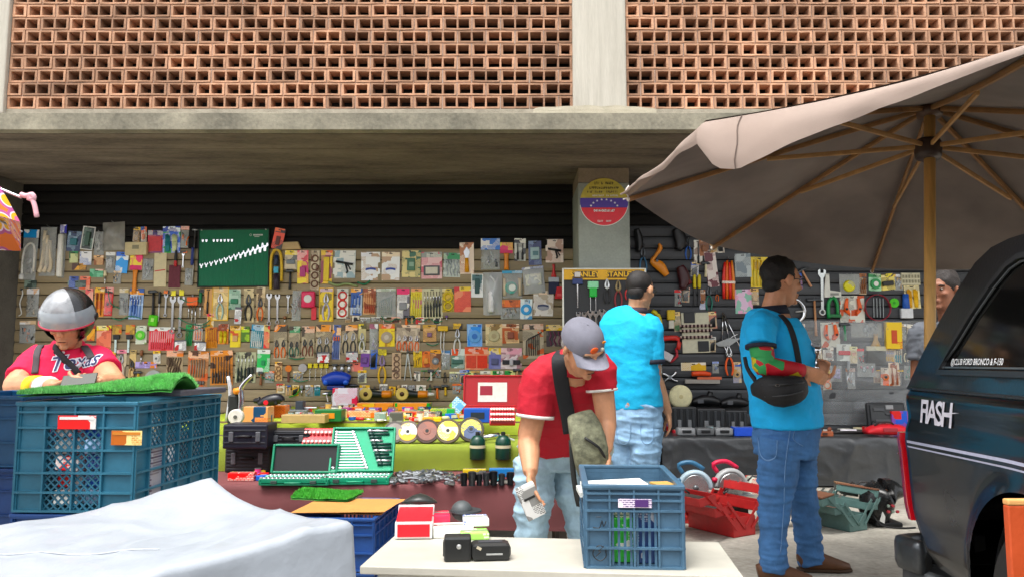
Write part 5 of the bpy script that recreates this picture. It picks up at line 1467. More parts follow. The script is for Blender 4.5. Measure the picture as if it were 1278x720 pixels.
for k,(u,wd,c,i2,nm) in enumerate(((468,44,'dc8a3a','e8c03a','left grinder'),(514,44,'dc8f34','4a9a4a','white tipped grinder'))):
 boxthing('long orange printed carton under the %s' % nm,'box','carton',u,512,ZT3,wd,9,.16,c,'6a3a1a',i2)
boxthing('orange carton of small goods at the front of the shelf','box','carton',452,521,ZT3,36,8,.1,'e0703a','f0d0b0','d84a2a')
boxthing('orange and white carton left of the yellow box','box','carton',512,521,ZT3,48,7,.1,'d8804a','efe0c0','b8401e')
boxthing('thin yellow box lying at the shelf edge','box','carton',539,526,ZT3,23,5,.08,'e0b81e','c89a1a',None)
boxthing('thin green and yellow package near the blue leaflet','box','carton',552,519,ZT3,30,9,.1,'3a8a5a','d8cc5a','e0d070')
boxthing('small grey green carton beside the orange pile','box','carton',474,525,ZT3,14,10,.08,'7f8f84','b4b8b0',None)
boxthing('grey hinge package in front of the orange pile','box','carton',494,527,ZT3,16,12,.06,'8a8a84','c9c4b8','5a5a54')
def leaflet():
 t,k = put('leaflet','blue and white leaflet propped on a corner','leaflet',571,517,ZT3,0)
 MB().box((0,.0,.075),(.10,.002,.10),(R(-12),R(40),0)).build('sheet',PRINT('c4d6e0','4a9ad0','8ac06a',.5,2,dens=.5),t); MB().box((.018,-.0005,.062),(.055,.003,.05),(R(-12),R(40),0)).build('picture',M('6fb0e0',.5),t)
 MB().box((0,.02,.006),(.05,.05,.010),None,.002).build('fold',M('d0d8d8',.6),t)
leaflet()
def open_case(label,u,v,z,wpx,dep,hb,lidh,col,rz=0,lidang=12,inner=None,cat='tool case',fill=None,lidfill=None):
 """an opened moulded case: base tray, hinged lid leaning back, latches"""
 t,k = put('open_tool_case',label,cat,u,v,z,rz)
 w = wpx * k
 m_ = M(col,.42,0,.08)
 b = MB(); b.box((0,dep / 2,hb * .3),(w,dep,hb * .6),None,.006)
 for s in (-1,1): b.box((s * (w / 2 - .006),dep / 2,hb * .6),(.012,dep,hb * .8),None,.003)
 b.box((0,.006,hb * .6),(w - .026,.012,hb * .8),None,.003); b.box((0,dep - .006,hb * .6),(w - .026,.012,hb * .8),None,.003)
 b.build('base',m_,t)
 ml = Matrix.Translation((0,dep + .008,hb)) @ Matrix.Rotation(R(-lidang),4,'X')
 l = MB(); l.box((0,.014,lidh / 2),(w,.010,lidh),None,.004)
 for s in (-1,1): l.box((s * (w / 2 - .006),-.006,lidh / 2),(.012,.030,lidh - .004),None,.003)
 l.box((0,-.006,lidh - .006),(w - .026,.03,.012),None,.003); l.box((0,-.006,.006),(w - .026,.03,.012),None,.003)
 l.xf(ml).build('lid',m_,t)
 if inner:
  MB().box((0,.0,lidh / 2),(w - .03,.012,lidh - .03)).xf(ml).build('lid_lining',M(inner,.5,0,.1),t)
 for s in (-1,1): MB().box((s * w * .28,-.004,hb * .55),(.035,.010,hb * .5),None,.003).build('latch',M('3a4a44',.4),t)
 MB().tube([(-w * .12,-.004,hb * .5),(-w * .1,-.022,hb * .5),(w * .1,-.022,hb * .5),(w * .12,-.004,hb * .5)],.006,6).build('handle',m_,t,smooth=True)
 if fill: fill(t,w,dep,hb)
 if lidfill: lidfill(t,w,lidh,ml)
 return t
def red_case_lid(t,w,lh,ml):
 MB().box((-w * .08,-.010,lh * .45),(w * .42,.003,lh * .62)).xf(ml).build('manual',M('e6e6e0',.6),t)
 MB().box((-w * .17,-.012,lh * .5),(w * .18,.003,lh * .30)).xf(ml).build('manual_picture',M('9a2036',.5),t)
 MB().box((w * .40,-.010,lh * .45),(w * .16,.003,lh * .66)).xf(ml).build('manual',M('e2e2dc',.6),t)
open_case('open red tool case with a white manual in its lid',621,516,ZT3,88,.16,.05,.26,'c4202a',0,10,'b01c26',lidfill=red_case_lid)
boxthing('blue case with a dark smoked window','case','tool_case',596,527,ZT3,34,17,.12,'2456b0','2456b0',None,printed=False,lid='1f2a33')
def socket_rail(label,u,v,z,wpx,hpx,rows,col,rz=0,ang=35,pc='e8b8b0'):
 t,k = put('socket_tray',label,'socket tray',u,v,z,rz)
 w,h = wpx * k,hpx * k
 ml = Matrix.Rotation(R(-ang),4,'X')
 MB().box((0,.02,h / 2),(w,.03,h),None,.006).xf(ml).build('tray',M(col,.42),t)
 for r_ in range(rows):
  g = MB()
  for q in range(9): g.lathe([(.010,0),(.011,.018),(.007,.02)],(-w * .42 + w * .84 * q / 8,.004,h * (r_ + .55) / (rows + .2)),(0,-1,0),8)
  g.xf(ml).build('sockets',M(pc,.35,.3),t,smooth=True)
 MB().box((0,.03,.01),(w * .9,.06,.018)).build('foot',M('7a1a22',.5),t)
 return t
socket_rail('red ribbed tray beside the white cuffed sleeve',627,528,ZT3,32,24,3,'c8283a')
# --- middle step goods
def cutting_disc(label,u,rpx,c1,c2,c3,lean=20,v=553,dy=0.):
 t,k = put('cutting_disc',label,'disc',u,v,ZT2,0)
 t.location.y += dy
 r_ = rpx * k
 ml = Matrix.Translation((0,0,r_ * math.cos(R(lean)) + .002)) @ Matrix.Rotation(R(-lean),4,'X')
 MB().lathe([(r_,0),(r_,.012),(r_ * .96,.015)],(0,0.008,0),(0,-1,0),30).xf(ml).build('abrasive',M(c1,.8,0,.15,60,.3,300),t,auto=40)
 MB().lathe([(r_ * .80,0),(r_ * .78,.003)],(0,-.0065,0),(0,-1,0),26).xf(ml).build('paper_label',PRINT(c2,c3,None,.8,u,dens=.4),t)
 MB().lathe([(r_ * .30,0),(r_ * .28,.003)],(0,-.0095,0),(0,-1,0),18).xf(ml).build('ring',M(c3,.5),t)
 MB().lathe([(r_ * .14,0),(r_ * .14,.002)],(0,-.0122,0),(0,-1,0),14).xf(ml).build('bore',M('2a2a28',.7),t)
 MB().box((0,r_ * math.sin(R(lean)) * .7,r_ * .3),(r_ * .5,.02,r_ * .6)).build('prop',M('8a7a5a',.7),t)
cutting_disc('grey abrasive disc at the left end of the disc row',492,13.8,'5f5a56','77706a','8f8a86',22)
cutting_disc('tan and grey disc with a white wrapper',509,14.4,'6f675c','c9a24a','d8d4c8',24)
cutting_disc('dark brown abrasive disc with a reddish centre',533,15.4,'4a3c36','6a4a42','8a5a4c',24)
cutting_disc('yellow labelled cutting disc',559,16,'5a5040','e8c41e','f0e8c0',26)
cutting_disc('yellow disc with a dark blue plate half hidden by canisters',588,16,'4a4438','e6cb34','3a4a6a',26,551)
def black_case(label,u,v,z,wpx,hpx,dep,ribs=4,rz=0,col='1d1e22'):
 t,k = put('closed_tool_case',label,'tool case',u,v,z,rz)
 w,h = wpx * k,hpx * k
 MB().box((0,dep / 2,h / 2),(w,dep,h),None,.010).build('shell',M(col,.4,0,.1),t)
 for q in range(ribs): MB().box((0,.003,h * (q + 1) / (ribs + 1)),(w * .92,.012,h * .07),None,.002).build('rib',M('2c2e33',.4),t)
 for s in (-1,1): MB().box((s * w * .3,-.006,h * .5),(w * .1,.012,h * .4),None,.003).build('latch',M('6a6c70',.35,.3),t)
 MB().tube([(-w * .14,0,h * .5),(-w * .12,-.02,h * .52),(w * .12,-.02,h * .52),(w * .14,0,h * .5)],.007,6).build('handle',M('111214',.5),t,smooth=True)
black_case('black ribbed case left of the red tray',360,557,ZT2,50,19,.2)
black_case('dark blue black case behind the oil bottle',305,560,ZT2,52,28,.2,3,col='1b1c28')
def silver_pad():
 t,k = put('folded_cloth','folded grey cloth on the dark case','cloth',310,556,ZT2,0)
 MB().grid(lambda s,q: ((s - .5) * .16,-.05 + q * .05,.004 + .035 * q + .012 * math.sin(s * 9) * q),14,6).build('cloth',M('a9a894',.8),t,smooth=True); MB().box((0,.0,.015),(.1,.04,.028),None,.01).build('fold',M('8f8e7c',.8),t)
silver_pad()
socket_rail('red tray of slotted tools behind the green case',399,558,ZT2,46,27,2,'c8242e')
for nm,u,d in (('left',596,0),('right',628,0)):
 t,k = put('gas_canister','dark green canister with a cream band, %s' % ('beside the yellow disc' if nm == 'left' else 'beside the bare forearm'),'canister',u,573,ZT1 + .075,0)
 MB().lathe([(.046,0),(.05,.006),(.05,.10),(.046,.125),(.026,.148),(.016,.150)],(0,0,0),(0,0,1),20).build('can',M('123a2c',.3,0,.08),t,smooth=True)
 MB().lathe([(.0507,.072),(.0507,.09)],(0,0,0),(0,0,1),20).build('band',M('c9c0a0',.5),t)
 MB().lathe([(.014,.150),(.014,.17),(.010,.172)],(0,0,0),(0,0,1),12).build('cap',M('1a1c1a',.5),t)
def silver_tube():
 t,k = put('grease_gun','silver tube tool lying behind the canisters','tool',612,552,ZT2,10)
 MB().tube([(-.05,0,.03),(.06,0,.045)],.02,12).build('barrel',CHROME,t,smooth=True); MB().tube([(.06,0,.045),(.16,.01,.01)],.008,8).build('lever',M('d8dadc',.3,.4),t); MB().lathe([(.022,0),(.022,.02)],(-.07,0,.028),(1,0,.1),12).build('cap',BLACKP,t)
silver_tube()
# --- front step goods
def yellow_tray():
 t,k = put('parts_tray','yellow and green parts tray carrying the green canisters','tray',610,586,ZT1,0)
 w = 72 * k
 MB().box((0,.10,.03),(w * .92,.2,.055),None,.008).build('tray',M('1f4a34',.45),t)
 MB().box((0,.085,.066),(w,.20,.016),None,.005).build('rim',M('e09a1a',.45),t)
 for s in (-1,1): MB().lathe([(.018,0),(.016,.01)],(s * w * .42,-.015,.066),(0,-1,0),12).build('corner_boss',M('e8881a',.45),t)
yellow_tray()
boxthing('yellow and brown packet below the yellow tray','packet','packet',592,596,ZT1,28,10,.05,'b4a24a','5a4a24','d8cc9a')
boxthing('blue and green packet below the yellow tray','packet','packet',626,595,ZT1,30,10,.05,'3a6a9a','3aa06a','e4ece8')
for k,u in enumerate((579,589,598,607,616,626,637)):
 t,kk = put('impact_socket','dark knurled impact socket in a row along the maroon cloth','socket',u,606 - .2 * k,ZT1,0)
 s = 1.0 + .12 * math.sin(k * 2.1)
 MB().lathe([(.017 * s,0),(.017 * s,.028),(.021 * s,.034),(.021 * s,.068 * s),(.016 * s,.07 * s)],(0,0,0),(0,0,1),14).build('body',M('4a4c50' if k % 2 else '2a2c30',.32,.8),t,auto=40)
 MB().lathe([(.012 * s,0),(.011 * s,.001)],(0,0,.0701 * s),(0,0,1),12).build('bore',M('0c0c0e',.6),t)
def socket_heap():
 rr = random.Random(5); g = MB()
 for k in range(150):
  u = rr.triangular(478,578,530); v = rr.uniform(594,606)
  p = on(u,v,ZT1)
  z = ZT1 + .012 + rr.random() * .03 * (1 - abs(u - 530) / 60)
  an = rr.uniform(0,math.pi); r_ = rr.uniform(.007,.014)
  d = Vector((math.cos(an),math.sin(an),rr.uniform(-.25,.25))) * rr.uniform(.012,.024)
  c = Vector((p.x,p.y,max(z,ZT1 + r_)))
  g.lathe([(r_ * .8,-d.length),(r_,-d.length * .6),(r_,d.length),(r_ * .6,d.length)],c,d,8)
 o = g.build('socket_heap',M('8f9294',.28,.85,.3,14),None,auto=35); o['kind'] = 'stuff'; tag(o,'loose heap of small steel sockets on the maroon cloth','sockets')
socket_heap()
def wrench_lid(t,w,lh,ml):
 for k in range(14):
  g = MB(); z = lh * (.90 - .062 * k); L = w * (.26 + .020 * k)
  g.box((-w * .45 + L / 2 + .012,-.006,z),(L,.008,lh * .018)); g.ell((-w * .44,-.008,z),(.012,.006,.010),None,8,6); g.ell((-w * .44 + L,-.008,z),(.013,.006,.011),None,8,6)
  g.xf(ml).build('wrench',CHROME,t)
 rr = random.Random(2)
 for k in range(11):
  z = lh * (.92 - .075 * k); x0 = w * (.0 + .02 * k); L = w * rr.uniform(.18,.34)
  g = MB(); g.tube([(x0 + w * .05,-.010,z),(min(w * .46,x0 + L + w * .05),-.010,z)],.008,7); g.lathe([(.011,0),(.011,.03)],(x0 + w * .05,-.010,z),(1,0,0),8)
  g.xf(ml).build('driver',M('0f3a32',.4) if k % 3 else CHROME,t,smooth=True)
def case_fill(t,w,dep,hb):
 rr = random.Random(4)
 for r_ in range(3):
  g = MB()
  for k in range(16):
   g.lathe([(.010,0),(.011,.02),(.007,.021)],(-w * .45 + w * .9 * k / 15,dep * (.2 + .27 * r_),hb * .62),(0,-.3,1),8)
  g.build('sockets',CHROME if r_ != 1 else M('8fd0b8',.35,.3),t,smooth=True)
open_case('open green tool case with silver wrenches in its tall lid',443,605,ZT1,80,.20,.04,.275,'14906c',2,26,'1fa67c',fill=case_fill,lidfill=wrench_lid)
open_case('open green case with a black foam lid, left of the wrench case',366,606,ZT1,82,.22,.035,.17,'128060',0,16,'17181a',fill=case_fill)
black_case('grey black slotted case left of the green cases',308,590,ZT1,52,33,.25,7,col='232322')
boxthing('small red and white box at the end of the maroon table','box','carton',300,600,ZT1,30,9,.06,'c42a34','e8dcd0','e0a01e')
# ------------------------------------------------------------------ right stall
XR0,XR1 = at(826,560,6.6).x,4.3
ZR = at(960,545,6.6).z
TARP = M('3a3c3e',.33,0,.18,4,.3,25,coat=.2)
def right_table():
 t = thing('stall_table','long stall table wrapped in a wrinkled black tarpaulin','table',((XR0 + XR1) / 2,6.95,.12))
 inv = Matrix.Translation(-t.location)
 MB().box2((XR0 + .01,6.615,ZR - .03),(XR1 - .01,YW - .02,ZR - .006)).xf(inv).build('table_top',M('4a4038',.7),t)
 def fn(s,q):
  x = XR0 + (XR1 - XR0) * s
  back = .76; L = back + ZR - .135; d = q * L
  if d < back: return (x,6.6 + back - d,ZR + .004 * noise.noise((x * 5,d * 5,1)))
  z = d - back; f = min(1,z / .05)
  # creases: ridged noise
  cr = (1 - abs(noise.noise((x * 2.1 + z * 1.5,z * 2.6 - x,7)))) ** 4 * .022 + (1 - abs(noise.noise((x * 4.5 - z * 3,z * 5 + x * 2,11)))) ** 5 * .012 + .02 * noise.noise((x * 1.3,z * 2,3))
  return (x,6.6 - f * cr - .004,ZR - z)
 MB().grid(fn,260,60).xf(inv).build('tarpaulin',TARP,t,smooth=True)
 for x in (XR0 + .08,(XR0 + XR1) / 2,XR1 - .08):
  for y in (6.68,7.3): MB().box2((x - .02,y - .02,.12),(x + .02,y + .02,ZR - .031)).xf(inv).build('leg',M('5a5048',.6),t)
right_table()
def sander_box():
 t,k = put('belt_sander','grey and black power tool set in a moulded tray on the black tarpaulin','power tool',881,544,ZR,0)
 w = 68 * k
 for s in (-1,0,1): MB().box((s * w * .33,.06,.035),(w * .31,.12,.065),None,.014).build('tray_section',M('8a8c8e' if s else '5f6163',.4),t,smooth=True)
 for s in (-1,0,1): MB().box((s * w * .33,-.003,.04),(w * .16,.01,.022),None,.003).build('latch',M('1e2022',.4),t)
sander_box()
boxthing('bright blue box on the black tarpaulin behind the cyan shirt','box','carton',934,544,ZR,32,10,.12,'2a52c4','2a52c4',None,printed=False)
for k,(u,w_,h_,nm) in enumerate(((858,30,30,'below the cream polishing pad'),(893,34,28,'with grey catches'),(925,26,26,'beside the blue box'))):
 t,kk = put('tool_case','upright black tool case %s' % nm,'tool case',u,541,ZR,0)
 t.location.y = 7.0
 w2,h2 = w_ * .0076,h_ * .0076
 MB().box((0,.08,h2 / 2),(w2,.14,h2),None,.012).build('shell',M('232527',.4),t)
 for q in range(4): MB().box((-w2 * .36 + w2 * .24 * q,.005,h2 * .55),(w2 * .1,.014,h2 * .7),None,.004).build('rib',M('303336',.4),t)
 for q in range(2): MB().box((w2 * (-.2 + .4 * q),.0,h2 * .35),(w2 * .14,.016,h2 * .3),None,.003).build('catch',M('7a7c7e',.4),t)
def black_tools():
 for k,(u,v,nm) in enumerate(((880,505,'between the pad and the steel frame'),(915,507,'beside the cyan shirt'))):
  t,w,h,rr = hang('power_tool','black power tool hung low on the slats %s' % nm,'power tool',u - 18,v - 17,u + 16,v + 6)
  MB().loft([(-w * .5,-.06,h * .4),(-w * .1,-.06,h * .55),(w * .3,-.06,h * .5),(w * .5,-.06,h * .4)],[.03,.05,.045,.02],[.04,.05,.05,.03],(0,0,1),12,3).build('body',M('17181a',.4),t,smooth=True)
  MB().loft([(w * .1,-.06,h * .5),(w * .2,-.06,h)],[.03,.024],.03,(1,0,0),10).build('handle',M('111113',.5),t,smooth=True)
  MB().box((-w * .2,-.112,h * .5),(w * .2,.006,h * .2)).build('plate',M('6a6c70',.35,.4),t); peg(t,0,h * .6,.05)
black_tools()
def open_black():
 t,k = put('open_tool_case','open black moulded case standing on edge against the slats','tool case',1083,533,ZR,0)
 t.location.y = 7.12
 w,h = .36,.27
 ml = Matrix.Rotation(R(-8),4,'X')
 MB().box((0,.06,h / 2),(w,.05,h),None,.02).xf(ml).build('shell',M('26282a',.4),t,smooth=False)
 MB().box((0,.03,h / 2),(w - .05,.02,h - .05),None,.008).xf(ml).build('lining',M('3a3c3d',.5),t)
 for x,z,a,b in ((-.08,.2,.1,.03),(.05,.16,.14,.02),(-.02,.1,.2,.022),(.1,.09,.05,.06),(-.1,.06,.06,.05)):
  MB().box((x,.018,z),(a,.016,b),None,.004).xf(ml).build('recess_block',M('4c4e50',.45),t)
 MB().box((.02,.016,h * .82),(.07,.014,.04),None,.004).xf(ml).build('label_patch',M('9a9c9c',.4),t)
 MB().tube([(-w * .5,.02,.02),(-w * .45,-.02,.1),(-w * .3,-.03,.02),(.0,-.03,.0)],.007,6,3).build('cable',BLACKP,t,smooth=True)
open_black()
def red_bag():
 t,k = put('tool_bag','red soft tool bag on the end of the black tarpaulin','bag',1106,545,ZR,0)
 MB().loft([(-.15,.06,.035),(-.08,.06,.055),(.05,.06,.06),(.16,.06,.05),(.2,.06,.03)],[.018,.04,.048,.042,.02],[.06,.075,.08,.07,.05],(0,0,1),12,3).build('body',M('c8242e',.55,0,.1,20,.2),t,smooth=True)
 MB().tube([(-.08,.03,.09),(-.04,.02,.12),(.05,.02,.12),(.09,.03,.09)],.008,6,3).build('handle',M('2a1a1c',.6),t,smooth=True)
 MB().box((.03,-.022,.06),(.12,.006,.03),(R(-14),0,0),.002).build('pocket',M('8a1a24',.6),t)
red_bag()
def planer():
 t,k = put('hand_plane','brown wooden hand plane on the black tarpaulin','plane',1030,545,ZR,0)
 MB().box((0,.03,.025),(.15,.05,.045),None,.008).build('body',M('a05a3c',.5),t); MB().box((0,.0,.025),(.04,.006,.02)).build('mouth',M('3a2018',.6),t); MB().ell((.05,.03,.06),(.02,.015,.02),None,10,8).build('knob',M('7a4028',.45),t,smooth=True)
planer()
def long_tool():
 t,k = put('caulking_tool','long dark tool with a white label on the black tarpaulin','tool',1062,543,ZR,0)
 MB().loft([(-.14,.03,.02),(0,.03,.03),(.2,.03,.025)],[.015,.024,.015],[.015,.03,.02],(0,0,1),10,2).build('body',M('33302f',.45),t,smooth=True); MB().box((-.02,.0,.045),(.14,.006,.014),(R(-30),0,0)).build('label_patch',M('e2dde0',.5),t); MB().tube([(.15,.03,.02),(.26,.02,.02)],.008,8).build('nozzle',M('5a2a3a',.5),t)
long_tool()
boxthing('blue and red box by the truck on the stall','box','carton',1124,538,ZR,18,22,.1,'3058b0','c42a34','d83a3a')
# --- on the ground before the right stall
def circular_saw(label,u,v,z,s,col,rz=0,hc='c8242e'):
 t,k = put('circular_saw',label,'saw',u,v,z,rz)
 MB().box((.0,.02,.006),(.34 * s,.16,.008),None,.002).build('base_plate',M('a9acae',.35,.7),t)
 MB().lathe([(.098 * s,0),(.1 * s,.002),(.098 * s,.004)],(0,-.03,.07),(0,-1,0),36).build('blade',M('cfd2d2',.25,.85),t,auto=40)
 MB().lathe([(.022,0),(.018,.012)],(0,-.034,.07),(0,-1,0),16).build('arbor',M('6a6c6e',.3,.7),t,smooth=True)
 g = MB()
 pts = [(.115 * s * math.cos(R(a)),.0,.07 + .115 * s * math.sin(R(a))) for a in range(-5,186,10)]
 g.loft(pts,.022,.035,[(math.cos(R(a)),0,math.sin(R(a))) for a in range(-5,186,10)],8)
 g.build('upper_guard',M(col,.35,0,.08),t,smooth=True)
 MB().lathe([(.055,0),(.06,.02),(.058,.10),(.04,.13)],(0,.02,.09),(0,1,0),18).build('motor',M('222426',.4),t,smooth=True)
 MB().tube([(-.09 * s,.03,.17),(-.12 * s,.03,.23),(-.02,.03,.25),(.07,.03,.20)],.017,9,3).build('handle',M(hc,.42),t,smooth=True)
 MB().lathe([(.018,0),(.02,.03)],(-.13 * s,.0,.12),(0,-1,0),10).build('front_knob',M(hc,.42),t,smooth=True)
def wood_crate(label,u,v,wpx,h,dep,col,z=0):
 t,k = put('low_crate',label,'crate',u,v,z,0)
 w = wpx * k
 for q in range(3): MB().box((0,.008,h * (q + .5) / 3),(w,.016,h / 3 - .008),None,.002).build('slat',M(col,.7,0,.2),t)
 for s in (-1,1): MB().box((s * (w / 2 - .01),dep / 2 + .01,h / 2),(.018,dep - .02,h),None,.002).build('side',M(col,.7,0,.2),t)
 MB().box((0,dep / 2,h + .006),(w + .01,dep,.012),None,.002).build('top',M('6f6d68',.7),t)
 return t
ZC1 = .17
wood_crate('dark low crate under the circular saws',885,652,92,ZC1 - .013,.34,'3a3632')
circular_saw('circular saw with a pale blue guard',868,620,ZC1,.95,'a9bcc6',-6,'3a6a8a')
circular_saw('circular saw with a grey guard and a pink red handle',912,618,ZC1,.98,'a4a6a6',5,'cc2a4a')
boxthing('orange and white carton behind the blue jeans','box','carton',943,617,ZC1 - .05,14,20,.1,'d8dcd2','e0522a','e0522a',dz=-.0)
def cantilever(label,p,rz,s,col,inside,wood=None):
 """opened cantilever tool box: base, two tiers of trays spread on link arms"""
 t = thing('cantilever_toolbox',label,'toolbox',p,(0,0,R(rz)))
 mt = M(col,.45,0,.18,14,.1,40)
 def tray(name,c,w,d,h,tilt=0):
  m_ = MB(); e = .006
  m_.box((0,0,e / 2),(w,d,e)); 
  for q in (-1,1):
   m_.box((q * (w / 2 - e / 2),0,h / 2),(e,d,h)); m_.box((0,q * (d / 2 - e / 2),h / 2),(w - 2 * e - .001,e,h))
  m_.xf(Matrix.Translation(c) @ Matrix.Rotation(R(tilt),4,'Y'))
  o = m_.build(name,mt,t)
  f = MB(); f.box((0,0,h * .35),(w - .03,d - .03,h * .4),None,.004).xf(Matrix.Translation(c) @ Matrix.Rotation(R(tilt),4,'Y')); f.build('contents',M(inside,.7,0,.4,40,.5,60),t)
  return o
 W,D = .21 * s,.42 * s
 tray('base_tray',(0,0,0),W,D,.13 * s)
 for q in (-1,1):
  tray('lower_tray',(q * .19 * s,0,.15 * s),.155 * s,D * .98,.06 * s,q * 4)
  tray('upper_tray',(q * .33 * s,0,.235 * s),.155 * s,D * .97,.055 * s,q * 8)
  if wood:
   MB().box((q * .33 * s,0,.235 * s + .066 * s),(.15 * s,D * .95,.012),(0,R(q * 8),0),.002).build('lid',M(wood,.6,0,.25,20,stretch=(4,.3,1)),t)
  for yy in (-1,1):
   y = yy * (D / 2 + .006)
   for xm,zm,L,an in ((.08,.145,.26,42),(.16,.145,.26,42),(.28,.24,.16,50)):
    MB().box((q * xm * s,y,zm * s),(.02 * s,.004,L * s),(0,q * R(an),0)).build('link_arm',mt,t)
  MB().tube([(q * .38 * s,-D * .2,.30 * s),(q * .42 * s,-D * .18,.33 * s),(q * .42 * s,D * .18,.33 * s),(q * .38 * s,D * .2,.30 * s)],.007,7).build('handle',M('4a4a4a',.4,.5),t,smooth=True)
 return t
p = on(908,668,0)
cantilever('open red cantilever toolbox nearest to the blue jeans',(p.x,p.y + .16,.001),32,1.0,'b83030','3a3430')
p = on(866,655,0)
cantilever('open red cantilever toolbox half hidden behind the blue crate',(p.x,p.y + .2,.001),-18,.7,'b4342f','3f3833')
p = on(1060,664,0)
cantilever('open teal cantilever toolbox with worn brown lids',(p.x,p.y + .2,.001),28,.85,'62807c','5a4a40','7a5440')
p = on(1030,650,0)
cantilever('open dull grey cantilever toolbox behind the blue jeans',(p.x,p.y + .25,.001),-12,.75,'6f716c','4a4038','8a6a50')
def black_machine():
 p = on(1112,660,0)
 t = thing('power_machine','black rounded machine with dials on the ground by the truck','machine',(p.x + .02,p.y + .16,.001)); t.scale = (.8,.8,.8)
 MB().loft([(-.03,0,.02),(-.06,0,.12),(-.02,0,.25),(.08,0,.30),(.18,0,.28)],[.08,.14,.15,.11,.04],[.12,.15,.16,.14,.09],(1,0,.5),16,3).build('shell',M('141516',.28,0,.1),t,smooth=True)
 MB().box((.0,.0,.02),(.24,.26,.04),None,.012).build('foot',M('1c1d1e',.45),t)
 for k in range(5): MB().lathe([(.014,0),(.012,.02)],(-.02 + .04 * (k % 3),-.15,.14 + .05 * (k // 3)),(0,-1,.2),10).build('dial',M('8f9c90' if k % 2 else 'b0444a',.35,.3),t)
 MB().prism([(-.10,.06),(-.07,.14),(-.05,.10),(-.06,.04)],-.16,-.15).build('decal',M('d8d8d4',.4),t)
 MB().tube([(-.16,-.1,.15),(-.10,-.17,.03),(.05,-.2,.01),(.2,-.18,.01)],.008,7,3).build('cable',RUBBER,t,smooth=True)
black_machine()
# ------------------------------------------------------------------ plastic crates
def lattice_panel(W,H,cols,rows,cells,plate,rib,kind='X'):
 """outer face at y=0 looking to -y; cols/rows are cumulative fractions (rows from the top); cells[(c,r)] = 'S' | 'X' | 'V' | 'O'"""
 pl,rb = plate,rib
 xs = [-W / 2 + W * c for c in cols]
 zs = [H - H * r for r in rows]
 for ci in range(len(cols) - 1):
  for ri in range(len(rows) - 1):
   x0,x1,z1,z0 = xs[ci],xs[ci + 1],zs[ri],zs[ri + 1]
   k = cells.get((ci,ri),'S')
   cx,cz,w,h = (x0 + x1) / 2,(z0 + z1) / 2,x1 - x0,z1 - z0
   if k == 'S':
    pl.box((cx,.010,cz),(w - .0005,.005,h - .0005))
   elif k == 'X':
    n = 4
    for q in range(-n,n + 1):
     for s in (-1,1):
      # diagonal bars clipped to the cell
      c0 = q * (w + h) / n / 1.6
      pts = []
      for xx,zz in ((-w / 2,None),(w / 2,None)):
       z_ = s * xx + c0
       pts.append((xx,z_))
      (xa_,za_),(xb_,zb_) = pts
      t0,t1 = 0.,1.
      dz = zb_ - za_
      for lim in (-h / 2,h / 2):
       pass
      ta,tb = (-h / 2 - za_) / dz,(h / 2 - za_) / dz
      lo,hi = max(0,min(ta,tb)),min(1,max(ta,tb))
      if hi - lo < .06: continue
      p0 = (xa_ + (xb_ - xa_) * lo,za_ + dz * lo); p1 = (xa_ + (xb_ - xa_) * hi,za_ + dz * hi)
      L = math.hypot(p1[0] - p0[0],p1[1] - p0[1])
      pl.box((cx + (p0[0] + p1[0]) / 2,.010 + s * .0006,cz + (p0[1] + p1[1]) / 2),(L,.004,.0048),(0,-math.atan2(p1[1] - p0[1],p1[0] - p0[0]),0))
   elif k == 'V':
    n = max(3,int(w / .017))
    for q in range(n):
     pl.box((x0 + w * (q + .5) / n,.009,cz),(w / n * .42,.005,h))
 for i,x in enumerate(xs):
  rb.box((min(max(x,-W / 2 + .003),W / 2 - .003),.004,H / 2 - .0004 * (i % 2)),(.006,.014,H - .001 - .0006 * i))
 for i,z in enumerate(zs):
  rb.box((0,.0035,min(max(z,.003),H - .003)),(W - .0012 - .0005 * i,.0150,.0065))
def crate(label,loc,rz,W,D,H,col,long_,short_,rim=True,name='plastic_crate'):
 t = thing(name,label,'crate',loc,(0,0,R(rz)))
 m_ = M(col,.45,0,.30,6,.1,40)
 m2 = M(col,.38,0,.26,9,.1,60,rnd=.02)
 for k,(w,dist,spec) in enumerate(((W,D / 2,long_),(D,W / 2,short_),(W,D / 2,long_),(D,W / 2,short_))):
  p,r_ = MB(),MB()
  lattice_panel(w - .004,H,*spec,p,r_)
  mt = Matrix.Rotation(R(90 * k),4,'Z') @ Matrix.Translation((0,-dist,0))
  po = p.xf(mt).build('side_panel',m_,t)
  r_.xf(mt).build('ribs',m2,po)
 if rim:
  q = MB()
  for s in (-1,1):
   q.box((0,s * (D / 2 - .004),H + .002),(W + .008,.02,.012),None,.003); q.box((s * (W / 2 - .004),0,H + .0015),(.02,D - .022,.012),None,.003)
  q.build('rim',m2,t)
 MB().box((0,0,.006),(W - .03,D - .03,.008)).build('floor_panel',m_,t)
 return t
def grid_spec(cols,rows,lat,kind):
 return (cols,rows,{(c,r): kind for c in lat[0] for r in lat[1]})
TEAL = '356a80'
rows_t = [0,.075,.22,.43,.64,.82,1]
front_t = grid_spec([0,.24,.49,.73,1],rows_t,((1,2),(2,3,4,5)),'X')
side_t = grid_spec([0,.14,.30,.46,.62,.78,.92,1],rows_t,((1,2,3,4,5),(1,2,3,4)),'X')
pB = at(180,500,2.42)
CH = pB.z - at(180,640,2.42).z
HB = .30
WT = .385
zc0 = pB.z - CH
cxA = pB.x - WT / 2
def deep_spec(): return grid_spec([0,.25,.5,.75,1],[0,.1,.3,.65,1],((1,2),(2,3)),'V')
ds = deep_spec(); dl = grid_spec([0,.17,.34,.5,.67,.83,1],[0,.1,.3,.65,1],((1,2,3,4),(2,3)),'V')
zz = 0.001; k = 0
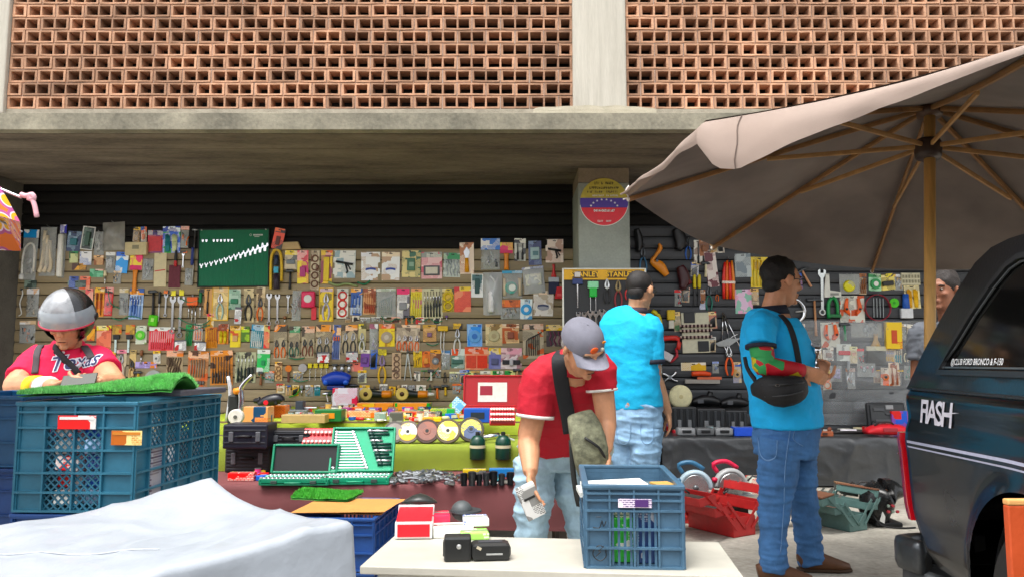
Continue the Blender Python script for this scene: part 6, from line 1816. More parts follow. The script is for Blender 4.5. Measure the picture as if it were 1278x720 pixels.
hs_ = (zc0 - .002) / 2 - .012
for q in range(2):
 crate('dark blue crate at the foot of the teal crate stack' if q == 0 else 'dark blue crate directly under the teal crate',(cxA,2.42 + .3,zz),-3,WT,.6,hs_,'24467e',ds,dl)
 zz += hs_ + .0135
crate('teal plastic crate with lattice sides topped with green turf',(cxA,2.42 + .3,zz),-3,WT,.6,pB.z - zz - .010,TEAL,front_t,side_t)
ZTOP = pB.z
CRZ = zz
# red warning label and yellowish sticker on the teal crate
def sticker(label,u0,v0,u1,v1,c,ink,ink2,Y):
 a,b = at(u0,v1,Y),at(u1,v0,Y)
 t = thing('crate_label',label,'label',((a.x + b.x) / 2,Y,a.z),(0,0,R(-3)))
 MB().box((0,0,(b.z - a.z) / 2),(b.x - a.x,.002,b.z - a.z)).build('paper',PRINT(c,ink,ink2,1.2,3,dens=.5),t)
 MB().box((0,-.0015,(b.z - a.z) * .8),((b.x - a.x) * .9,.002,(b.z - a.z) * .2)).build('printed_line',M(ink,.5),t)
sticker('torn red and white label on the teal crate',71,518,121,535,'cf2f3e','e8e8e4','e8e8e4',2.408)
sticker('cream and orange sticker on the teal crate',138,537,178,555,'d8c69a','c8803a','b06a34',2.404)
# goods inside the teal crate, seen through the lattice
for (dx,c,i2,lb) in ((-.055,'c42a36','e8dcd8','red and white packages packed inside the teal crate'),(.035,'2a4e9a','a9bcd8','blue packages packed inside the teal crate')):
 t = thing('packed_goods',lb,'packages',(cxA + dx,2.475,CRZ + .012))
 for q in range(5):
  rr = random.Random(q + int(dx * 999))
  MB().box((rr.uniform(-.01,.01),rr.uniform(-.01,.02),.03 + .052 * q),(.075,.07,.045),(0,rr.uniform(-.15,.15),rr.uniform(-.3,.3)),.006).build('package',PRINT(c if q % 3 else i2,i2,None,.8,q,dens=.5),t)
for q in range(4):
 t = thing('packed_goods','grey package row by the long lattice side inside the teal crate','packages',(cxA + .13,2.56 + .12 * q,CRZ + .012))
 MB().box((0,0,.09),(.10,.09,.17),None,.01).build('package',PRINT('8f8f96','3a2a44','d8d8dc',.8,q,dens=.6),t); MB().box((0,0,.185),(.08,.07,.015)).build('lid',M('c9c9cc',.5),t)
# grey flat board and green turf on top
t = thing('flat_board','dark grey flat board lying on the teal crate','board',(cxA + .10,2.80,ZTOP + .004),(R(0),0,R(-3)))
MB().box((0,0,.012),(.27,.36,.020),None,.004).build('board',M('55545c',.6,0,.15),t); MB().box((0,-.1,.0235),(.2,.004,.003)).build('score',M('3a3a40',.7),t)
def turf(name,label,loc,rz,fn,nu,nv,blades,seed,col='3f8f3c'):
 t = thing(name,label,'turf',loc,(0,0,R(rz)))
 b = MB(); b.grid(fn,nu,nv); b.grid(lambda s,q: Vector(fn(s,q)) - Vector((0,0,.008)),nu,nv)
 b.build('backing',M('4f9a4a',.9),t)
 rr = random.Random(seed)
 g = MB()
 for k in range(blades):
  s,q = rr.random(),rr.random()
  p = Vector(fn(s,q)); e = .01
  du = Vector(fn(min(1,s + e),q)) - Vector(fn(max(0,s - e),q)); dv = Vector(fn(s,min(1,q + e))) - Vector(fn(s,max(0,q - e)))
  n = du.cross(dv).normalized()
  d = (n + Vector((rr.uniform(-.6,.6),rr.uniform(-.6,.6),rr.uniform(-.3,.5)))).normalized() * rr.uniform(.009,.018)
  sd = d.cross(Vector((rr.uniform(-1,1),rr.uniform(-1,1),.3))).normalized() * .0019
  g.add([p - sd,p + sd,p + d],[(0,1,2)])
 o = g.build('grass_blades',M(col,.7,0,.35,40,rnd=.02),t); o['kind'] = 'stuff'
 return t
def turf_fn(s,q):
 # folded turf strip: rises in the middle, folded edge to the left front
 x = (s - .5) * .44
 y = (q - .5) * .24
 return (x + .03 * (q - .5),y + .06 * math.sin(s * 2.2),.010 + .044 * math.sin(math.pi * min(1,q * 1.05)) * (.12 + .88 * max(0,min(1,s * 1.7 - .5))) + .008 * s + .006 * noise.noise((s * 6,q * 4,1)))
turf('artificial_turf','thick piece of bright green artificial turf on the teal crate',(cxA + .015,2.56,ZTOP + .012),10,turf_fn,26,14,42000,1,'84d07c')
# left stack of blue crates
pl0 = at(32,492,2.85)
zz = .001
h4 = (pl0.z - .004) / 4 - .0125
for q in range(4):
 nm = ['at the bottom of','second from the bottom of','third from the bottom of','on top of'][q]
 crate('blue plastic crate %s the stack left of the teal crate' % nm,(pl0.x - .23 + .006 * (q % 2),2.85 + .30,zz),1.5 * (-1) ** q,.46,.6,h4,'1f5078' if q == 3 else '22447a',ds,dl)
 zz += h4 + .0135
# blue crate with a cardboard lid beside the maroon table
def lidded():
 pr = at(487,628,3.0)
 z1 = .48
 r0 = on(487,627,z1)
 W,D = .40,.52
 cx,cy = r0.x - W / 2 - .0,r0.y - .06
 z = .001
 hh = (z1 - .006) / 2 - .0128
 for q in range(2):
  crate('blue plastic crate under a sheet of brown cardboard' if q else 'blue plastic crate standing on the ground below the cardboard topped crate',(cx,cy,z),-4,W,D,hh,'274a86',ds,dl)
  z += hh + .0135
 t = thing('cardboard_sheet','brown cardboard sheet lying on the blue crate','cardboard',(cx + .02,cy - .01,z - .001),(0,0,R(-6)))
 MB().grid(lambda s,q: ((s - .5) * .44,(q - .5) * .40,.004 + .012 * s * (1 - q) + .004 * noise.noise((s * 3,q * 3,1))),12,10).build('sheet',M('c08a52',.8,0,.1,8,.2,200),t,smooth=True)
 MB().box((0,0,.0),(.40,.36,.004)).build('under_layer',M('a8743f',.85),t)
 def tf(s,q): return ((s - .5) * .30,(q - .5) * .22,.012 + .02 * math.sin(q * 3) * (1 - s) + .006 * noise.noise((s * 5,q * 5,2)))
 turf('artificial_turf','green turf offcut beside the cardboard sheet',(cx - .14,cy + .20,z + .006),-10,tf,12,10,7000,3,'58b04a')
lidded()
# ------------------------------------------------------------------ white table
ZTB = .55
c_fl,c_fr,c_br,c_bl = on(449,706,ZTB),on(928,719,ZTB),on(897,692,ZTB),on(484,668,ZTB)
def white_table():
 c = (c_fl + c_fr + c_br + c_bl) / 4
 t = thing('table','white painted trestle table with a blue crate on it','table',(c.x,c.y,0))
 e1 = (c_fr - c_fl); e1.z = 0; ln = e1.length; e1.normalize(); e2 = Vector((-e1.y,e1.x,0))
 dep = max((c_bl - c_fl).dot(e2),(c_br - c_fr).dot(e2)) + .02
 an = math.atan2(e1.y,e1.x)
 mid = c_fl + e1 * (ln / 2) + e2 * (dep / 2)
 inv = Matrix.Translation(-t.location) @ Matrix.Translation((mid.x,mid.y,0)) @ Matrix.Rotation(an,4,'Z')
 MB().box((0,0,ZTB - .012),(ln,dep,.024),None,.003).xf(inv).build('table_top',M('b8b5aa',.5,0,.14,6,.1,40),t)
 MB().box((0,-dep / 2 + .03,ZTB - .062),(ln - .1,.02,.07)).xf(inv).build('apron',M('d8d6ce',.5),t)
 MB().box((0,dep / 2 - .03,ZTB - .062),(ln - .1,.02,.07)).xf(inv).build('apron',M('d8d6ce',.5),t)
 for sx in (-1,1):
  for sy in (-1,1):
   MB().box((sx * (ln / 2 - .08),sy * (dep / 2 - .06),(ZTB - .025) / 2),(.04,.04,ZTB - .026)).xf(inv).build('leg',M('cfcdc4',.5),t)
white_table()
# blue crate on the table
def table_crate():
 a,b = on(736,709,ZTB),on(861,711,ZTB)
 W = (b - a).length; H = .238; D = .46
 an = math.degrees(math.atan2(b.y - a.y,b.x - a.x))
 mid = (a + b) / 2
 front = grid_spec([0,.25,.5,.75,1],[0,.075,.16,.29,.52,.75,1],((1,2),(3,4,5)),'V')
 side = grid_spec([0,.14,.32,.5,.68,.86,1],[0,.075,.16,.29,.52,.75,1],((1,2,3,4),(3,4,5)),'V')
 crate('slate blue plastic crate standing on the white table',(mid.x,mid.y + D / 2,ZTB + .001),an,W,D,H,'48657b',front,side)
 zt = ZTB + .012
 for (dx,dy,w,d,h,c,i_,lb) in ((-.06,.10,.09,.12,.2,'d8d6c4','3a6a4a','white and green carton standing inside the blue crate'),(.055,.08,.10,.12,.19,'2a3f6a','d8dce4','dark blue carton standing inside the blue crate'),(.10,.10,.04,.12,.17,'c8582e','3a1a10','slim orange carton inside the blue crate'),(-.02,.25,.22,.12,.20,'5f6a70','cfd2d0','grey flat cartons at the back of the blue crate'),(.03,.05,.09,.03,.10,'2f9ac4','e8f0f4','small sky blue carton at the front of the blue crate'),(-.05,.045,.08,.025,.13,'5fae62','f0f4ec','small green carton at the front of the blue crate')):
  t = thing('carton',lb,'carton',(mid.x + dx,mid.y + dy,zt),(0,0,R(an)))
  MB().box((0,0,h / 2),(w,d,h),None,.003).build('box',PRINT(c,i_,None,.9,dx * 50,dens=.5),t); MB().box((0,0,h + .001),(w * .9,d * .12,.002)).build('tape',M('b8a87a',.4),t)
 t = thing('papers','white papers and pads lying across the blue crate','papers',(mid.x - .05,mid.y + .14,ZTB + .200))
 MB().box((0,0,.022),(.20,.16,.012),(R(2),R(-2),R(6)),.001).build('sheet',M('e8e8e4',.6),t); MB().box((.13,.03,.012),(.10,.12,.02),(0,R(3),R(-8)),.002).build('pad',M('5a6a70',.5),t); MB().box((.15,-.02,.03),(.06,.09,.006),(0,0,R(12))).build('card',M('c09a5a',.6),t); MB().box((-.02,.0,.006),(.2,.15,.014)).build('stack',M('cfd2ce',.6),t)
 tb = thing('crate_label','purple and white label on the blue crate','label',(mid.x - .012,mid.y - .006,ZTB + .182),(0,0,R(an)))
 MB().box((0,0,.012),(.10,.002,.026)).build('paper',PRINT('d8d0d8','4a2a6a','c83a6a',1.2,5,dens=.6),tb); MB().box((.02,-.0015,.012),(.04,.002,.022)).build('print',M('4a2a66',.5),tb)
 # inked doodles on the plain corner cells
 for k,(dx,dz,sc,lb) in enumerate(((-.118,.036,1.,'lower left'),(.118,.034,.95,'lower right'))):
  q = thing('ink_doodle','black looped doodle inked on the blue crate, %s cell' % lb,'marking',(mid.x + dx,mid.y + .0045,ZTB + dz),(0,0,R(an)))
  MB().tube([(sc * .018 * math.cos(a * .42) * (1 + .15 * math.sin(a)),0,.01 + sc * .022 * math.sin(a * .42)) for a in range(16)],.0016,5,2).build('loop',BLACKP,q); MB().tube([(-.012,-.001,.0),(.004,-.001,.015),(-.004,-.001,.016),(.012,-.001,.03)],.0014,5,2).build('stroke',BLACKP,q)
 q = thing('ink_doodle','black scribble inked on the upper left cell of the blue crate','marking',(mid.x - .118,mid.y + .0045,ZTB + .122),(0,0,R(an)))
 MB().tube([(-.02,0,.0),(0,0,-.002),(.008,0,.02),(.012,0,.002),(.02,0,.018)],.0016,5,3).build('stroke',BLACKP,q); MB().tube([(-.01,0,.03),(.006,0,.03)],.0012,5).build('dash',BLACKP,q)
 q = thing('ink_doodle','two thin ink strokes on the upper right cell of the blue crate','marking',(mid.x + .118,mid.y + .0045,ZTB + .118),(0,0,R(an)))
 for x in (-.012,.008): MB().tube([(x,0,.03),(x + .006,0,.0)],.0014,5).build('stroke',BLACKP,q)
table_crate()
def radio(label,u,v,wpx,hpx,dep,rz,kind):
 t,k = put('car_charger' if kind else 'small_speaker',label,'device',u,v,ZTB,rz)
 w,h = wpx * k,hpx * k
 MB().box((0,dep / 2,h / 2),(w,dep,h),None,.006 if not kind else .016).build('case',M('2a2b2b',.4,0,.1),t,smooth=False)
 MB().box((0,-.001,h * .5),(w * .9,.004,h * .86),None,.002).build('front_panel',M('1a1b1b',.45),t)
 if not kind:
  MB().lathe([(.008,0),(.006,.003)],(w * .05,-.003,h * .62),(0,-1,0),14).build('badge',M('b9bab8',.3,.5),t,smooth=True)
  MB().box((-w * .52,dep * .4,h * .5),(.003,dep * .5,h * .6)).build('side_grille',M('3a3b3b',.5),t)
 else:
  MB().box((w * .08,-.004,h * .42),(w * .4,.002,h * .1)).build('lettering',M('a9aaa8',.4),t)
  MB().box((-w * .3,-.004,h * .8),(w * .12,.003,h * .16),(0,.5,0)).build('sticker',M('b8b09a',.5),t); MB().box((0,dep / 2,h + .001),(w * .6,dep * .3,.003),None,.001).build('top_ridge',M('44464a',.4),t)
radio('small square black speaker box on the white table',571,701,32,28,.06,4,0)
radio('flat rounded black device on the white table',613,700,48,19,.08,6,1)
def red_pack():
 t,k = put('gift_box','red and white open carton at the back of the white table','carton',516,673,ZTB,3)
 w = 44 * k
 MB().box((0,.06,.03),(w,.12,.056),None,.003).build('box',M('e4e2de',.5),t); MB().box((0,-.0015,.03),(w * .86,.004,.042)).build('red_face',M('cf2430',.45),t)
 MB().grid(lambda s,q: ((s - .5) * w * .95,.01 + q * .13,.059 + .03 * q),4,4).build('lid',M('cc2832',.5),t); MB().box((0,.13,.075),(w,.006,.04),(R(-30),0,0)).build('back_flap',M('d8d4d0',.5),t)
red_pack()
def visor(label,u,v,dx,c):
 t,k = put('sun_cap',label,'visor',u,v,ZTB,0,None,.06)
 MB().loft([(-.06,.05,.035),(0,.04,.045),(.06,.05,.035)],[.004,.022,.004],[.03,.05,.03],(0,0,1),12,3).build('shell',M(c,.35),t,smooth=True); MB().box((0,.06,.012),(.04,.03,.03),None,.006).build('clip',M('4a4d4c',.45),t)
visor('dark oval lamp lying on the red carton',522,662,0,'2c302e')
def hat():
 t,k = put('helmet_liner','dark grey domed cover on the white packages','cover',575,662,ZTB,0,None,.06)
 MB().ell((0,.06,.0),(.04,.04,.038),None,18,12).build('dome',M('4a4f50',.5),t,smooth=True); MB().lathe([(.06,0),(.058,.006)],(.015,.06,-.002),(0,0,1),24).build('brim',M('33383a',.5),t)
hat()
for (u,v,w_,h_,c,i_,i2,lb,dz) in ((566,671,48,12,'dcdcd8','c8323a','d87a5a','white packet with red print beside the red carton',0),(595,668,30,9,'d8dce4','2a4a9a','2a3a86','white and navy packet stacked behind the speaker box',.03),(593,674,34,8,'9ac07a','d8e4c8',None,'pale green packet beside the black speaker box',0),(548,664,26,10,'d84a5a','e8dcd8','3a5a3a','red striped packet behind the white one',.03)):
 boxthing(lb,'packet','packet',u,v,ZTB,w_,h_,.09,c,i_,i2,8,dz=dz)
# ------------------------------------------------------------------ white tarpaulin over a table in the foreground
def white_tarp():
 zt = .835
 Fp = on(262,600,zt); Rp = on(434,646,zt)
 e1 = (Rp - Fp); e1.z = 0; w = e1.length; e1.normalize(); e2 = Vector((e1.y,-e1.x,0))     # e2 points to the left front
 if e2.x > 0: e2 = -e2
 dlen = 1.15
 t = thing('tarp_table','foreground table covered by a white plastic tarpaulin','table',(Fp + e1 * w / 2 + e2 * dlen / 2) * 1)
 t.location.z = 0
 inv = Matrix.Translation(-t.location)
 ex = .62
 def fn(s,q):
  a = -ex + s * (w + 2 * ex); b = -ex + q * (dlen + 2 * ex)
  ca,cb = min(max(a,0),w),min(max(b,0),dlen)
  oa,ob = a - ca,b - cb
  drop = math.hypot(oa,ob)
  # top: sags a little between supports, long soft creases
  ridge = .012 * (1 - abs(noise.noise((ca * 2.2 + cb * 1.1,cb * 1.6 - ca,3)))) ** 3
  fine = .009 * (1 - abs(noise.noise((ca * 5 - cb * 4,cb * 4 + ca,8)))) ** 5 + .0012 * noise.noise((ca * 14,cb * 11,2))
  z = zt - .022 + ridge + fine - .11 * max(0,cb - .10) + .012 * math.exp(-((ca) / .12) ** 2 - ((cb) / .12) ** 2) - .045 * math.sin(math.pi * ca / w) ** 1.5 * math.exp(-((cb - .16) / .16) ** 2)
  p = Fp + e1 * ca + e2 * cb
  if drop > 0:
   d = (e1 * oa + e2 * ob) / drop
   r_ = .012
   arc = min(drop,r_ * 1.57)
   th = arc / r_
   out = r_ * math.sin(th); dn = r_ * (1 - math.cos(th))
   rest_ = max(0,drop - arc)
   fl = .045 * min(1,rest_ / .3) * (noise.noise((ca * 4 + oa * 2,cb * 4 + ob * 2,5)) + .5 * noise.noise((ca * 9,cb * 9,6)))
   p = p + d * (out + fl + .03 * rest_)
   z -= dn + rest_
  return Vector((p.x,p.y,max(z,.02)))
 MB().grid(fn,150,170).xf(inv).build('tarpaulin',M('a3a9b0',.42,0,.09,5,.3,22,coat=.15),t,smooth=True)
 MB().grid(lambda s,q: fn(s,q) - Vector((0,0,.0)) if False else (Fp + e1 * (.02 + s * (w - .04)) + e2 * (.02 + q * (dlen - .04)) + Vector((0,0,-.13))),2,2).xf(inv).build('table_top',M('8a7a60',.7),t)
 for a in (.05,w - .05):
  for b in (.05,dlen - .05):
   p = Fp + e1 * a + e2 * b
   MB().box2((p.x - .02,p.y - .02,0),(p.x + .02,p.y + .02,zt - .14)).xf(inv).build('leg',M('6a6258',.6),t)
 # stitched seam across the sheet
 MB().tube([fn(.17 + .42 * k / 20 + 0.0,.40 + .26 * (1 - k / 20) + .012 * math.sin(k * .5)) + Vector((0,0,.0015)) for k in range(21)],.0016,5,2).xf(inv).build('seam',M('b4b8bc',.6),t)
white_tarp()
# ------------------------------------------------------------------ parasol with wooden ribs
def parasol():
 H = Vector((2.0089,3.6,2.3967))
 Rr,ph,hh,tx,ty = 1.4002,2.8760,.5022,-.0672,.1137
 Mx = Matrix.Rotation(tx,3,'X') @ Matrix.Rotation(ty,3,'Y')
 def lp(r,a,z):
  if abs((a - ph + 6 * math.pi / 4 + math.pi) % (2 * math.pi) - math.pi) < .02: z += .085 * (r / Rr) ** 2
  return H + Mx @ Vector((r * math.cos(a),r * math.sin(a),z))
 base = Vector((at(1153,600,3.5).x,3.5,0))
 t = thing('parasol','brown canvas parasol on a wooden pole with eight wooden ribs','parasol',(base.x,base.y,0))
 inv = Matrix.Translation(-t.location)
 PALE = M('97877d',.85,0,.08,4,.25,500)  # bleached outer cloth, paler also to carry the sky-lit contrast in colour
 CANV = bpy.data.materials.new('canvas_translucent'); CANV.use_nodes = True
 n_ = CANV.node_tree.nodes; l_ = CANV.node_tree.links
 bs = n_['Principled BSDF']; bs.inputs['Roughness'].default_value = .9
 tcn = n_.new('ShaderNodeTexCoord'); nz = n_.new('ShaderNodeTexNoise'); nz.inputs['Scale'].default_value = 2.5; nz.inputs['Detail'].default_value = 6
 cr = n_.new('ShaderNodeValToRGB'); cr.color_ramp.elements[0].color = lin('756860',.9); cr.color_ramp.elements[1].color = lin('95867c',.9); cr.color_ramp.elements[0].position = .3; cr.color_ramp.elements[1].position = .7  # underside cloth, darker: part of the canopy's shade is in the colour
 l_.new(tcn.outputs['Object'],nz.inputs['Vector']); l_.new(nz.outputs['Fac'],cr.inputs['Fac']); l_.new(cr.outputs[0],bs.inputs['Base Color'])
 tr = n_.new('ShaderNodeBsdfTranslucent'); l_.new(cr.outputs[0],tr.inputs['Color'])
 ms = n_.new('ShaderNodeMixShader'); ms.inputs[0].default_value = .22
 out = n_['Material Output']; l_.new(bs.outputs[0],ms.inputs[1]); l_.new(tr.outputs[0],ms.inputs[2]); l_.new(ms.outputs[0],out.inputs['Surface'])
 # canopy panels between ribs
 for k in range(8):
  a0,a1 = ph - k * math.pi / 4,ph - (k + 1) * math.pi / 4
  def fn(s,q,a0=a0,a1=a1,k=k):
   r = .03 + (Rr - .03) * q
   A = lp(r,a0,-hh * (r / Rr) ** 1.04); B = lp(r,a1,-hh * (r / Rr) ** 1.04)
   p = A.lerp(B,s)
   p.z -= .035 * math.sin(math.pi * s) * q * (1 - .35 * q) - .012 * noise.noise((s * 2,q * 3,k)) * q
   return p
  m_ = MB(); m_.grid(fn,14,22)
  m_.xf(inv).build('canopy_underside',CANV,t,smooth=True)
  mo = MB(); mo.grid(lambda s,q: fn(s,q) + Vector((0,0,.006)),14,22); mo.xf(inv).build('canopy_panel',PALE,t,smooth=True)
 # loose valance hanging outside the street-side edges
 for k in (6,7):
  a0,a1 = ph - k * math.pi / 4,ph - (k + 1) * math.pi / 4
  def fv(s,q,a0=a0,a1=a1,k=k):
   A,B = lp(Rr * 1.0,a0,-hh),lp(Rr * 1.0,a1,-hh)
   p = A.lerp(B,s)
   p.z -= .035 * math.sin(math.pi * s) * .65
   am_ = a0 + (a1 - a0) * s
   o = (Mx @ Vector((math.cos(am_),math.sin(am_),0)))
   if k == 6:
    kk = ((0,.03),(.42,.085),(.66,.15),(.86,.215),(.94,.20),(1,.10))      # s=1 is the left end (next rib)
    drop = next(y0 + (y1 - y0) * (s - x0) / (x1 - x0) for (x0,y0),(x1,y1) in zip(kk,kk[1:]) if s <= x1 + 1e-6)
   else:
    drop = .10 * (1 - s) ** 1.6
   p = p + o * (.05 * math.sin(q * math.pi * .6) + (.012 * math.sin(s * 12) + .008 * noise.noise((s * 9,q * 3,k))) * q * min(1,(1 - s) * 8 if k == 6 else s * 8)) + Vector((0,0,.012 * math.sin(q * math.pi) - drop * q))
   return p
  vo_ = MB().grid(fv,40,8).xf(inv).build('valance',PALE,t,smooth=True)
  if k == 6: MB().tube([fv(.865 + .004 * math.sin(j),j / 8) + Mx @ Vector((math.cos(a1),math.sin(a1),0)) * .004 for j in range(9)],.0022,5).xf(inv).build('seam',M('6a5c54',.8),vo_)
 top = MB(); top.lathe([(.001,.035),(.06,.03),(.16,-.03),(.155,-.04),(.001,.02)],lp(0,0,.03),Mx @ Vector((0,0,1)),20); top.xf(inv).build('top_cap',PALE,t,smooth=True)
 WD = M('a57e52',.6,0,.3,14,.2,60); WD2 = M('8a6540',.6,0,.3,14,.2,60)
 MB().tube([base + Vector((0,0,.06)),lp(0,0,.03)],.025,14).xf(inv).build('pole',M('cfa468',.5,0,.22,9,.1,60,stretch=(6,6,.4)),t,smooth=True)
 for k in range(8):
  a = ph - k * math.pi / 4
  n = 8
  pts = [lp(.05 + (Rr - .05) * q / n,a,-hh * ((.05 + (Rr - .05) * q / n) / Rr) ** 1.04 - .020) for q in range(n + 1)]
  r_ = MB(); r_.loft(pts,.008,.012,tuple(Mx @ Vector((-math.sin(a),math.cos(a),0))),6,1,power=5); ro = r_.xf(inv).build('rib',WD2,t)
  s_ = MB(); s_.loft([lp(.05,a + .05,-.215),lp(Rr * .52,a + .012,-hh * .52 - .030)],.007,.011,tuple(Mx @ Vector((-math.sin(a),math.cos(a),0))),6,1,power=5); s_.xf(inv).build('strut',WD,ro)
  MB().ell(pts[-1],(.012,.012,.012),None,8,6).xf(inv).build('rib_tip',M('e0d8cc',.5),ro,smooth=True)
 MB().lathe([(.055,0),(.06,.02),(.06,.07),(.05,.09)],lp(0,0,-.27),Mx @ Vector((0,0,1)),16).xf(inv).build('runner',M('3a2a20',.5),t,smooth=True)
 MB().lathe([(.055,0),(.06,.02),(.05,.06)],lp(0,0,-.06),Mx @ Vector((0,0,1)),16).xf(inv).build('crown',M('4a3220',.5),t,smooth=True)
 MB().lathe([(.075,0),(.075,.02),(.05,.03),(.042,.12)],(0,0,.0),(0,0,1),24).build('base',M('5a5a58',.6,0,.2),t,auto=40)
 # white tie at the corner tip
 tp = lp(Rr,ph,-hh - .01)
 MB().tube([tp,tp + Vector((-.015,0,.035)),tp + Vector((.0,-.01,.06))],.004,6,3).tube([tp,tp + Vector((-.03,0,-.01))],.004,6).xf(inv).build('tie',M('e6dfd8',.6),t,smooth=True)
parasol()
# ------------------------------------------------------------------ printed umbrella, its corner in the top left
def flower_mat():
 m = bpy.data.materials.new('flower_print'); m.use_nodes = True
 N,L = m.node_tree.nodes,m.node_tree.links
 b = N['Principled BSDF']; b.inputs['Roughness'].default_value = .7
 tc = N.new('ShaderNodeTexCoord'); vo = N.new('ShaderNodeTexVoronoi'); vo.inputs['Scale'].default_value = 16
 L.new(tc.outputs['Object'],vo.inputs['Vector'])
 cr = N.new('ShaderNodeValToRGB'); cr.color_ramp.interpolation = 'CONSTANT'
 e = cr.color_ramp.elements
 e[0].position = 0; e[0].color = lin('d86a9a'); e[1].position = .22; e[1].color = lin('e8b43a')
 q = e.new(.40); q.color = lin('e6d6e0'); q = e.new(.47); q.color = lin('b45a94'); q = e.new(.62); q.color = lin('e07a3a')
 L.new(vo.outputs['Distance'],cr.inputs['Fac']); L.new(cr.outputs[0],b.inputs['Base Color'])
 return m
def umbrella():
 tip = at(27,243,2.3)
 Rr,hh = .95,.42
 c = Vector((tip.x - Rr * .985,tip.y - Rr * .17,tip.z + hh))
 t = thing('printed_umbrella','pink and yellow flower printed umbrella with a knotted strap','umbrella',(c.x,c.y,0))
 inv = Matrix.Translation(-t.location); FM = flower_mat()
 ph = math.atan2(tip.y - c.y,tip.x - c.x)
 for k in range(8):
  a0,a1 = ph + k * math.pi / 4,ph + (k + 1) * math.pi / 4
  def fn(s,q,a0=a0,a1=a1):
   A = c + Vector((math.cos(a0) * Rr * q,math.sin(a0) * Rr * q,-hh * q ** 1.15)); B = c + Vector((math.cos(a1) * Rr * q,math.sin(a1) * Rr * q,-hh * q ** 1.15))
   p = A.lerp(B,s); p.z += .05 * math.sin(math.pi * s) * q * q * .3
   if q > .93: p.z -= (q - .93) * 1.2
   return p
  MB().grid(fn,10,16).xf(inv).build('canopy_panel',FM,t,smooth=True)
  MB().tube([c,c + Vector((math.cos(a0) * Rr * .6,math.sin(a0) * Rr * .6,-hh * .62 - .01)),c + Vector((math.cos(a0) * Rr,math.sin(a0) * Rr,-hh - .01))],.004,6,3).xf(inv).build('rib',METAL,t)
 MB().tube([(c.x,c.y,.0),(c.x,c.y,c.z + .04)],.016,10).xf(inv).build('pole',METAL,t,smooth=True)
 MB().lathe([(.22,0),(.22,.05),(.03,.07),(.02,.3)],(0,0,0),(0,0,1),20).build('base',M('5a5a58',.7),t)
 q = lambda u,v: at(u,v,2.3)
 MB().tube([q(26,243),q(33,245),q(40,243),q(42,248),q(36,248),q(38,244)],.008,7,3).tube([q(39,247),q(43,256),q(46,271)],.007,7,3).xf(inv).build('strap',M('d8a8b0',.7),t,smooth=True)
umbrella()
# ------------------------------------------------------------------ orange board by the truck
def orange_board():
 Y = 1.62
 a = at(1245,622,Y)
 t = thing('painted_board','upright orange painted wooden board on two feet beside the truck','board',(a.x + .115,Y + .09,0))
 h = a.z
 MB().box((0,-.09,h / 2 - .006),(.20,.018,h - .012),None,.003).build('board',M('b8502f',.55,0,.12,6,.15,50),t)
 for q in (-1,1): MB().box((q * .07,-.06,.02),(.03,.24,.04),None,.004).build('foot',M('8a5a3a',.7),t)
 MB().box((0,-.09,h - .006),(.2,.02,.012),None,.003).build('top_edge',M('d2a06a',.6),t)
orange_board()
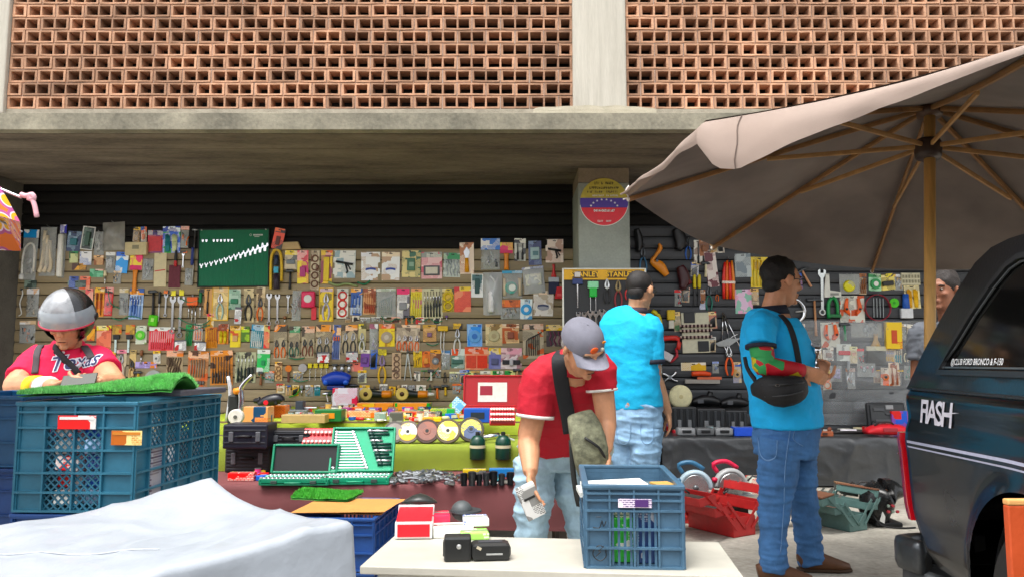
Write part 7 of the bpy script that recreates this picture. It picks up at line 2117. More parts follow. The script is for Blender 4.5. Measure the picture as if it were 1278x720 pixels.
# ------------------------------------------------------------------ black off-roader, rear towards the stall
def truck():
 B0 = at(1122,560,3.15)
 ax = Vector((.131,1,0)).normalized()       # away, to the rear
 fw = -ax
 nn = Vector((-ax.y,ax.x,0))                # outward, towards the photographer's left
 def side(u,v,inset=0.):
  d = _ray(u,v); o = Vector((0,0,ZC))
  p0 = Vector((B0.x,B0.y,0)) - nn * inset
  tt = (p0 - o).dot(nn) / d.dot(nn)
  p = o + d * tt
  return ((p - B0).dot(fw),p.z)
 t = thing('offroad_truck','black two door off-road truck with a white double stripe','truck',(B0.x,B0.y,0))
 def W(xl,z,inset=0.):                       # local (along the truck, height, depth into it) -> relative to the empty
  p = fw * xl - nn * inset
  return Vector((p.x,p.y,z))
 PAINT = M('070707',.24,0,.05,3,coat=.25,spec=.4)
 CAPM = M('15171a',.38,0,.15,6,.08,80,coat=.3)
 PLAST = M('101112',.5,0,.2)
 Lt,Wd = 4.35,1.92
 zb = side(1150,487)[1]
 zbot = .40
 # z profile of the side: (z, inset)
 prof = [(zbot,.06),(zbot + .05,.035),(zbot + .16,.02),(zbot + .27,.012),(.80,.006),(.86,.0),(.90,.004),(.93,.016),(.96,.018),(1.0,.012),(zb - .02,.014),(zb,.030)]
 prof = [(z,i) for z,i in prof if z <= zb]
 def inset(z):
  for (z0,i0),(z1,i1) in zip(prof,prof[1:]):
   if z0 <= z <= z1: return i0 + (i1 - i0) * (z - z0) / (z1 - z0)
  return prof[-1][1] if z > zb else prof[0][1]
 ac = side(1262,700)
 AX,AZ,AR = .98,.37,.43
 def rear(z):                                  # the tail leans in below the lamp
  return 0. if z > .60 else .10 * ((.60 - z) / .2) ** 1.3
 xs = [0,.008,.02,.04,.07] + [.07 + .03 * k for k in range(1,60)] + [1.9 + .12 * k for k in range(int((Lt - 1.9) / .12) + 1)]
 zs = sorted(set([zbot + (zb - zbot) * k / 26 for k in range(27)]))
 m_ = MB(); idx = {}
 def corner(x):                                # rounded tail corner
  return .05 * max(0,1 - x / .07) ** 2
 for i,x in enumerate(xs):
  for j,z in enumerate(zs):
   xx = rear(z) + x * (1 - rear(z) / Lt)
   X,Z = xx,z
   dx,dz = X - AX,Z - AZ
   r_ = math.hypot(dx,dz); fl = 0.
   if r_ < AR: X,Z = AX + dx / max(r_,1e-6) * AR,AZ + dz / max(r_,1e-6) * AR
   r2 = math.hypot(X - AX,Z - AZ)
   if r2 < AR + .06: fl = .022 * (1 - (r2 - AR) / .06)
   dx3,r3 = X - 3.35,math.hypot(X - 3.35,Z - AZ)
   idx[(i,j)] = len(m_.v)
   m_.v.append(W(X,Z,inset(z) + corner(x) - fl))
 for i in range(len(xs) - 1):
  for j in range(len(zs) - 1):
   cx = rear((zs[j] + zs[j + 1]) / 2) + (xs[i] + xs[i + 1]) / 2; cz = (zs[j] + zs[j + 1]) / 2
   if all(math.hypot(rear(zs[b]) + xs[a] * (1 - rear(zs[b]) / Lt) - AX,zs[b] - AZ) < AR for a in (i,i + 1) for b in (j,j + 1)): continue
   m_.f.append([idx[(i,j)],idx[(i + 1,j)],idx[(i + 1,j + 1)],idx[(i,j + 1)]])
 m_.build('body_side',PAINT,t,smooth=True)
 # rest of the body: tail, far side, nose, belt
 q = MB()
 zl = [zbot,.55,.66,zb]
 for a,b in zip(zl,zl[1:]):
  q.add([W(rear(a) + .004,a,inset(a) + .05),W(rear(a) + .004,a,Wd - .05),W(rear(b) + .004,b,Wd - .05),W(rear(b) + .004,b,inset(b) + .05)],[(0,1,2,3)])
 q.add([W(.0,zbot,Wd),W(Lt,zbot,Wd),W(Lt,zb,Wd),W(.0,zb,Wd)],[(0,1,2,3)])
 q.add([W(Lt,zbot,.02),W(Lt,zb - .05,.04),W(Lt,zb - .05,Wd - .04),W(Lt,zbot,Wd - .02)],[(0,1,2,3)])
 q.add([W(.0,zb,.04),W(Lt,zb,.04),W(Lt,zb,Wd - .04),W(.0,zb,Wd - .04)],[(0,1,2,3)])
 q.build('body_shell',PAINT,t)
 # arch liner and rear wheel
 g = MB(); g.loft([W(AX + AR * math.cos(R(a)) * .99,AZ + AR * math.sin(R(a)) * .99,.22) for a in range(-10,191,8)],.012,.16,[tuple(W(math.cos(R(a)),math.sin(R(a)),0)) for a in range(-10,191,8)],6); g.build('arch_liner',PLAST,t)
 for xw,iw in ((AX,.16),(3.35,.16),(AX,Wd - .16),(3.35,Wd - .16)):
  wt = MB(); wt.lathe([(.20,-.12),(.34,-.125),(.37,-.09),(.372,.09),(.34,.125),(.20,.12)],W(xw,.372,iw),nn,36)
  wo = wt.build('wheel',RUBBER,t,auto=40)
  rm = MB(); rm.lathe([(.20,.10),(.19,.06),(.08,.05),(.06,.10),(.01,.11)],W(xw,.372,iw),nn * (1 if iw < 1 else -1),24); rm.build('rim',M('6a6c6e',.35,.7),wo,smooth=True)
 # hardtop: traced in the side plane, leaning in with height
 lean = lambda z: .030 + max(0,z - zb) * .20
 def sp(u,v):
  p = side(u,v,.03)
  for _ in range(4): p = side(u,v,lean(p[1]))
  return p
 o1 = [sp(1131,484),sp(1150,442),sp(1172,400),sp(1196,358),sp(1216,328),sp(1236,309),sp(1258,298),sp(1280,291)]
 zr = o1[-1][1] + .03
 outer = o1 + [(o1[-1][0] + .35,zr + .01),(2.35,zr),(2.75,zb + .02),(2.76,zb),(0.02 + o1[0][0],zb)]
 w1 = [sp(1171,463),sp(1190,430),sp(1213,392),sp(1238,355),sp(1258,331),sp(1272,321),sp(1284,318)]
 inner = w1 + [(w1[-1][0] + .25,w1[-1][1] + .01),(1.30,w1[-1][1] + .01),(1.34,w1[-1][1] - .03),(1.34,w1[0][1] + .012),(1.30,w1[0][1])]
 def plate(outl,holes,th,name,mat,ins,par=t):
  cu = bpy.data.curves.new('c','CURVE'); cu.dimensions = '2D'; cu.fill_mode = 'BOTH'; cu.extrude = th / 2
  for pts in [outl] + holes:
   s = cu.splines.new('POLY'); s.points.add(len(pts) - 1); s.use_cyclic_u = True
   for i,p in enumerate(pts): s.points[i].co = (p[0],p[1],0,1)
  ob = bpy.data.objects.new('c',cu); COL.objects.link(ob); me = evaluated(ob); bpy.data.objects.remove(ob)
  for v in me.vertices:
   x,z,dd = v.co.x,v.co.y,v.co.z
   v.co = W(x,z,lean(z) + ins - dd)
  return link(name,me,mat,par)
 plate(outer,[inner],.02,'hardtop',CAPM,.012)
 def off(pts,d):
  n = len(pts); c = Vector((sum(p[0] for p in pts) / n,sum(p[1] for p in pts) / n)); out = []
  for i,p in enumerate(pts):
   a,b = Vector(pts[i - 1]),Vector(pts[(i + 1) % n]); tt = (b - a).normalized(); nr = Vector((tt.y,-tt.x)); pp = Vector(p)
   if (pp - c).dot(nr) < 0: nr = -nr
   out.append(tuple(pp + nr * d))
  return out
 plate(off(inner,.012),[off(inner,-.006)],.028,'window_seal',M('26282a',.35,0,.1),.006)
 plate(off(inner,-.012),[off(inner,-.018)],.006,'seal_bead',M('5c6062',.3,.3),.004)
 plate(off(inner,-.004),[],.005,'window_glass',M('040405',.08,0,.02,spec=.4,coat=.2),.014)
 core = MB(); n = len(outer)
 vs = [W(x,z,lean(z) + .03) for x,z in outer] + [W(x,z,Wd - lean(z) - .03) for x,z in outer]
 core.add(vs,[(i,(i + 1) % n,(i + 1) % n + n,i + n) for i in range(n)] + [list(range(n,2 * n))])
 core.build('roof_shell',CAPM,t)
 # belt groove strip
 MB().loft([W(.06 + .1 * k,zb + .002,.028) for k in range(43)],.006,.010,(0,0,1),6).build('belt_moulding',M('2a2c2e',.3,.2),t,smooth=True)
 # tail lamp, wrapped round the corner
 z1,z0 = side(1119,538)[1],side(1128,647)[1]
 lm = MB()
 pf = [(-.03,.08),(-.034,.02),(-.028,.006),(-.01,-.004),(.022,-.002),(.024,.02)]
 nP = len(pf); nz_ = 12
 for k in range(nz_ + 1):
  z = z0 + (z1 - z0) * k / nz_
  rd = rear(z)
  for dx,i_ in pf: lm.v.append(W(rd + dx * (1 if k not in (0,nz_) else .85) + .004,z,inset(z) + i_))
 for k in range(nz_):
  for i in range(nP - 1): lm.f.append([k * nP + i,k * nP + i + 1,(k + 1) * nP + i + 1,(k + 1) * nP + i])
 lm.f.append(list(range(nP))[::-1]); lm.f.append([nz_ * nP + i for i in range(nP)])
 LO = lm.build('tail_light',M('b40f26',.18,0,.06,40,coat=.8),t,auto=40)
 MB().box2((-.002,-.002,-.002),(.002,.002,.002)).xf(Matrix.Translation(W(-.01 + rear(.75),.80,-.002))).build('lamp_screw',CHROME,LO)
 # stripes
 s0,s1 = side(1130,552),side(1278,582)
 for dz,wdt in ((.007,.010),(-.012,.006)):
  def fs(s,q,dz=dz,wdt=wdt):
   x = .03 + s * 4.0; z = s0[1] + (s1[1] - s0[1]) * (x - s0[0]) / (s1[0] - s0[0]) * .0 + dz + (q - .5) * wdt + (s1[1] - s0[1]) / (s1[0] - s0[0]) * min(max(x - s0[0],0),.8)
   return W(x,z,inset(z) + corner(x) - .0025)
  MB().grid(fs,60,1).build('stripe',M('aeb0c4',.4),t)
 # lettering
 def letter(txt,u0,v0,u1,v1,name,mat,insf,shear=0.,bold=.0,space=1.,extra=0.):
  a,b = side(u0,v0,insf),side(u1,v1,insf)
  me = text_mesh(txt,1.,.0,shear,bold,'CENTER',space)
  xs_ = [v.co.x for v in me.vertices]; ys_ = [v.co.y for v in me.vertices]
  wx,wy = max(xs_) - min(xs_),max(ys_) - min(ys_)
  for v in me.vertices:
   fx,fy = (v.co.x - min(xs_)) / wx,(v.co.y - min(ys_)) / wy
   x = a[0] + (b[0] - a[0]) * fx; z = min(a[1],b[1]) + abs(b[1] - a[1]) * fy + extra * fx
   iz = (inset(z) + corner(x)) if z < zb else lean(z) + .006
   v.co = W(x,z,iz - .0035)
  return link(name,me,mat,t)
 letter('FlASH',1148,527,1190,502,'decal',M('e2e0ea',.4),.012,.35,.02,.8)
 st = MB(); a,b = side(1176,516,.012),side(1198,515,.012)
 st.add([W(a[0],a[1] - .004,inset(a[1]) - .0035),W(b[0],b[1],inset(b[1]) - .0035),W(a[0],a[1] + .005,inset(a[1]) - .0035)],[(0,1,2)]); st.build('decal_dash',M('e2e0ea',.4),t)
 letter('@CLUB FORD BRONCO & F-150',1186,457,1250,446,'window_lettering',M('e6e7e8',.4),.05,.1,.02,1.)
 # bumper
 bz = side(1125,690)[1]
 bp = MB(); bp.loft([W(.05,bz,.06),W(-.05,bz,.02),W(-.10,bz,.06),W(-.13,bz,.2),W(-.14,bz,Wd / 2),W(-.13,bz,Wd - .2),W(-.05,bz,Wd - .04)],.065,.035,(0,0,1),10,3,power=4); bp.build('bumper',M('44474a',.3,.6),t,smooth=True)
 bp = MB(); bp.loft([W(.10,bz - .10,.10),W(-.04,bz - .10,.06),W(-.08,bz - .10,.2),W(-.08,bz - .10,Wd - .2)],.05,.03,(0,0,1),8,2,power=4); bp.build('bumper_step',M('55585a',.5,.2),t,smooth=True)
 MB().box2((-.02,-.02,-.2),(.02,.02,.1)).xf(Matrix.Translation(W(.06,bz,.25))).build('bumper_bracket',PLAST,t)
 un = MB(); un.add([W(.15,zbot + .01,.1),W(Lt,zbot + .01,.1),W(Lt,zbot + .01,Wd - .1),W(.15,zbot + .01,Wd - .1)],[(0,1,2,3)]); un.build('underbody',PLAST,t)
truck()
# ------------------------------------------------------------------ people
def frame(c,f,up=(0,0,1)):
 f = Vector(f).normalized(); u = Vector(up); u = (u - f * u.dot(f)).normalized(); l = u.cross(f)
 m = Matrix.Identity(4)
 for i in range(3): m[i][0],m[i][1],m[i][2],m[i][3] = f[i],l[i],u[i],c[i]
 return m
def limb(mb,pts,rs,n=12,flat=1.,side=(1,0,0)):
 mb.loft(pts,rs,[r * flat for r in rs],side,n,4)
def head_mb(mb,m,s=1.,ears=True):
 h = MB()
 h.ell((-.012,0,.036),(.099,.078,.088),None,20,14)
 h.loft([(.004,0,.07),(.008,0,.03),(.012,0,0),(.020,0,-.04),(.032,0,-.075),(.048,0,-.102),(.058,0,-.116)],[.060,.070,.070,.064,.054,.038,.020],[.080,.088,.084,.074,.058,.038,.020],(0,1,0),16,2)
 h.loft([(.090,0,.034),(.106,0,.004),(.118,0,-.020),(.098,0,-.030)],[.008,.010,.016,.012],[.010,.012,.012,.008],(0,1,0),10,2)
 h.loft([(.078,-.045,.034),(.092,0,.040),(.078,.045,.034)],.012,.011,(0,0,1),8,3)
 for q in (-1,1):
  h.ell((.066,q * .040,-.018),(.026,.022,.020),None,10,8)
  if ears: h.ell((-.008,q * .084,-.002),(.019,.011,.032),(0,.25,q * .35),10,8)
 h.ell((.094,0,-.056),(.012,.026,.0075),None,10,8); h.ell((.092,0,-.069),(.011,.022,.008),None,10,8); h.ell((.084,0,-.096),(.020,.022,.016),None,10,8)
 sc = Matrix.Diagonal((s,s,s,1))
 mb.add(h.v,h.f,m @ sc)
def face_parts(t,m,s,glasses=None,brow='1c1512',iv=None):
 sc = m @ Matrix.Diagonal((s,s,s,1))
 def P(mbx,name,mat,par=t): o = mbx.xf(iv @ sc).build(name,mat,par,smooth=True); return o
 for q in (-1,1):
  e = P(MB().ell((.083,q * .031,.012),(.0105,.011,.0065),None,12,8),'eye',M('b0a498',.25))
  P(MB().ell((.0925,q * .031,.011),(.003,.0055,.006),None,10,8),'iris',M('1a0f0a',.15),e)
  P(MB().loft([(.088,q * .014,.030),(.092,q * .032,.035),(.080,q * .052,.031)],.0045,.006,(0,0,1),7,3),'eyebrow',M(brow,.8))
 P(MB().ell((.1035,0,-.062),(.003,.022,.0022),None,10,6),'mouth',M('5a2a22',.6))
 if glasses:
  g = MB()
  for q in (-1,1):
   g.tube([(.104,q * .033 + .024 * math.cos(a * .628),.010 + .017 * math.sin(a * .628)) for a in range(11)],.0022,5)
   g.tube([(.102,q * .057,.016),(.05,q * .079,.014),(-.01,q * .084,.008)],.0022,5)
  g.tube([(.106,-.01,.014),(.106,.01,.014)],.002,5)
  P(g,'glasses',M(glasses,.35))
def hand_mb(mb,w,d,n,curl=.5,thumb=1,s=1.,spread=.0):
 """w wrist, d direction of the fingers, n palm normal (fingers close towards n), thumb side +1/-1"""
 d = Vector(d).normalized(); n = Vector(n); n = (n - d * n.dot(d)).normalized(); c = d.cross(n) * thumb
 w = Vector(w)
 mb.loft([w - d * .02,w + d * .02 * s,w + d * .055 * s,w + d * .092 * s],[.026 * s,.032 * s,.042 * s,.040 * s],[.020 * s,.018 * s,.016 * s,.012 * s],tuple(c),12,2)
 for k,(off,L) in enumerate(((.029,.072),(.010,.080),(-.010,.074),(-.028,.058))):
  p = w + d * .086 * s + c * off * s; a = .12 + .15 * curl; pts = [p - d * .012]; pts.append(p)
  dr = d + c * spread * off * 20
  for j,f in enumerate((.44,.32,.24)):
   a += curl * (.55 if j else .35) * (1 + .08 * k)
   p = p + (dr * math.cos(a) + n * math.sin(a)).normalized() * L * f * s
   pts.append(p)
  mb.loft(pts,[.0095 * s,.0098 * s,.0088 * s,.0080 * s,.0062 * s],[.0095 * s,.0098 * s,.0088 * s,.0080 * s,.0062 * s],tuple(c),8,2)
 b = w + d * .025 * s + c * .028 * s
 mb.loft([b,b + (d * .6 + c * .7 + n * .35) * .038 * s,b + (d * 1.0 + c * .75 + n * .7 * curl + n * .2) * .062 * s,b + (d * 1.4 + c * .55 + n * 1.1 * curl + n * .1) * .078 * s],[.015 * s,.0125 * s,.0105 * s,.007 * s],[.015 * s,.0125 * s,.0105 * s,.007 * s],tuple(n),8,2)
def folds(amp,sx=9.,sz=14.,seed=0,hor=1.):
 def f(co):
  a = noise.noise((co.x * sx,co.y * sx,co.z * sz * hor + seed))
  b = noise.noise((co.x * sx * 2.3 + 7,co.y * sx * 2.3,co.z * sz * 2.1 + seed))
  r = (1 - abs(noise.noise((co.x * sx * .8 + co.z * 4,co.y * sx * .8,co.z * sz * .9 + seed + 5)))) ** 3
  w = (1 - abs(noise.noise((co.x * 6 + co.z * 3,co.y * 6,co.z * sz * 1.9 + seed + 9)))) ** 5
  return amp * (.6 * a + .4 * b + .9 * (r - .35) + .4 * w)
 return f
SKIN1,SKIN2,SKIN3 = (M(c,.5,0,.2,14,.12,120) for c in ('c89878','c59272','cb9474'))
HAIR = M('120e0c',.55,0,.35,60,.5,260)
def denim(c): return M(c,.85,0,.38,7,.55,34,stretch=(1,1,.7))
def knit(c): return M(c,.8,0,.10,9,.40,30)
def shoe(t,iv,p,d,mat,sole,L=.29):
 d = Vector(d).normalized(); p = Vector((p[0],p[1],0))
 s = Vector((-d.y,d.x,0))
 MB().loft([p - d * .075 + Vector((0,0,.05)),p + Vector((0,0,.062)),p + d * .08 + Vector((0,0,.048)),p + d * .15 + Vector((0,0,.036)),p + d * (L - .09) + Vector((0,0,.030))],[.034,.044,.046,.046,.026],[.045,.058,.044,.030,.018],tuple(s),14,3).xf(iv).build('shoe',mat,t,smooth=True)
 MB().loft([p - d * .08 + Vector((0,0,.012)),p + d * .05 + Vector((0,0,.012)),p + d * .15 + Vector((0,0,.012)),p + d * (L - .08) + Vector((0,0,.014))],[.032,.044,.048,.026],.012,tuple(s),14,3).xf(iv).build('sole',sole,t,smooth=True)
def hair_mb(m,s,r=(.100,.081,.092),c=(-.022,0,.046),nape=True,seed=0,amp=.006):
 h = MB(); h.ell(c,r,None,40,28,lambda v: v * (1 + amp * 10 * noise.noise(v * 38 + Vector((seed,0,0)))) )
 if nape: h.ell((-.058,0,-.018),(.046,.060,.052),None,24,16,lambda v: v * (1 + amp * 8 * noise.noise(v * 40)))
 for q in (-1,1): h.ell((.016,q * .071,.020),(.012,.007,.024),None,12,10)
 return h.xf(m @ Matrix.Diagonal((s,s,s,1)))
def person(label,base):
 t = thing('person',label,'person',(base[0],base[1],0))
 return t,Matrix.Translation((-base[0],-base[1],0))
def rmesh(t,iv,mb,vox,name,mat,sm=5,fold=None):
 me = remesh(mb,vox,sm,fold); me.transform(iv); return link(name,me,mat,t)
def rings(tab,Y=None):
 return [at(*r[:3]) for r in tab],[r[3] for r in tab],[r[4] for r in tab]
def band(t,iv,p0,p1,r,name,mat,n=16):
 MB().loft([p0,p1],r,r,tuple((Vector(p1) - Vector(p0)).orthogonal()),n).xf(iv).build(name,mat,t,smooth=True)
def strap(par,pv,cloth,civ,pix,wid,name,mat,toward=(1,0,0),off=.006):
 """a strap lying on a garment along the given line of sight points"""
 bv = BVHTree.FromPolygons([civ.inverted() @ v.co for v in cloth.data.vertices],[list(p.vertices) for p in cloth.data.polygons])
 pts = []; o = Vector((0,0,ZC))
 for a in catmull(pix,5):
  h = bv.ray_cast(o,_ray(a[0],a[1]).normalized())
  if h[0]: pts.append(h[0] + h[1] * off)
 MB().loft(pts,wid,.004,toward,8,1,power=4).xf(pv).build(name,mat,par,smooth=True)
# --- man in the cyan polo, side view, with a printed arm sleeve
def man_right():
 b = on(985,712,0); b = Vector((at(985,700,4.35).x,4.35,0))
 t,iv = person('man in a cyan polo and blue jeans with a printed arm sleeve',b)
 f = Vector((.93,.30,0)).normalized(); sd = tuple(Vector((-f.y,f.x,0)))
 hc = at(975,352,4.36); hm = frame(hc,f + Vector((0,0,-.10)))
 S = 1.08
 body = MB(); head_mb(body,hm,S)
 nb = at(962,392,4.36)
 limb(body,[hm @ Vector((-.022,0,-.05)),nb + (hm @ Vector((-.02,0,-.05)) - nb) * .4,nb - Vector((0,0,.06))],[.062,.062,.085])
 sh,el,wr = at(950,411,4.17),at(953,457,4.10),at(1006,462,4.14)
 limb(body,[sh,sh.lerp(el,.5),el,el.lerp(wr,.3),wr],[.062,.056,.047,.045,.028])
 hand_mb(body,wr,(.75,.1,-.35),(.1,.9,.3),.55,-1,1.02)
 s2,e2,w2 = at(972,408,4.55),at(1003,455,4.52),at(1016,474,4.28)
 limb(body,[s2,s2.lerp(e2,.5),e2,e2.lerp(w2,.4),w2],[.06,.054,.046,.042,.028])
 hand_mb(body,w2 + Vector((0,-.02,0)),(.35,-.3,.85),(-.5,-.7,0),.9,1,1.02)
 limb(body,[nb,at(968,440,4.36),at(980,520,4.36)],[.10,.15,.15])
 rmesh(t,iv,body,.0055,'body',SKIN3)
 face_parts(t,hm,S,'1a1412',iv=iv)
 hair_mb(hm,S,seed=3).xf(iv).build('hair',HAIR,t,smooth=True)
 tor = MB()
 P,hw,hd = rings([(982,532,4.36,.190,.185),(981,518,4.36,.19,.192),(979,495,4.36,.19,.20),(974,465,4.36,.195,.20),(968,438,4.36,.205,.185),(962,414,4.36,.21,.155),(958,399,4.36,.17,.115),(960,389,4.36,.085,.08)])
 tor.loft(P,hw,hd,sd,26,3)
 limb(tor,[at(955,405,4.23),sh,at(949,432,4.12)],[.085,.083,.077])
 limb(tor,[at(965,404,4.48),s2,at(988,430,4.56)],[.085,.08,.072])
 polo = rmesh(t,iv,tor,.008,'polo_shirt',knit('1aaae2'),5,folds(.008,7,9,2))
 band(t,iv,at(949.3,430,4.122),at(949.6,434.5,4.119),.0815,'cuff',knit('1c2030'))
 MB().loft([nb + Vector((0,0,-.005)),nb + Vector((-.004,0,.045))],[.102,.086],[.108,.092],sd,20).xf(iv).build('collar',knit('1b1f2e'),t,smooth=True)
 # printed arm sleeve
 q = MB(); limb(q,[at(949.5,431,4.12),sh.lerp(el,.8),el,el.lerp(wr,.3),el.lerp(wr,.93)],[.064,.060,.054,.052,.035],16)
 sm = bpy.data.materials.new('sleeve_print'); sm.use_nodes = True; N,L = sm.node_tree.nodes,sm.node_tree.links
 tc = N.new('ShaderNodeTexCoord'); vo = N.new('ShaderNodeTexVoronoi'); vo.inputs['Scale'].default_value = 15; cr = N.new('ShaderNodeValToRGB'); cr.color_ramp.interpolation = 'CONSTANT'
 e = cr.color_ramp.elements; e[0].color = lin('b01828'); e[1].position = .38; e[1].color = lin('1a1414')
 for p_,c_ in ((.46,'c02030'),(.70,'c9b52a'),(.82,'3f9a5a')): x = e.new(p_); x.color = lin(c_)
 sx = N.new('ShaderNodeSeparateColor'); L.new(tc.outputs['Object'],vo.inputs['Vector']); L.new(vo.outputs['Color'],sx.inputs[0]); L.new(sx.outputs[0],cr.inputs[0]); L.new(cr.outputs[0],N['Principled BSDF'].inputs['Base Color']); N['Principled BSDF'].inputs['Roughness'].default_value = .6
 q.xf(iv).build('arm_sleeve',sm,t,smooth=True)
 tr = MB()
 P,hw,hd = rings([(982,524,4.36,.17,.168),(981,545,4.36,.172,.172),(980,568,4.36,.165,.158)])
 tr.loft(P,hw,hd,sd,24,3)
 k1,a1,k2,a2 = at(966,632,4.25),at(964,714,4.21),at(1003,628,4.47),at(1014,704,4.44)
 limb(tr,[at(974,548,4.27),at(970,590,4.26),k1,k1.lerp(a1,.4),a1],[.105,.100,.080,.074,.070],16)
 limb(tr,[at(990,548,4.45),at(996,588,4.46),k2,k2.lerp(a2,.4),a2],[.105,.098,.078,.072,.066],16)
 jn = rmesh(t,iv,tr,.007,'jeans',denim('456d9c'),3,folds(.013,7,16,4)); ST = M('6c8cb2',.8)
 for pix in ([(946,546),(949,566),(957,574),(968,569),(970,549)],[(986,536),(980,580),(978,630),(974,690)],[(992,536),(990,548),(1002,556)]): strap(t,iv,jn,iv,pix,.0016,'stitching',ST,off=.001)
 br = M('5a3a24',.6,0,.15)
 shoe(t,iv,a1,(.9,-.1,0),br,M('3a2a1c',.8)); shoe(t,iv,a2,(.96,-.05,0),br,M('3a2a1c',.8))
 # waist bag slung on its strap, and the steel tool in his hands
 c = at(975,487,4.08)
 w_ = thing('waist_bag','black zipped waist bag slung across the cyan polo','bag',c - Vector((0,0,.10))); wv = Matrix.Translation(-w_.location)
 g = MB(); g.loft([c + Vector((-.135,.05,-.0)),c + Vector((-.08,.0,.01)),c + Vector((0,-.02,-.005)),c + Vector((.09,-.0,.015)),c + Vector((.135,.04,.03))],[.03,.070,.082,.066,.028],[.02,.05,.062,.05,.02],(0,0,1),16,3,power=2.6)
 g.xf(wv).build('pouch',M('121214',.6,0,.2,20,.3,300),w_,smooth=True)
 MB().loft([c + Vector((-.11,-.03,.03)),c + Vector((0,-.092,.035)),c + Vector((.10,-.055,.045))],.004,.006,(0,0,1),6,4).xf(wv).build('zip',M('3a3b3d',.35,.5),w_,smooth=True)
 strap(w_,wv,polo,iv,[(1000,478),(996,450),(991,425),(984,405),(974,394)],.016,'strap',M('15161a',.7))
 strap(w_,wv,polo,iv,[(952,484),(942,472),(934,458),(931,445)],.013,'strap',M('15161a',.7),(1,0,.8))
 MB().loft([c + Vector((-.10,-.035,-.03)),c + Vector((0,-.094,-.02)),c + Vector((.09,-.06,.0))],.003,.006,(0,0,1),6,4).xf(wv).build('piping',M('4a4b4e',.4,.3),w_,smooth=True)
 MB().box((-.05,-.092,.13),(.02,.004,.012),None,.002).build('zip_pull',CHROME,w_)
 c = at(1018,446,4.24)
 w_ = thing('steel_fitting','shiny steel fitting held up in both hands','tool',c - Vector((0,0,.07)))
 MB().lathe([(.020,0),(.022,.02),(.014,.03),(.014,.085),(.024,.09),(.026,.125),(.018,.13)],(0,0,0),(.05,0,1),12).build('barrel',CHROME,w_,smooth=True); MB().box((.0,0,.14),(.05,.012,.02),(0,.3,0),.004).build('jaw',METAL,w_)
man_right()
# --- man in the cyan polo, back view
def man_back():
 Y = 4.85; b = Vector((at(794,560,Y).x,Y,0))
 t,iv = person('man seen from behind in a cyan polo and pale jeans',b)
 f = Vector((.56,.83,0)).normalized(); sd = tuple(Vector((-f.y,f.x,0)))
 hm = frame(at(799,363,Y),(.66,.75,-.10)); S = .98
 body = MB(); head_mb(body,hm,S); nb = at(794,391,Y)
 limb(body,[hm @ Vector((-.022,0,-.05)),nb.lerp(hm @ Vector((-.02,0,-.05)),.4),nb - Vector((0,0,.06))],[.058,.058,.08])
 sh,el,wr = at(812,409,4.80),at(817,468,4.78),at(834,515,4.86)
 limb(body,[sh,sh.lerp(el,.5),el,el.lerp(wr,.3),wr],[.056,.050,.043,.042,.027])
 hand_mb(body,wr,(.12,.1,-.9),(-.9,.2,-.1),.45,1,.98)
 limb(body,[nb,at(790,440,Y),at(794,505,Y)],[.09,.13,.13])
 rmesh(t,iv,body,.006,'body',SKIN1); face_parts(t,hm,S,'3a3f1c',iv=iv)
 hair_mb(hm,S,(.094,.080,.088),(-.020,0,.042),seed=5,amp=.003).xf(iv).build('hair',M('1e1a18',.6,0,.3,60,.4,300),t,smooth=True)
 tor = MB()
 P,hw,hd = rings([(795,509,Y,.172,.130),(793,490,Y,.170,.130),(789,460,Y,.178,.130),(786,430,Y,.192,.128),(785,408,Y,.20,.115),(789,396,Y,.155,.09),(793,389,Y,.08,.07)])
 tor.loft(P,hw,hd,sd,26,3)
 limb(tor,[at(805,405,4.82),sh,at(814,432,4.79),at(815,453,4.78)],[.075,.076,.074,.073])
 s2 = at(764,408,4.92); limb(tor,[at(772,404,4.9),s2,at(762,430,4.98)],[.075,.072,.066])
 rmesh(t,iv,tor,.008,'polo_shirt',knit('17b4e0'),5,folds(.008,6,8,9))
 band(t,iv,at(814.8,449,4.778),at(815.2,454.5,4.777),.0775,'cuff',knit('1c2030'))
 MB().loft([nb + Vector((0,0,-.008)),nb + Vector((0,0,.035))],[.082,.066],[.088,.07],sd,20).xf(iv).build('collar',knit('3a3038'),t,smooth=True)
 tr = MB(); P,hw,hd = rings([(795,503,Y,.158,.125),(795,530,Y,.160,.13),(795,552,Y,.15,.12)]); tr.loft(P,hw,hd,sd,22,3)
 for (x0,x1,x2,dy) in ((783,779,778,.06),(806,808,810,-.06)):
  limb(tr,[at(x0,535,Y + dy),at(x0,575,Y + dy),at(x1,615,Y + dy),at(x2,678,Y + dy)],[.095,.092,.078,.072],14)
  shoe(t,iv,at(x2,680,Y + dy),f,M('2a2c30',.6),M('8a8a86',.7))
 jn = rmesh(t,iv,tr,.007,'jeans',denim('8fb0cc'),3,folds(.012,7,15,3))
 for pix in ([(769,526),(771,548),(778,554),(786,548),(787,527)],[(799,527),(801,549),(808,554),(815,547),(815,526)]): strap(t,iv,jn,iv,pix,.0016,'stitching',M('7c9ab6',.8),off=.001)
man_back()
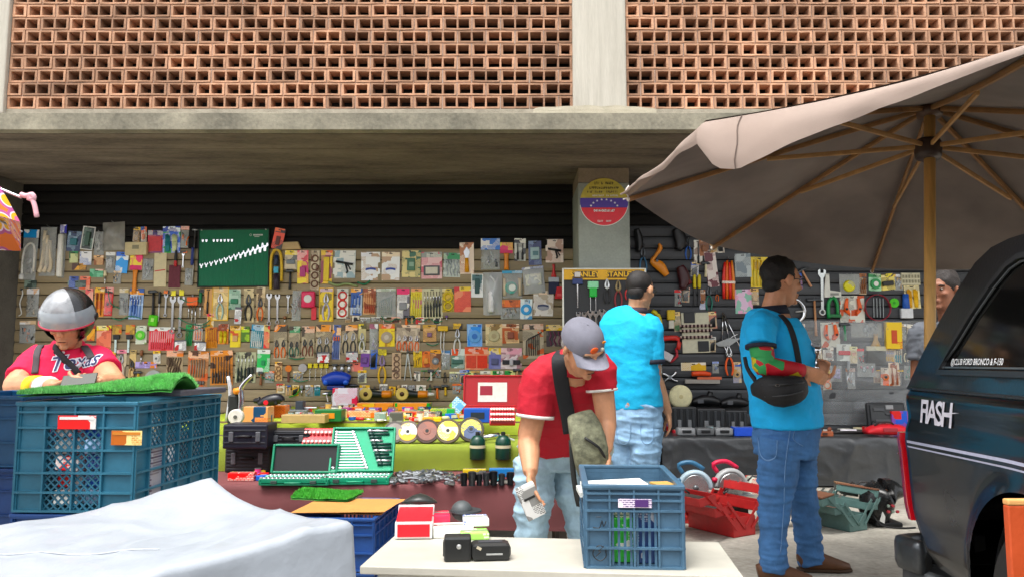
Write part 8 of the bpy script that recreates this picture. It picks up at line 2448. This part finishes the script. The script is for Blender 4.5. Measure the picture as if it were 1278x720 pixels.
# --- man in the red polo bending over the white table
def man_cap():
 b = Vector((at(692,600,3.95).x,3.95,0))
 t,iv = person('man in a red polo and grey cap bending over with a white box',b)
 sd = (1,.12,.10)
 hm = frame(at(727,434,3.42),(.42,-.62,-.62),(.05,-.45,.9)); S = 1.0
 body = MB(); head_mb(body,hm,S); nb = at(718,452,3.58)
 limb(body,[hm @ Vector((-.03,0,-.05)),nb.lerp(hm @ Vector((-.02,0,-.05)),.5),nb + Vector((0,.05,-.05))],[.056,.058,.08])
 sh,el,wr = at(674,474,3.66),at(660,550,3.66),at(662,590,3.52)
 limb(body,[sh,sh.lerp(el,.55),el,el.lerp(wr,.35),wr],[.062,.058,.052,.050,.033])
 hand_mb(body,wr,(.10,-.25,-.92),(.85,-.35,0),.62,1,1.05)
 s2,e2,w2 = at(749,462,3.60),at(757,525,3.58),at(756,562,3.50)
 limb(body,[s2,s2.lerp(e2,.55),e2,e2.lerp(w2,.35),w2],[.056,.052,.046,.043,.029])
 hand_mb(body,w2,(-.05,-.1,-.95),(-.8,-.3,0),.5,-1,1.0)
 limb(body,[nb,at(708,490,3.76),at(694,545,3.95)],[.07,.09,.09],side=sd)
 rmesh(t,iv,body,.0055,'body',SKIN2); face_parts(t,hm,S,iv=iv,brow='4a4038')
 g = MB(); g.ell((-.055,0,-.012),(.05,.072,.052),None,20,14); g.xf(iv @ hm).build('hair',M('8a8682',.7,0,.3,60,.4,260),t,smooth=True)
 # cap with brim and emblem
 cm = hm @ Matrix.Translation((-.014,0,.040)) @ Matrix.Rotation(R(4),4,'Y')
 CP_ = M('74747e',.8,0,.15,14,.3,500)
 c = MB()
 for j in range(11):
  th = (math.pi / 2) * j / 10
  for i in range(36):
   a = 2 * math.pi * i / 36; r = math.cos(th) ** .75
   c.v.append(Vector((.112 * r * math.cos(a),.092 * r * math.sin(a),.098 * math.sin(th) - .012)) * (1 - .006 * (abs(math.sin(a * 3)) < .1)))
 for j in range(10):
  for i in range(36): c.f.append([j * 36 + i,j * 36 + (i + 1) % 36,(j + 1) * 36 + (i + 1) % 36,(j + 1) * 36 + i])
 cap = c.xf(iv @ cm).build('cap',CP_,t,smooth=True)
 def bf(s,q,dz=0.): 
  a = (s - .5) * 2.1; r0 = .108; y = .092 * math.sin(a) * 1.02; x = r0 * math.cos(a)
  return (x + q * .078 * math.cos(a) ** .5,y * (1 - .05 * q),-.010 - .020 * q + .022 * math.cos(a * 1.4) * q - .014 * (a * a) * q + dz)
 bm = MB(); bm.grid(lambda s,q: bf(s,q),20,6); bm.grid(lambda s,q: bf(1 - s,q,-.004),20,6); bm.xf(iv @ cm).build('brim',M('83838e',.75,0,.1,20,.3,500),cap,smooth=True)
 MB().ell((.106,-.012,.032),(.006,.020,.018),None,12,8).xf(iv @ cm).build('emblem',M('e0622a',.7,0,.4,70),cap,smooth=True); MB().ell((.099,.036,.022),(.006,.010,.010),None,10,8).xf(iv @ cm).build('badge',M('d8d4c0',.5),cap,smooth=True); MB().ell((.088,.042,.054),(.004,.010,.008),None,10,8).xf(iv @ cm).build('emblem',M('d88a3a',.7),cap,smooth=True)
 MB().ell((0,0,.086),(.006,.006,.004),None,8,6).xf(iv @ cm).build('button',CP_,cap)
 tor = MB()
 P,hw,hd = rings([(690,557,3.97,.178,.14),(692,540,3.94,.180,.145),(698,512,3.86,.188,.15),(706,484,3.76,.20,.145),(712,464,3.68,.195,.125),(716,453,3.62,.12,.09)])
 tor.loft(P,hw,hd,sd,26,3)
 limb(tor,[at(692,462,3.67),sh,at(670,498,3.655),at(668,519,3.655)],[.080,.088,.088,.086])
 limb(tor,[at(735,456,3.62),s2,at(751,487,3.59)],[.075,.076,.070])
 RED = knit('b0142e'); rmesh(t,iv,tor,.008,'polo_shirt',RED,5,folds(.009,6,8,6))
 band(t,iv,at(668,517,3.655),at(667.6,521,3.655),.0905,'cuff',M('e2ddd8',.7)); band(t,iv,at(751,485,3.59),at(751.3,488,3.59),.0745,'cuff',M('e2ddd8',.7))
 MB().loft([nb + Vector((-.01,.02,-.01)),nb + Vector((0,-.02,.03))],[.092,.07],[.09,.07],sd,20).xf(iv).build('collar',RED,t,smooth=True)
 tr = MB(); P,hw,hd = rings([(689,548,3.97,.165,.135),(688,565,3.99,.168,.14),(687,580,4.0,.16,.13)]); tr.loft(P,hw,hd,sd,22,3)
 for xs_,yy in (((668,666,664,662),3.92),((708,718,726,730),4.02)):
  limb(tr,[at(xs_[0],572,yy + .04),at(xs_[1],615,yy),at(xs_[2],655,yy),at(xs_[3],735,yy)],[.105,.098,.085,.078],14); shoe(t,iv,at(xs_[3],738,yy),(.1,-1,0),M('2c2a28',.6),M('6a6864',.7))
 rmesh(t,iv,tr,.008,'jeans',denim('a4bfce'),3,folds(.016,7,15,8))
 # white box in his hand; patterned sling bag
 c = at(670,622,3.44)
 w_ = thing('small_box','small white printed box held by the bending man','box',c - Vector((0,0,.075)),(R(8),R(-24),R(8)))
 MB().box((0,0,.075),(.085,.035,.15),None,.003).build('box',PRINT('e2e1dc','6a6a68','9a9a98',.9,1,dens=.35),w_); MB().box((0,-.019,.095),(.05,.002,.01)).build('print',M('2a2a2a',.5),w_)
 c = at(734,556,3.46)
 w_ = thing('sling_bag','olive and black patterned sling bag hanging from a black strap','bag',c - Vector((0,0,.15))); wv = Matrix.Translation(-w_.location)
 MB().loft([c + Vector((-.03,.06,.13)),c + Vector((-.01,.02,.07)),c + Vector((.01,0,-.02)),c + Vector((.015,.02,-.10)),c + Vector((.01,.04,-.15))],[.06,.076,.080,.070,.045],[.03,.045,.05,.05,.03],(1,0,.12),16,2,power=3.2).xf(wv).build('pouch',M('6f705c',.8,0,.75,26,.5,60),w_,smooth=True)
 MB().loft([c + Vector((-.02,-.05,.04)),c + Vector((.04,-.06,-.0)),c + Vector((.07,-.03,-.05))],.006,.008,(0,0,1),6,3).xf(wv).build('zip',BLACKP,w_,smooth=True)
 MB().loft([at(712,540,3.66),at(709,520,3.64),at(703,490,3.585),at(699,465,3.53),at(698,447,3.53),at(703,438,3.62)],.035,.006,(1,.1,.1),10,4,power=4).xf(wv).build('strap',M('1d2024',.75,0,.1,30,.2,400),w_,smooth=True)
 MB().loft([c + Vector((-.07,.06,.02)),c + Vector((-.06,.05,-.15)),c + Vector((-.03,.06,-.28)),c + Vector((.0,.08,-.12))],.012,.004,(1,0,0),8,4).xf(wv).build('loose_strap',M('1d1f1e',.7),w_,smooth=True)
man_cap()
# --- motorcyclist with a raised visor looking at a phone
def man_moto():
 Y = 3.9; b = Vector((at(82,500,Y).x,Y,0))
 t,iv = person('person in a hot pink tee and motorcycle helmet looking at a phone',b)
 f = Vector((.18,-.98,0)).normalized(); sd = (1,.18,0)
 hm = frame(at(85,402,3.82),(.16,-.86,-.42)); S = 1.0
 body = MB(); head_mb(body,hm,S,False); nb = at(85,436,3.90)
 limb(body,[hm @ Vector((-.022,0,-.05)),nb.lerp(hm @ Vector((-.02,0,-.05)),.5),nb - Vector((0,0,.06))],[.060,.058,.062])
 sh,el,wr = at(47,452,3.88),at(19,482,3.74),at(70,482,3.56)
 limb(body,[sh,sh.lerp(el,.6),el,el.lerp(wr,.35),wr],[.066,.062,.054,.053,.034],12,1,(0,0,1))
 hand_mb(body,wr,(.95,-.12,.16),(.1,.45,.9),.45,-1,1.0)
 s2,e2,w2 = at(122,452,3.88),at(143,478,3.72),at(122,477,3.56)
 limb(body,[s2,s2.lerp(e2,.6),e2,e2.lerp(w2,.4),w2],[.062,.058,.052,.048,.032],12,1,(0,0,1))
 hand_mb(body,w2,(-.95,-.12,.05),(-.1,.5,.85),.6,1,1.0)
 limb(body,[nb,at(84,470,3.9),at(82,540,3.9)],[.07,.10,.10],side=sd)
 rmesh(t,iv,body,.0055,'body',SKIN2); face_parts(t,hm,S,iv=iv)
 tor = MB(); P,hw,hd = rings([(82,560,3.92,.215,.16),(82,520,3.92,.215,.165),(83,480,3.92,.22,.16),(84,458,3.92,.225,.15),(85,443,3.91,.19,.125),(85,432,3.90,.105,.095)])
 tor.loft(P,hw,hd,sd,26,3)
 limb(tor,[at(55,448,3.9),sh,at(33,466,3.82),at(26,473,3.78)],[.080,.080,.078,.076],12,1,(0,0,1)); limb(tor,[at(115,448,3.9),s2,at(134,463,3.81)],[.08,.078,.072],12,1,(0,0,1))
 MB().loft([at(85,434,3.90),at(85,430,3.89)],[.085,.078],[.08,.075],sd,20).xf(iv).build('collar',knit('d8124e'),t,smooth=True)
 tee = rmesh(t,iv,tor,.008,'tee_shirt',knit('d8124e'),5,folds(.008,6,8,12))
 tee_bv = BVHTree.FromPolygons([v.co for v in tee.data.vertices],[list(p.vertices) for p in tee.data.polygons])
 def onto(me,u,v,name,mat,sc_rot=0.):
  c = iv @ (at(u,v,3.76) - Vector((0,.3,0)))
  me.transform(Matrix.Translation(c) @ Matrix.Rotation(R(sc_rot),4,'Y') @ TXT_UP)
  for vv in me.vertices:
   h = tee_bv.ray_cast(vv.co,Vector((0,1,0)))
   if h[0]: vv.co = h[0] - Vector((0,.004 + (.0015 if name == 'lettering' else 0),0))
  link(name,me,mat,t)
 onto(text_mesh('Texas',.10,0,.25,.006),90,451,'lettering_outline',M('d8dce8',.6),-9); onto(text_mesh('Texas',.10,0,.25,.0005),90,451,'lettering',M('26305e',.6),-9)
 onto(text_mesh('CB',.03,0,.2,.002),68,441,'chest_mark',M('e2e2e6',.6),5)
 for pix in ([(50,432),(47,441),(46,452),(44,466)],[(105,433),(111,440),(115,447)]): strap(t,iv,tee,iv,pix,.017,'backpack_strap',M('4a4448',.8))
 strap(t,iv,tee,iv,[(66,433),(75,443),(86,454),(98,466)],.017,'sling_strap',M('26262a',.8),(.7,0,.7))
 for q0,q1,c in ((.42,.60,'e8cf1e'),(.66,.86,'e6e6ea')): band(t,iv,el.lerp(wr,q0),el.lerp(wr,q1),.060 - .018 * q0,'wristband',M(c,.6))
 tr = MB(); P,hw,hd = rings([(82,552,3.92,.20,.155),(82,590,3.92,.19,.15)]); tr.loft(P,hw,hd,sd,20,3)
 for x in (62,103): limb(tr,[at(x,580,3.92),at(x,660,3.92),at(x,735,3.92)],[.10,.085,.075],14); shoe(t,iv,at(x,738,3.92),f,BLACKP,RUBBER)
 rmesh(t,iv,tr,.010,'trousers',denim('2a2f3a'),4,folds(.012,6,12,1))
 # helmet
 w_ = thing('motorcycle_helmet','grey and black motorcycle helmet with a raised clear visor','helmet',hm.translation); hv = Matrix.Translation(-w_.location) @ hm @ Matrix.Diagonal((1.07,1.07,1.07,1))
 def shell(r,a_lo,zlo,name,mat,keep,cz=.028,par=None,cx=-.012):
  g = MB(); nu,nv = 48,28
  g.ell((cx,0,cz),r,None,nu,nv)
  g.f = [q for q in g.f if keep(sum((g.v[i] for i in q),Vector()) / len(q))]
  return g.xf(hv).build(name,mat,par or w_,smooth=True)
 GM = M('8f9295',.3,0,.45,16,coat=.6)
 ang = lambda c: math.degrees(math.atan2(c.y,c.x + .012)) % 360
 shell((.127,.114,.130),0,0,'shell',GM,lambda c: not 38 < ang(c) < 215 and c.z > .040)
 shell((.1275,.1145,.1305),0,0,'side_shell',M('131418',.25,0,.1,coat=.6),lambda c: 38 < ang(c) < 215 and c.z > .0)
 shell((.126,.113,.129),0,0,'lower_shell',M('141518',.3,0,.1,coat=.5),lambda c: c.x < .062 + .3 * max(0,-c.z) and -.10 < c.z < .044 and (c.x < .04 or abs(c.y) > .07))
 shell((.118,.106,.118),0,0,'lining',M('101012',.9),lambda c: c.x < .05 and c.z > -.09)
 shell((.134,.120,.134),0,0,'visor',M('ccd6de',.06,0,.02,alpha=.45,coat=.8),lambda c: c.x > -.01 and .010 < c.z < .085)
 MB().loft([hv @ Vector((.133 * math.cos(a) - .012,.119 * math.sin(a),.010)) for a in [(-1.35 + .27 * k) for k in range(11)]],.005,.004,(0,0,1),6,2).build('visor_edge',M('b8324a',.35),w_,smooth=True)
 for q in (-1,1): MB().lathe([(.022,0),(.018,.012)],hv @ Vector((-.01,q * .114,.03)),(hv.to_3x3() @ Vector((0,q,0))),14).build('visor_pivot',M('1a1b1e',.35),w_,smooth=True)
 c = at(98,472,3.50)
 w_ = thing('mobile_phone','dark mobile phone held in both hands','phone',c - Vector((0,0,.02)),(R(-48),R(-6),R(12)))
 MB().box((0,0,.02),(.145,.009,.072),None,.003).build('body',M('3c4038',.35),w_); MB().box((0,.0048,.02),(.135,.001,.064)).build('screen',M('0a0c10',.1,coat=.6),w_)
man_moto()
# --- man in the shade behind the parasol pole
def man_shade():
 Y = 5.2; b = Vector((at(1182,400,Y).x,Y,0))
 t,iv = person('dark haired man in a grey shirt half hidden behind the parasol pole',b)
 f = Vector((-.80,-.55,0)).normalized(); sd = tuple(Vector((-f.y,f.x,0)))
 hm = frame(at(1177,363,Y),(-.80,-.55,-.08)); S = 1.08
 body = MB(); head_mb(body,hm,S); nb = at(1184,402,Y); limb(body,[hm @ Vector((-.02,0,-.05)),nb,nb - Vector((0,0,.1))],[.062,.064,.09])
 for q in (-1,1):
  s_ = nb + Vector(sd) * (.2 * q) - Vector((0,0,.07)); e_ = s_ + Vector((0,0,-.30)) + Vector(sd) * .03 * q; w_ = e_ + f * .08 - Vector((0,0,.26))
  limb(body,[s_,e_,w_],[.056,.046,.028]); hand_mb(body,w_,(0,0,-1),f,.4,q,1.)
 rmesh(t,iv,body,.007,'body',M('8a5c46',.55,0,.2,14)); face_parts(t,hm,S,iv=iv); hair_mb(hm,S,(.104,.088,.098),(-.018,0,.050),seed=8,amp=.008).xf(iv).build('hair',M('241d19',.6,0,.4,60,.5,240),t,smooth=True)  # skin darkened to carry the parasol's shade in its colour
 tor = MB(); tor.loft([nb + Vector((0,0,-.60)),nb + Vector((0,0,-.35)),nb + Vector((0,0,-.15)),nb + Vector((0,0,-.05)),nb],[.18,.185,.21,.16,.08],[.14,.14,.13,.1,.075],sd,22,3)
 for q in (-1,1): s_ = nb + Vector(sd) * (.2 * q) - Vector((0,0,.07)); limb(tor,[s_ - Vector(sd) * .08 * q,s_,s_ + Vector((0,0,-.18)) + Vector(sd) * .02 * q],[.08,.078,.07])
 rmesh(t,iv,tor,.010,'shirt',knit('6a6e75'),5,folds(.01))
 tr = MB(); hb = nb + Vector((0,0,-.58)); tr.loft([hb,hb - Vector((0,0,.16))],[.17,.165],[.14,.13],sd,20)
 for q in (-1,1):
  p = hb + Vector(sd) * .09 * q - Vector((0,0,.12)); limb(tr,[p,p - Vector((0,0,.35)),Vector((p.x,p.y,.09))],[.10,.08,.075]); shoe(t,iv,p,f,BLACKP,RUBBER)
 rmesh(t,iv,tr,.012,'trousers',denim('30343c'),3,folds(.012))
man_shade()
# ------------------------------------------------------------------ the many small goods hung in the gaps and heaped on the shelves
FR = random.Random(21)
_NAMES = {'e0742c': 'orange','d8b02e': 'yellow','c2303a': 'red','2f8a58': 'green','2f62b4': 'blue','d9d6cc': 'white','1c1d20': 'black','8a5a3a': 'brown','c9a878': 'tan','9a9ea2': 'grey','3a8f9a': 'teal','c4527e': 'pink','6a4a8a': 'purple','e6dcb8': 'cream'}
_USED = {}
def short(l):
 for k in (', ',' beside',' under',' below',' above',' over',' next to',' left of',' right of',' between',' behind',' hanging',' hung',' in a ',' in the',' on the',' on a',' with ',' of ',' against',' near'):
  if k in l and len(l.split(k)[0].split()) > 2: l = l.split(k)[0]
 return ' '.join(l.split()[:8])
def near_label(noun,u,v,pool):
 """a label told by the nearest easily found neighbour"""
 for n in sorted(pool,key=lambda h: abs((h[0] + h[2]) / 2 - u) + 1.2 * abs((h[1] + h[3]) / 2 - v))[:30]:
  du,dv = u - (n[0] + n[2]) / 2,v - (n[1] + n[3]) / 2
  d = ('right of' if du > 0 else 'left of') if abs(du) > abs(dv) * .8 else ('below' if dv > 0 else 'above')
  l = '%s %s the %s' % (noun,d,short(n[4]))
  if l not in _USED and len(l.split()) <= 16:
   _USED[l] = 1; return l
 return None
BASE = list(HUNG)
def filler(u,v,w,h,dark=False):
 c = FR.choice(['e0742c'] * 3 + ['d8b02e'] * 2 + ['c9a878'] * 3 + ['8a5a3a'] * 2 + ['c2303a','2f8a58','2f62b4','d9d6cc','d9d6cc','1c1d20','1c1d20','9a9ea2','3a8f9a','c4527e','6a4a8a','e6dcb8'])
 nm = _NAMES[c]; k = FR.random(); mc = M(c,.45)
 box = (u,v,u + w,v + h)
 def lab(n): return near_label(nm + ' ' + n,u + w / 2,v + h / 2,BASE)
 if w < 6.5 or k < .22:
  q = FR.choice(('handled screwdriver','handled pliers','tagged spanner','handled hammer'))
  l = lab(q)
  if not l: return
  kind = q.split()[1]
  fn = {'screwdriver': l_driver(CHROME,mc),'pliers': l_pliers(DMETAL,mc),'spanner': l_wrench(CHROME,c),'hammer': l_hammer(mc,DMETAL)}[kind]
  loose(l,kind,kind,*box,fn)
 elif k < .40:
  l = lab('headed clear bag of small parts')
  if l: bag(l,*box,c,b_bits([FR.choice(['c9cdd0','6a6c70','8a6a4a','2a2c30']),c],8,.008),puff=.02)
 else:
  ct = FR.choice([('pliers',c_pliers(DMETAL,mc)),('bits',c_bars(4,CHROME,mc,.4)),('long blades',c_bars(3,DMETAL,mc,.6)),('a coil',c_rings(c,2)),('a round part',c_disc(c,'2a2a2a')),('a blocky part',c_block(c,.55,.5)),('hex keys',c_allen(5,DMETAL))])
  hd = FR.choice([c,c,'d9d6cc','d8b02e',None]); l = lab('card with ' + ct[0])
  if l: card(l,*box,FR.choice(['b8ad98','cfc8b8','d9d6cc','a89a86',c]),hd,FR.choice(['2a2a2a','6a4a30','c2303a','2f62b4']),c,ct[1],hh=.2,tilt=FR.uniform(-3,3),dens=.45,dome=FR.random() < .3)
def fill_band(u0,u1,va,vb,p,lim=.22):
 u = u0
 while u < u1 - 6:
  w = FR.uniform(6,13); t0 = va + FR.uniform(-1.5,2); h = min(vb - t0,FR.uniform(.55,1.) * (vb - va))
  r_ = (u,t0,u + w,t0 + h)
  ov = sum(max(0,min(x[2],r_[2]) - max(x[0],r_[0])) * max(0,min(x[3],r_[3]) - max(x[1],r_[1])) for x in HUNG)
  hit = ov > lim * w * h
  if not hit and FR.random() < p:
   filler(u,t0,w,h); u += w + 1
  else: u += 2.5
for va,vb,u0,u1 in ((284,312,88,236),(314,337,84,236),(338,359,84,236),(314,358,356,700),(360,402,112,702),(404,436,118,702),(437,462,118,655),(462,480,130,660),(480,497,345,575),(394,405,240,560)):
 fill_band(u0,u1,va,vb,.93)
for va,vb,u0,u1 in ((296,326,790,905),(328,356,842,945),(360,386,842,945),(390,418,842,925),(420,450,846,925),(452,478,800,930),(480,505,866,930),(342,368,992,1140),(372,400,992,1140),(403,430,992,1145),(433,458,992,1145),(460,486,1005,1145)):
 fill_band(u0,u1,va,vb,.95,.32)
# shelf clutter
def clutter(u0,u1,v0,v1,z,n,pool,where):
 for k in range(n):
  u,v = FR.uniform(u0,u1),FR.uniform(v0,v1)
  c = FR.choice(list(_NAMES)); nm = _NAMES[c]
  kind = FR.choice(('packet','packet','hand tool','tin','roll of tape'))
  l = near_label('%s %s on the %s' % (nm,kind,where),u,v - 4,pool)
  if not l: continue
  t,kk = put(kind.replace(' ','_'),l,kind.split()[0] if kind != 'roll of tape' else 'tape',u,v,z,FR.uniform(-40,40))
  s = kk * FR.uniform(.75,1.15); mc = M(c,.45)
  if kind == 'packet':
   w_,d_,h_ = 15 * s,9 * s,FR.uniform(3,8) * s
   MB().box((0,0,h_ / 2),(w_,d_,h_),None,.002).build('box',PRINT(c,FR.choice(['f0ece0','222222','c2303a']),FR.choice(['d8b02e','2f62b4',None]),1.1,u,dens=.45),t); MB().box((0,-d_ / 2 - .0008,h_ / 2),(w_ * .5,.0016,h_ * .6)).build('label_patch',M('dcd8cc',.5),t)
  elif kind == 'hand tool':
   MB().tube([(-9 * s,0,1.8 * s),(0,0,1.6 * s)],1.8 * s,8).build('handle',mc,t,smooth=True); MB().tube([(0,0,1.6 * s),(10 * s,0,1.2 * s)],.8 * s,7).build('shaft',CHROME,t,smooth=True)
  elif kind == 'tin':
   MB().lathe([(4 * s,0),(4 * s,9 * s)],(0,0,0),(0,0,1),16).build('can',PRINT(c,'e8e4d8','222222',1.1,u,dens=.45),t,auto=40); MB().lathe([(4.2 * s,9 * s),(4.2 * s,10 * s),(3.6 * s,10 * s)],(0,0,0),(0,0,1),16).build('lid',METAL,t,auto=40)
  else:
   MB().lathe([(2.6 * s,0),(5 * s,0),(5 * s,4 * s),(2.6 * s,4 * s)],(0,0,0),(0,0,1),18).build('tape',mc,t,auto=40); MB().lathe([(2.6 * s,.001),(2.6 * s,4.1 * s)],(0,0,0),(0,0,1),14).build('core',M('c9b48a',.7),t)
SHELF = [(a - 15,b - 12,a + 15,b,l) for a,b,l in ((296,530,'silver lever tool'),(337,530,'big black cordless drill'),(378,528,'flat wooden box'),(409,524,'green metal case'),(424,505,'dark green corded drill'),(452,520,'orange carton of small goods'),(474,525,'small grey green carton'),(514,508,'white tipped grinder carton'),(539,526,'thin yellow box'),(571,515,'blue and white leaflet'),(596,525,'blue case with a smoked window'),(627,526,'red ribbed tray'))]
clutter(345,575,511,526,ZT3,90,SHELF,'shelf')
STEP = [(a - 15,b - 12,a + 15,b,l) for a,b,l in ((322,550,'pale blue oil bottle'),(399,556,'red tray of slotted tools'),(492,553,'grey abrasive disc'),(533,553,'dark brown abrasive disc'),(559,553,'yellow labelled cutting disc'),(612,552,'silver tube tool'))]
clutter(486,650,536,548,ZT2,34,STEP,'lime step')
FRONT = [(a - 15,b - 12,a + 15,b,l) for a,b,l in ((530,600,'heap of small sockets'),(592,596,'yellow and brown packet'),(626,595,'blue and green packet'),(443,600,'green wrench case'),(366,600,'green case with a foam lid'),(300,600,'small red and white box'))]
clutter(284,330,592,602,ZT1,6,FRONT,'maroon table'); clutter(490,655,592,604,ZT1,14,FRONT,'maroon table'); clutter(645,705,575,602,ZT1,9,FRONT,'maroon table')
RT = [(a - 15,b - 12,a + 15,b,l) for a,b,l in ((881,543,'grey and black power tool'),(934,543,'bright blue box'),(1030,544,'brown wooden hand plane'),(1062,542,'long dark tool'),(1106,544,'red soft tool bag'))]
clutter(832,1120,536,543,ZR,22,RT,'black tarpaulin')
# ------------------------------------------------------------------ look-alikes that share a label share a group
for lab,lst in _LAB.items():
 if len(lst) > 1:
  for o,c in lst:
   if 'group' not in o:
    o['group'] = 'look-alikes: ' + lab
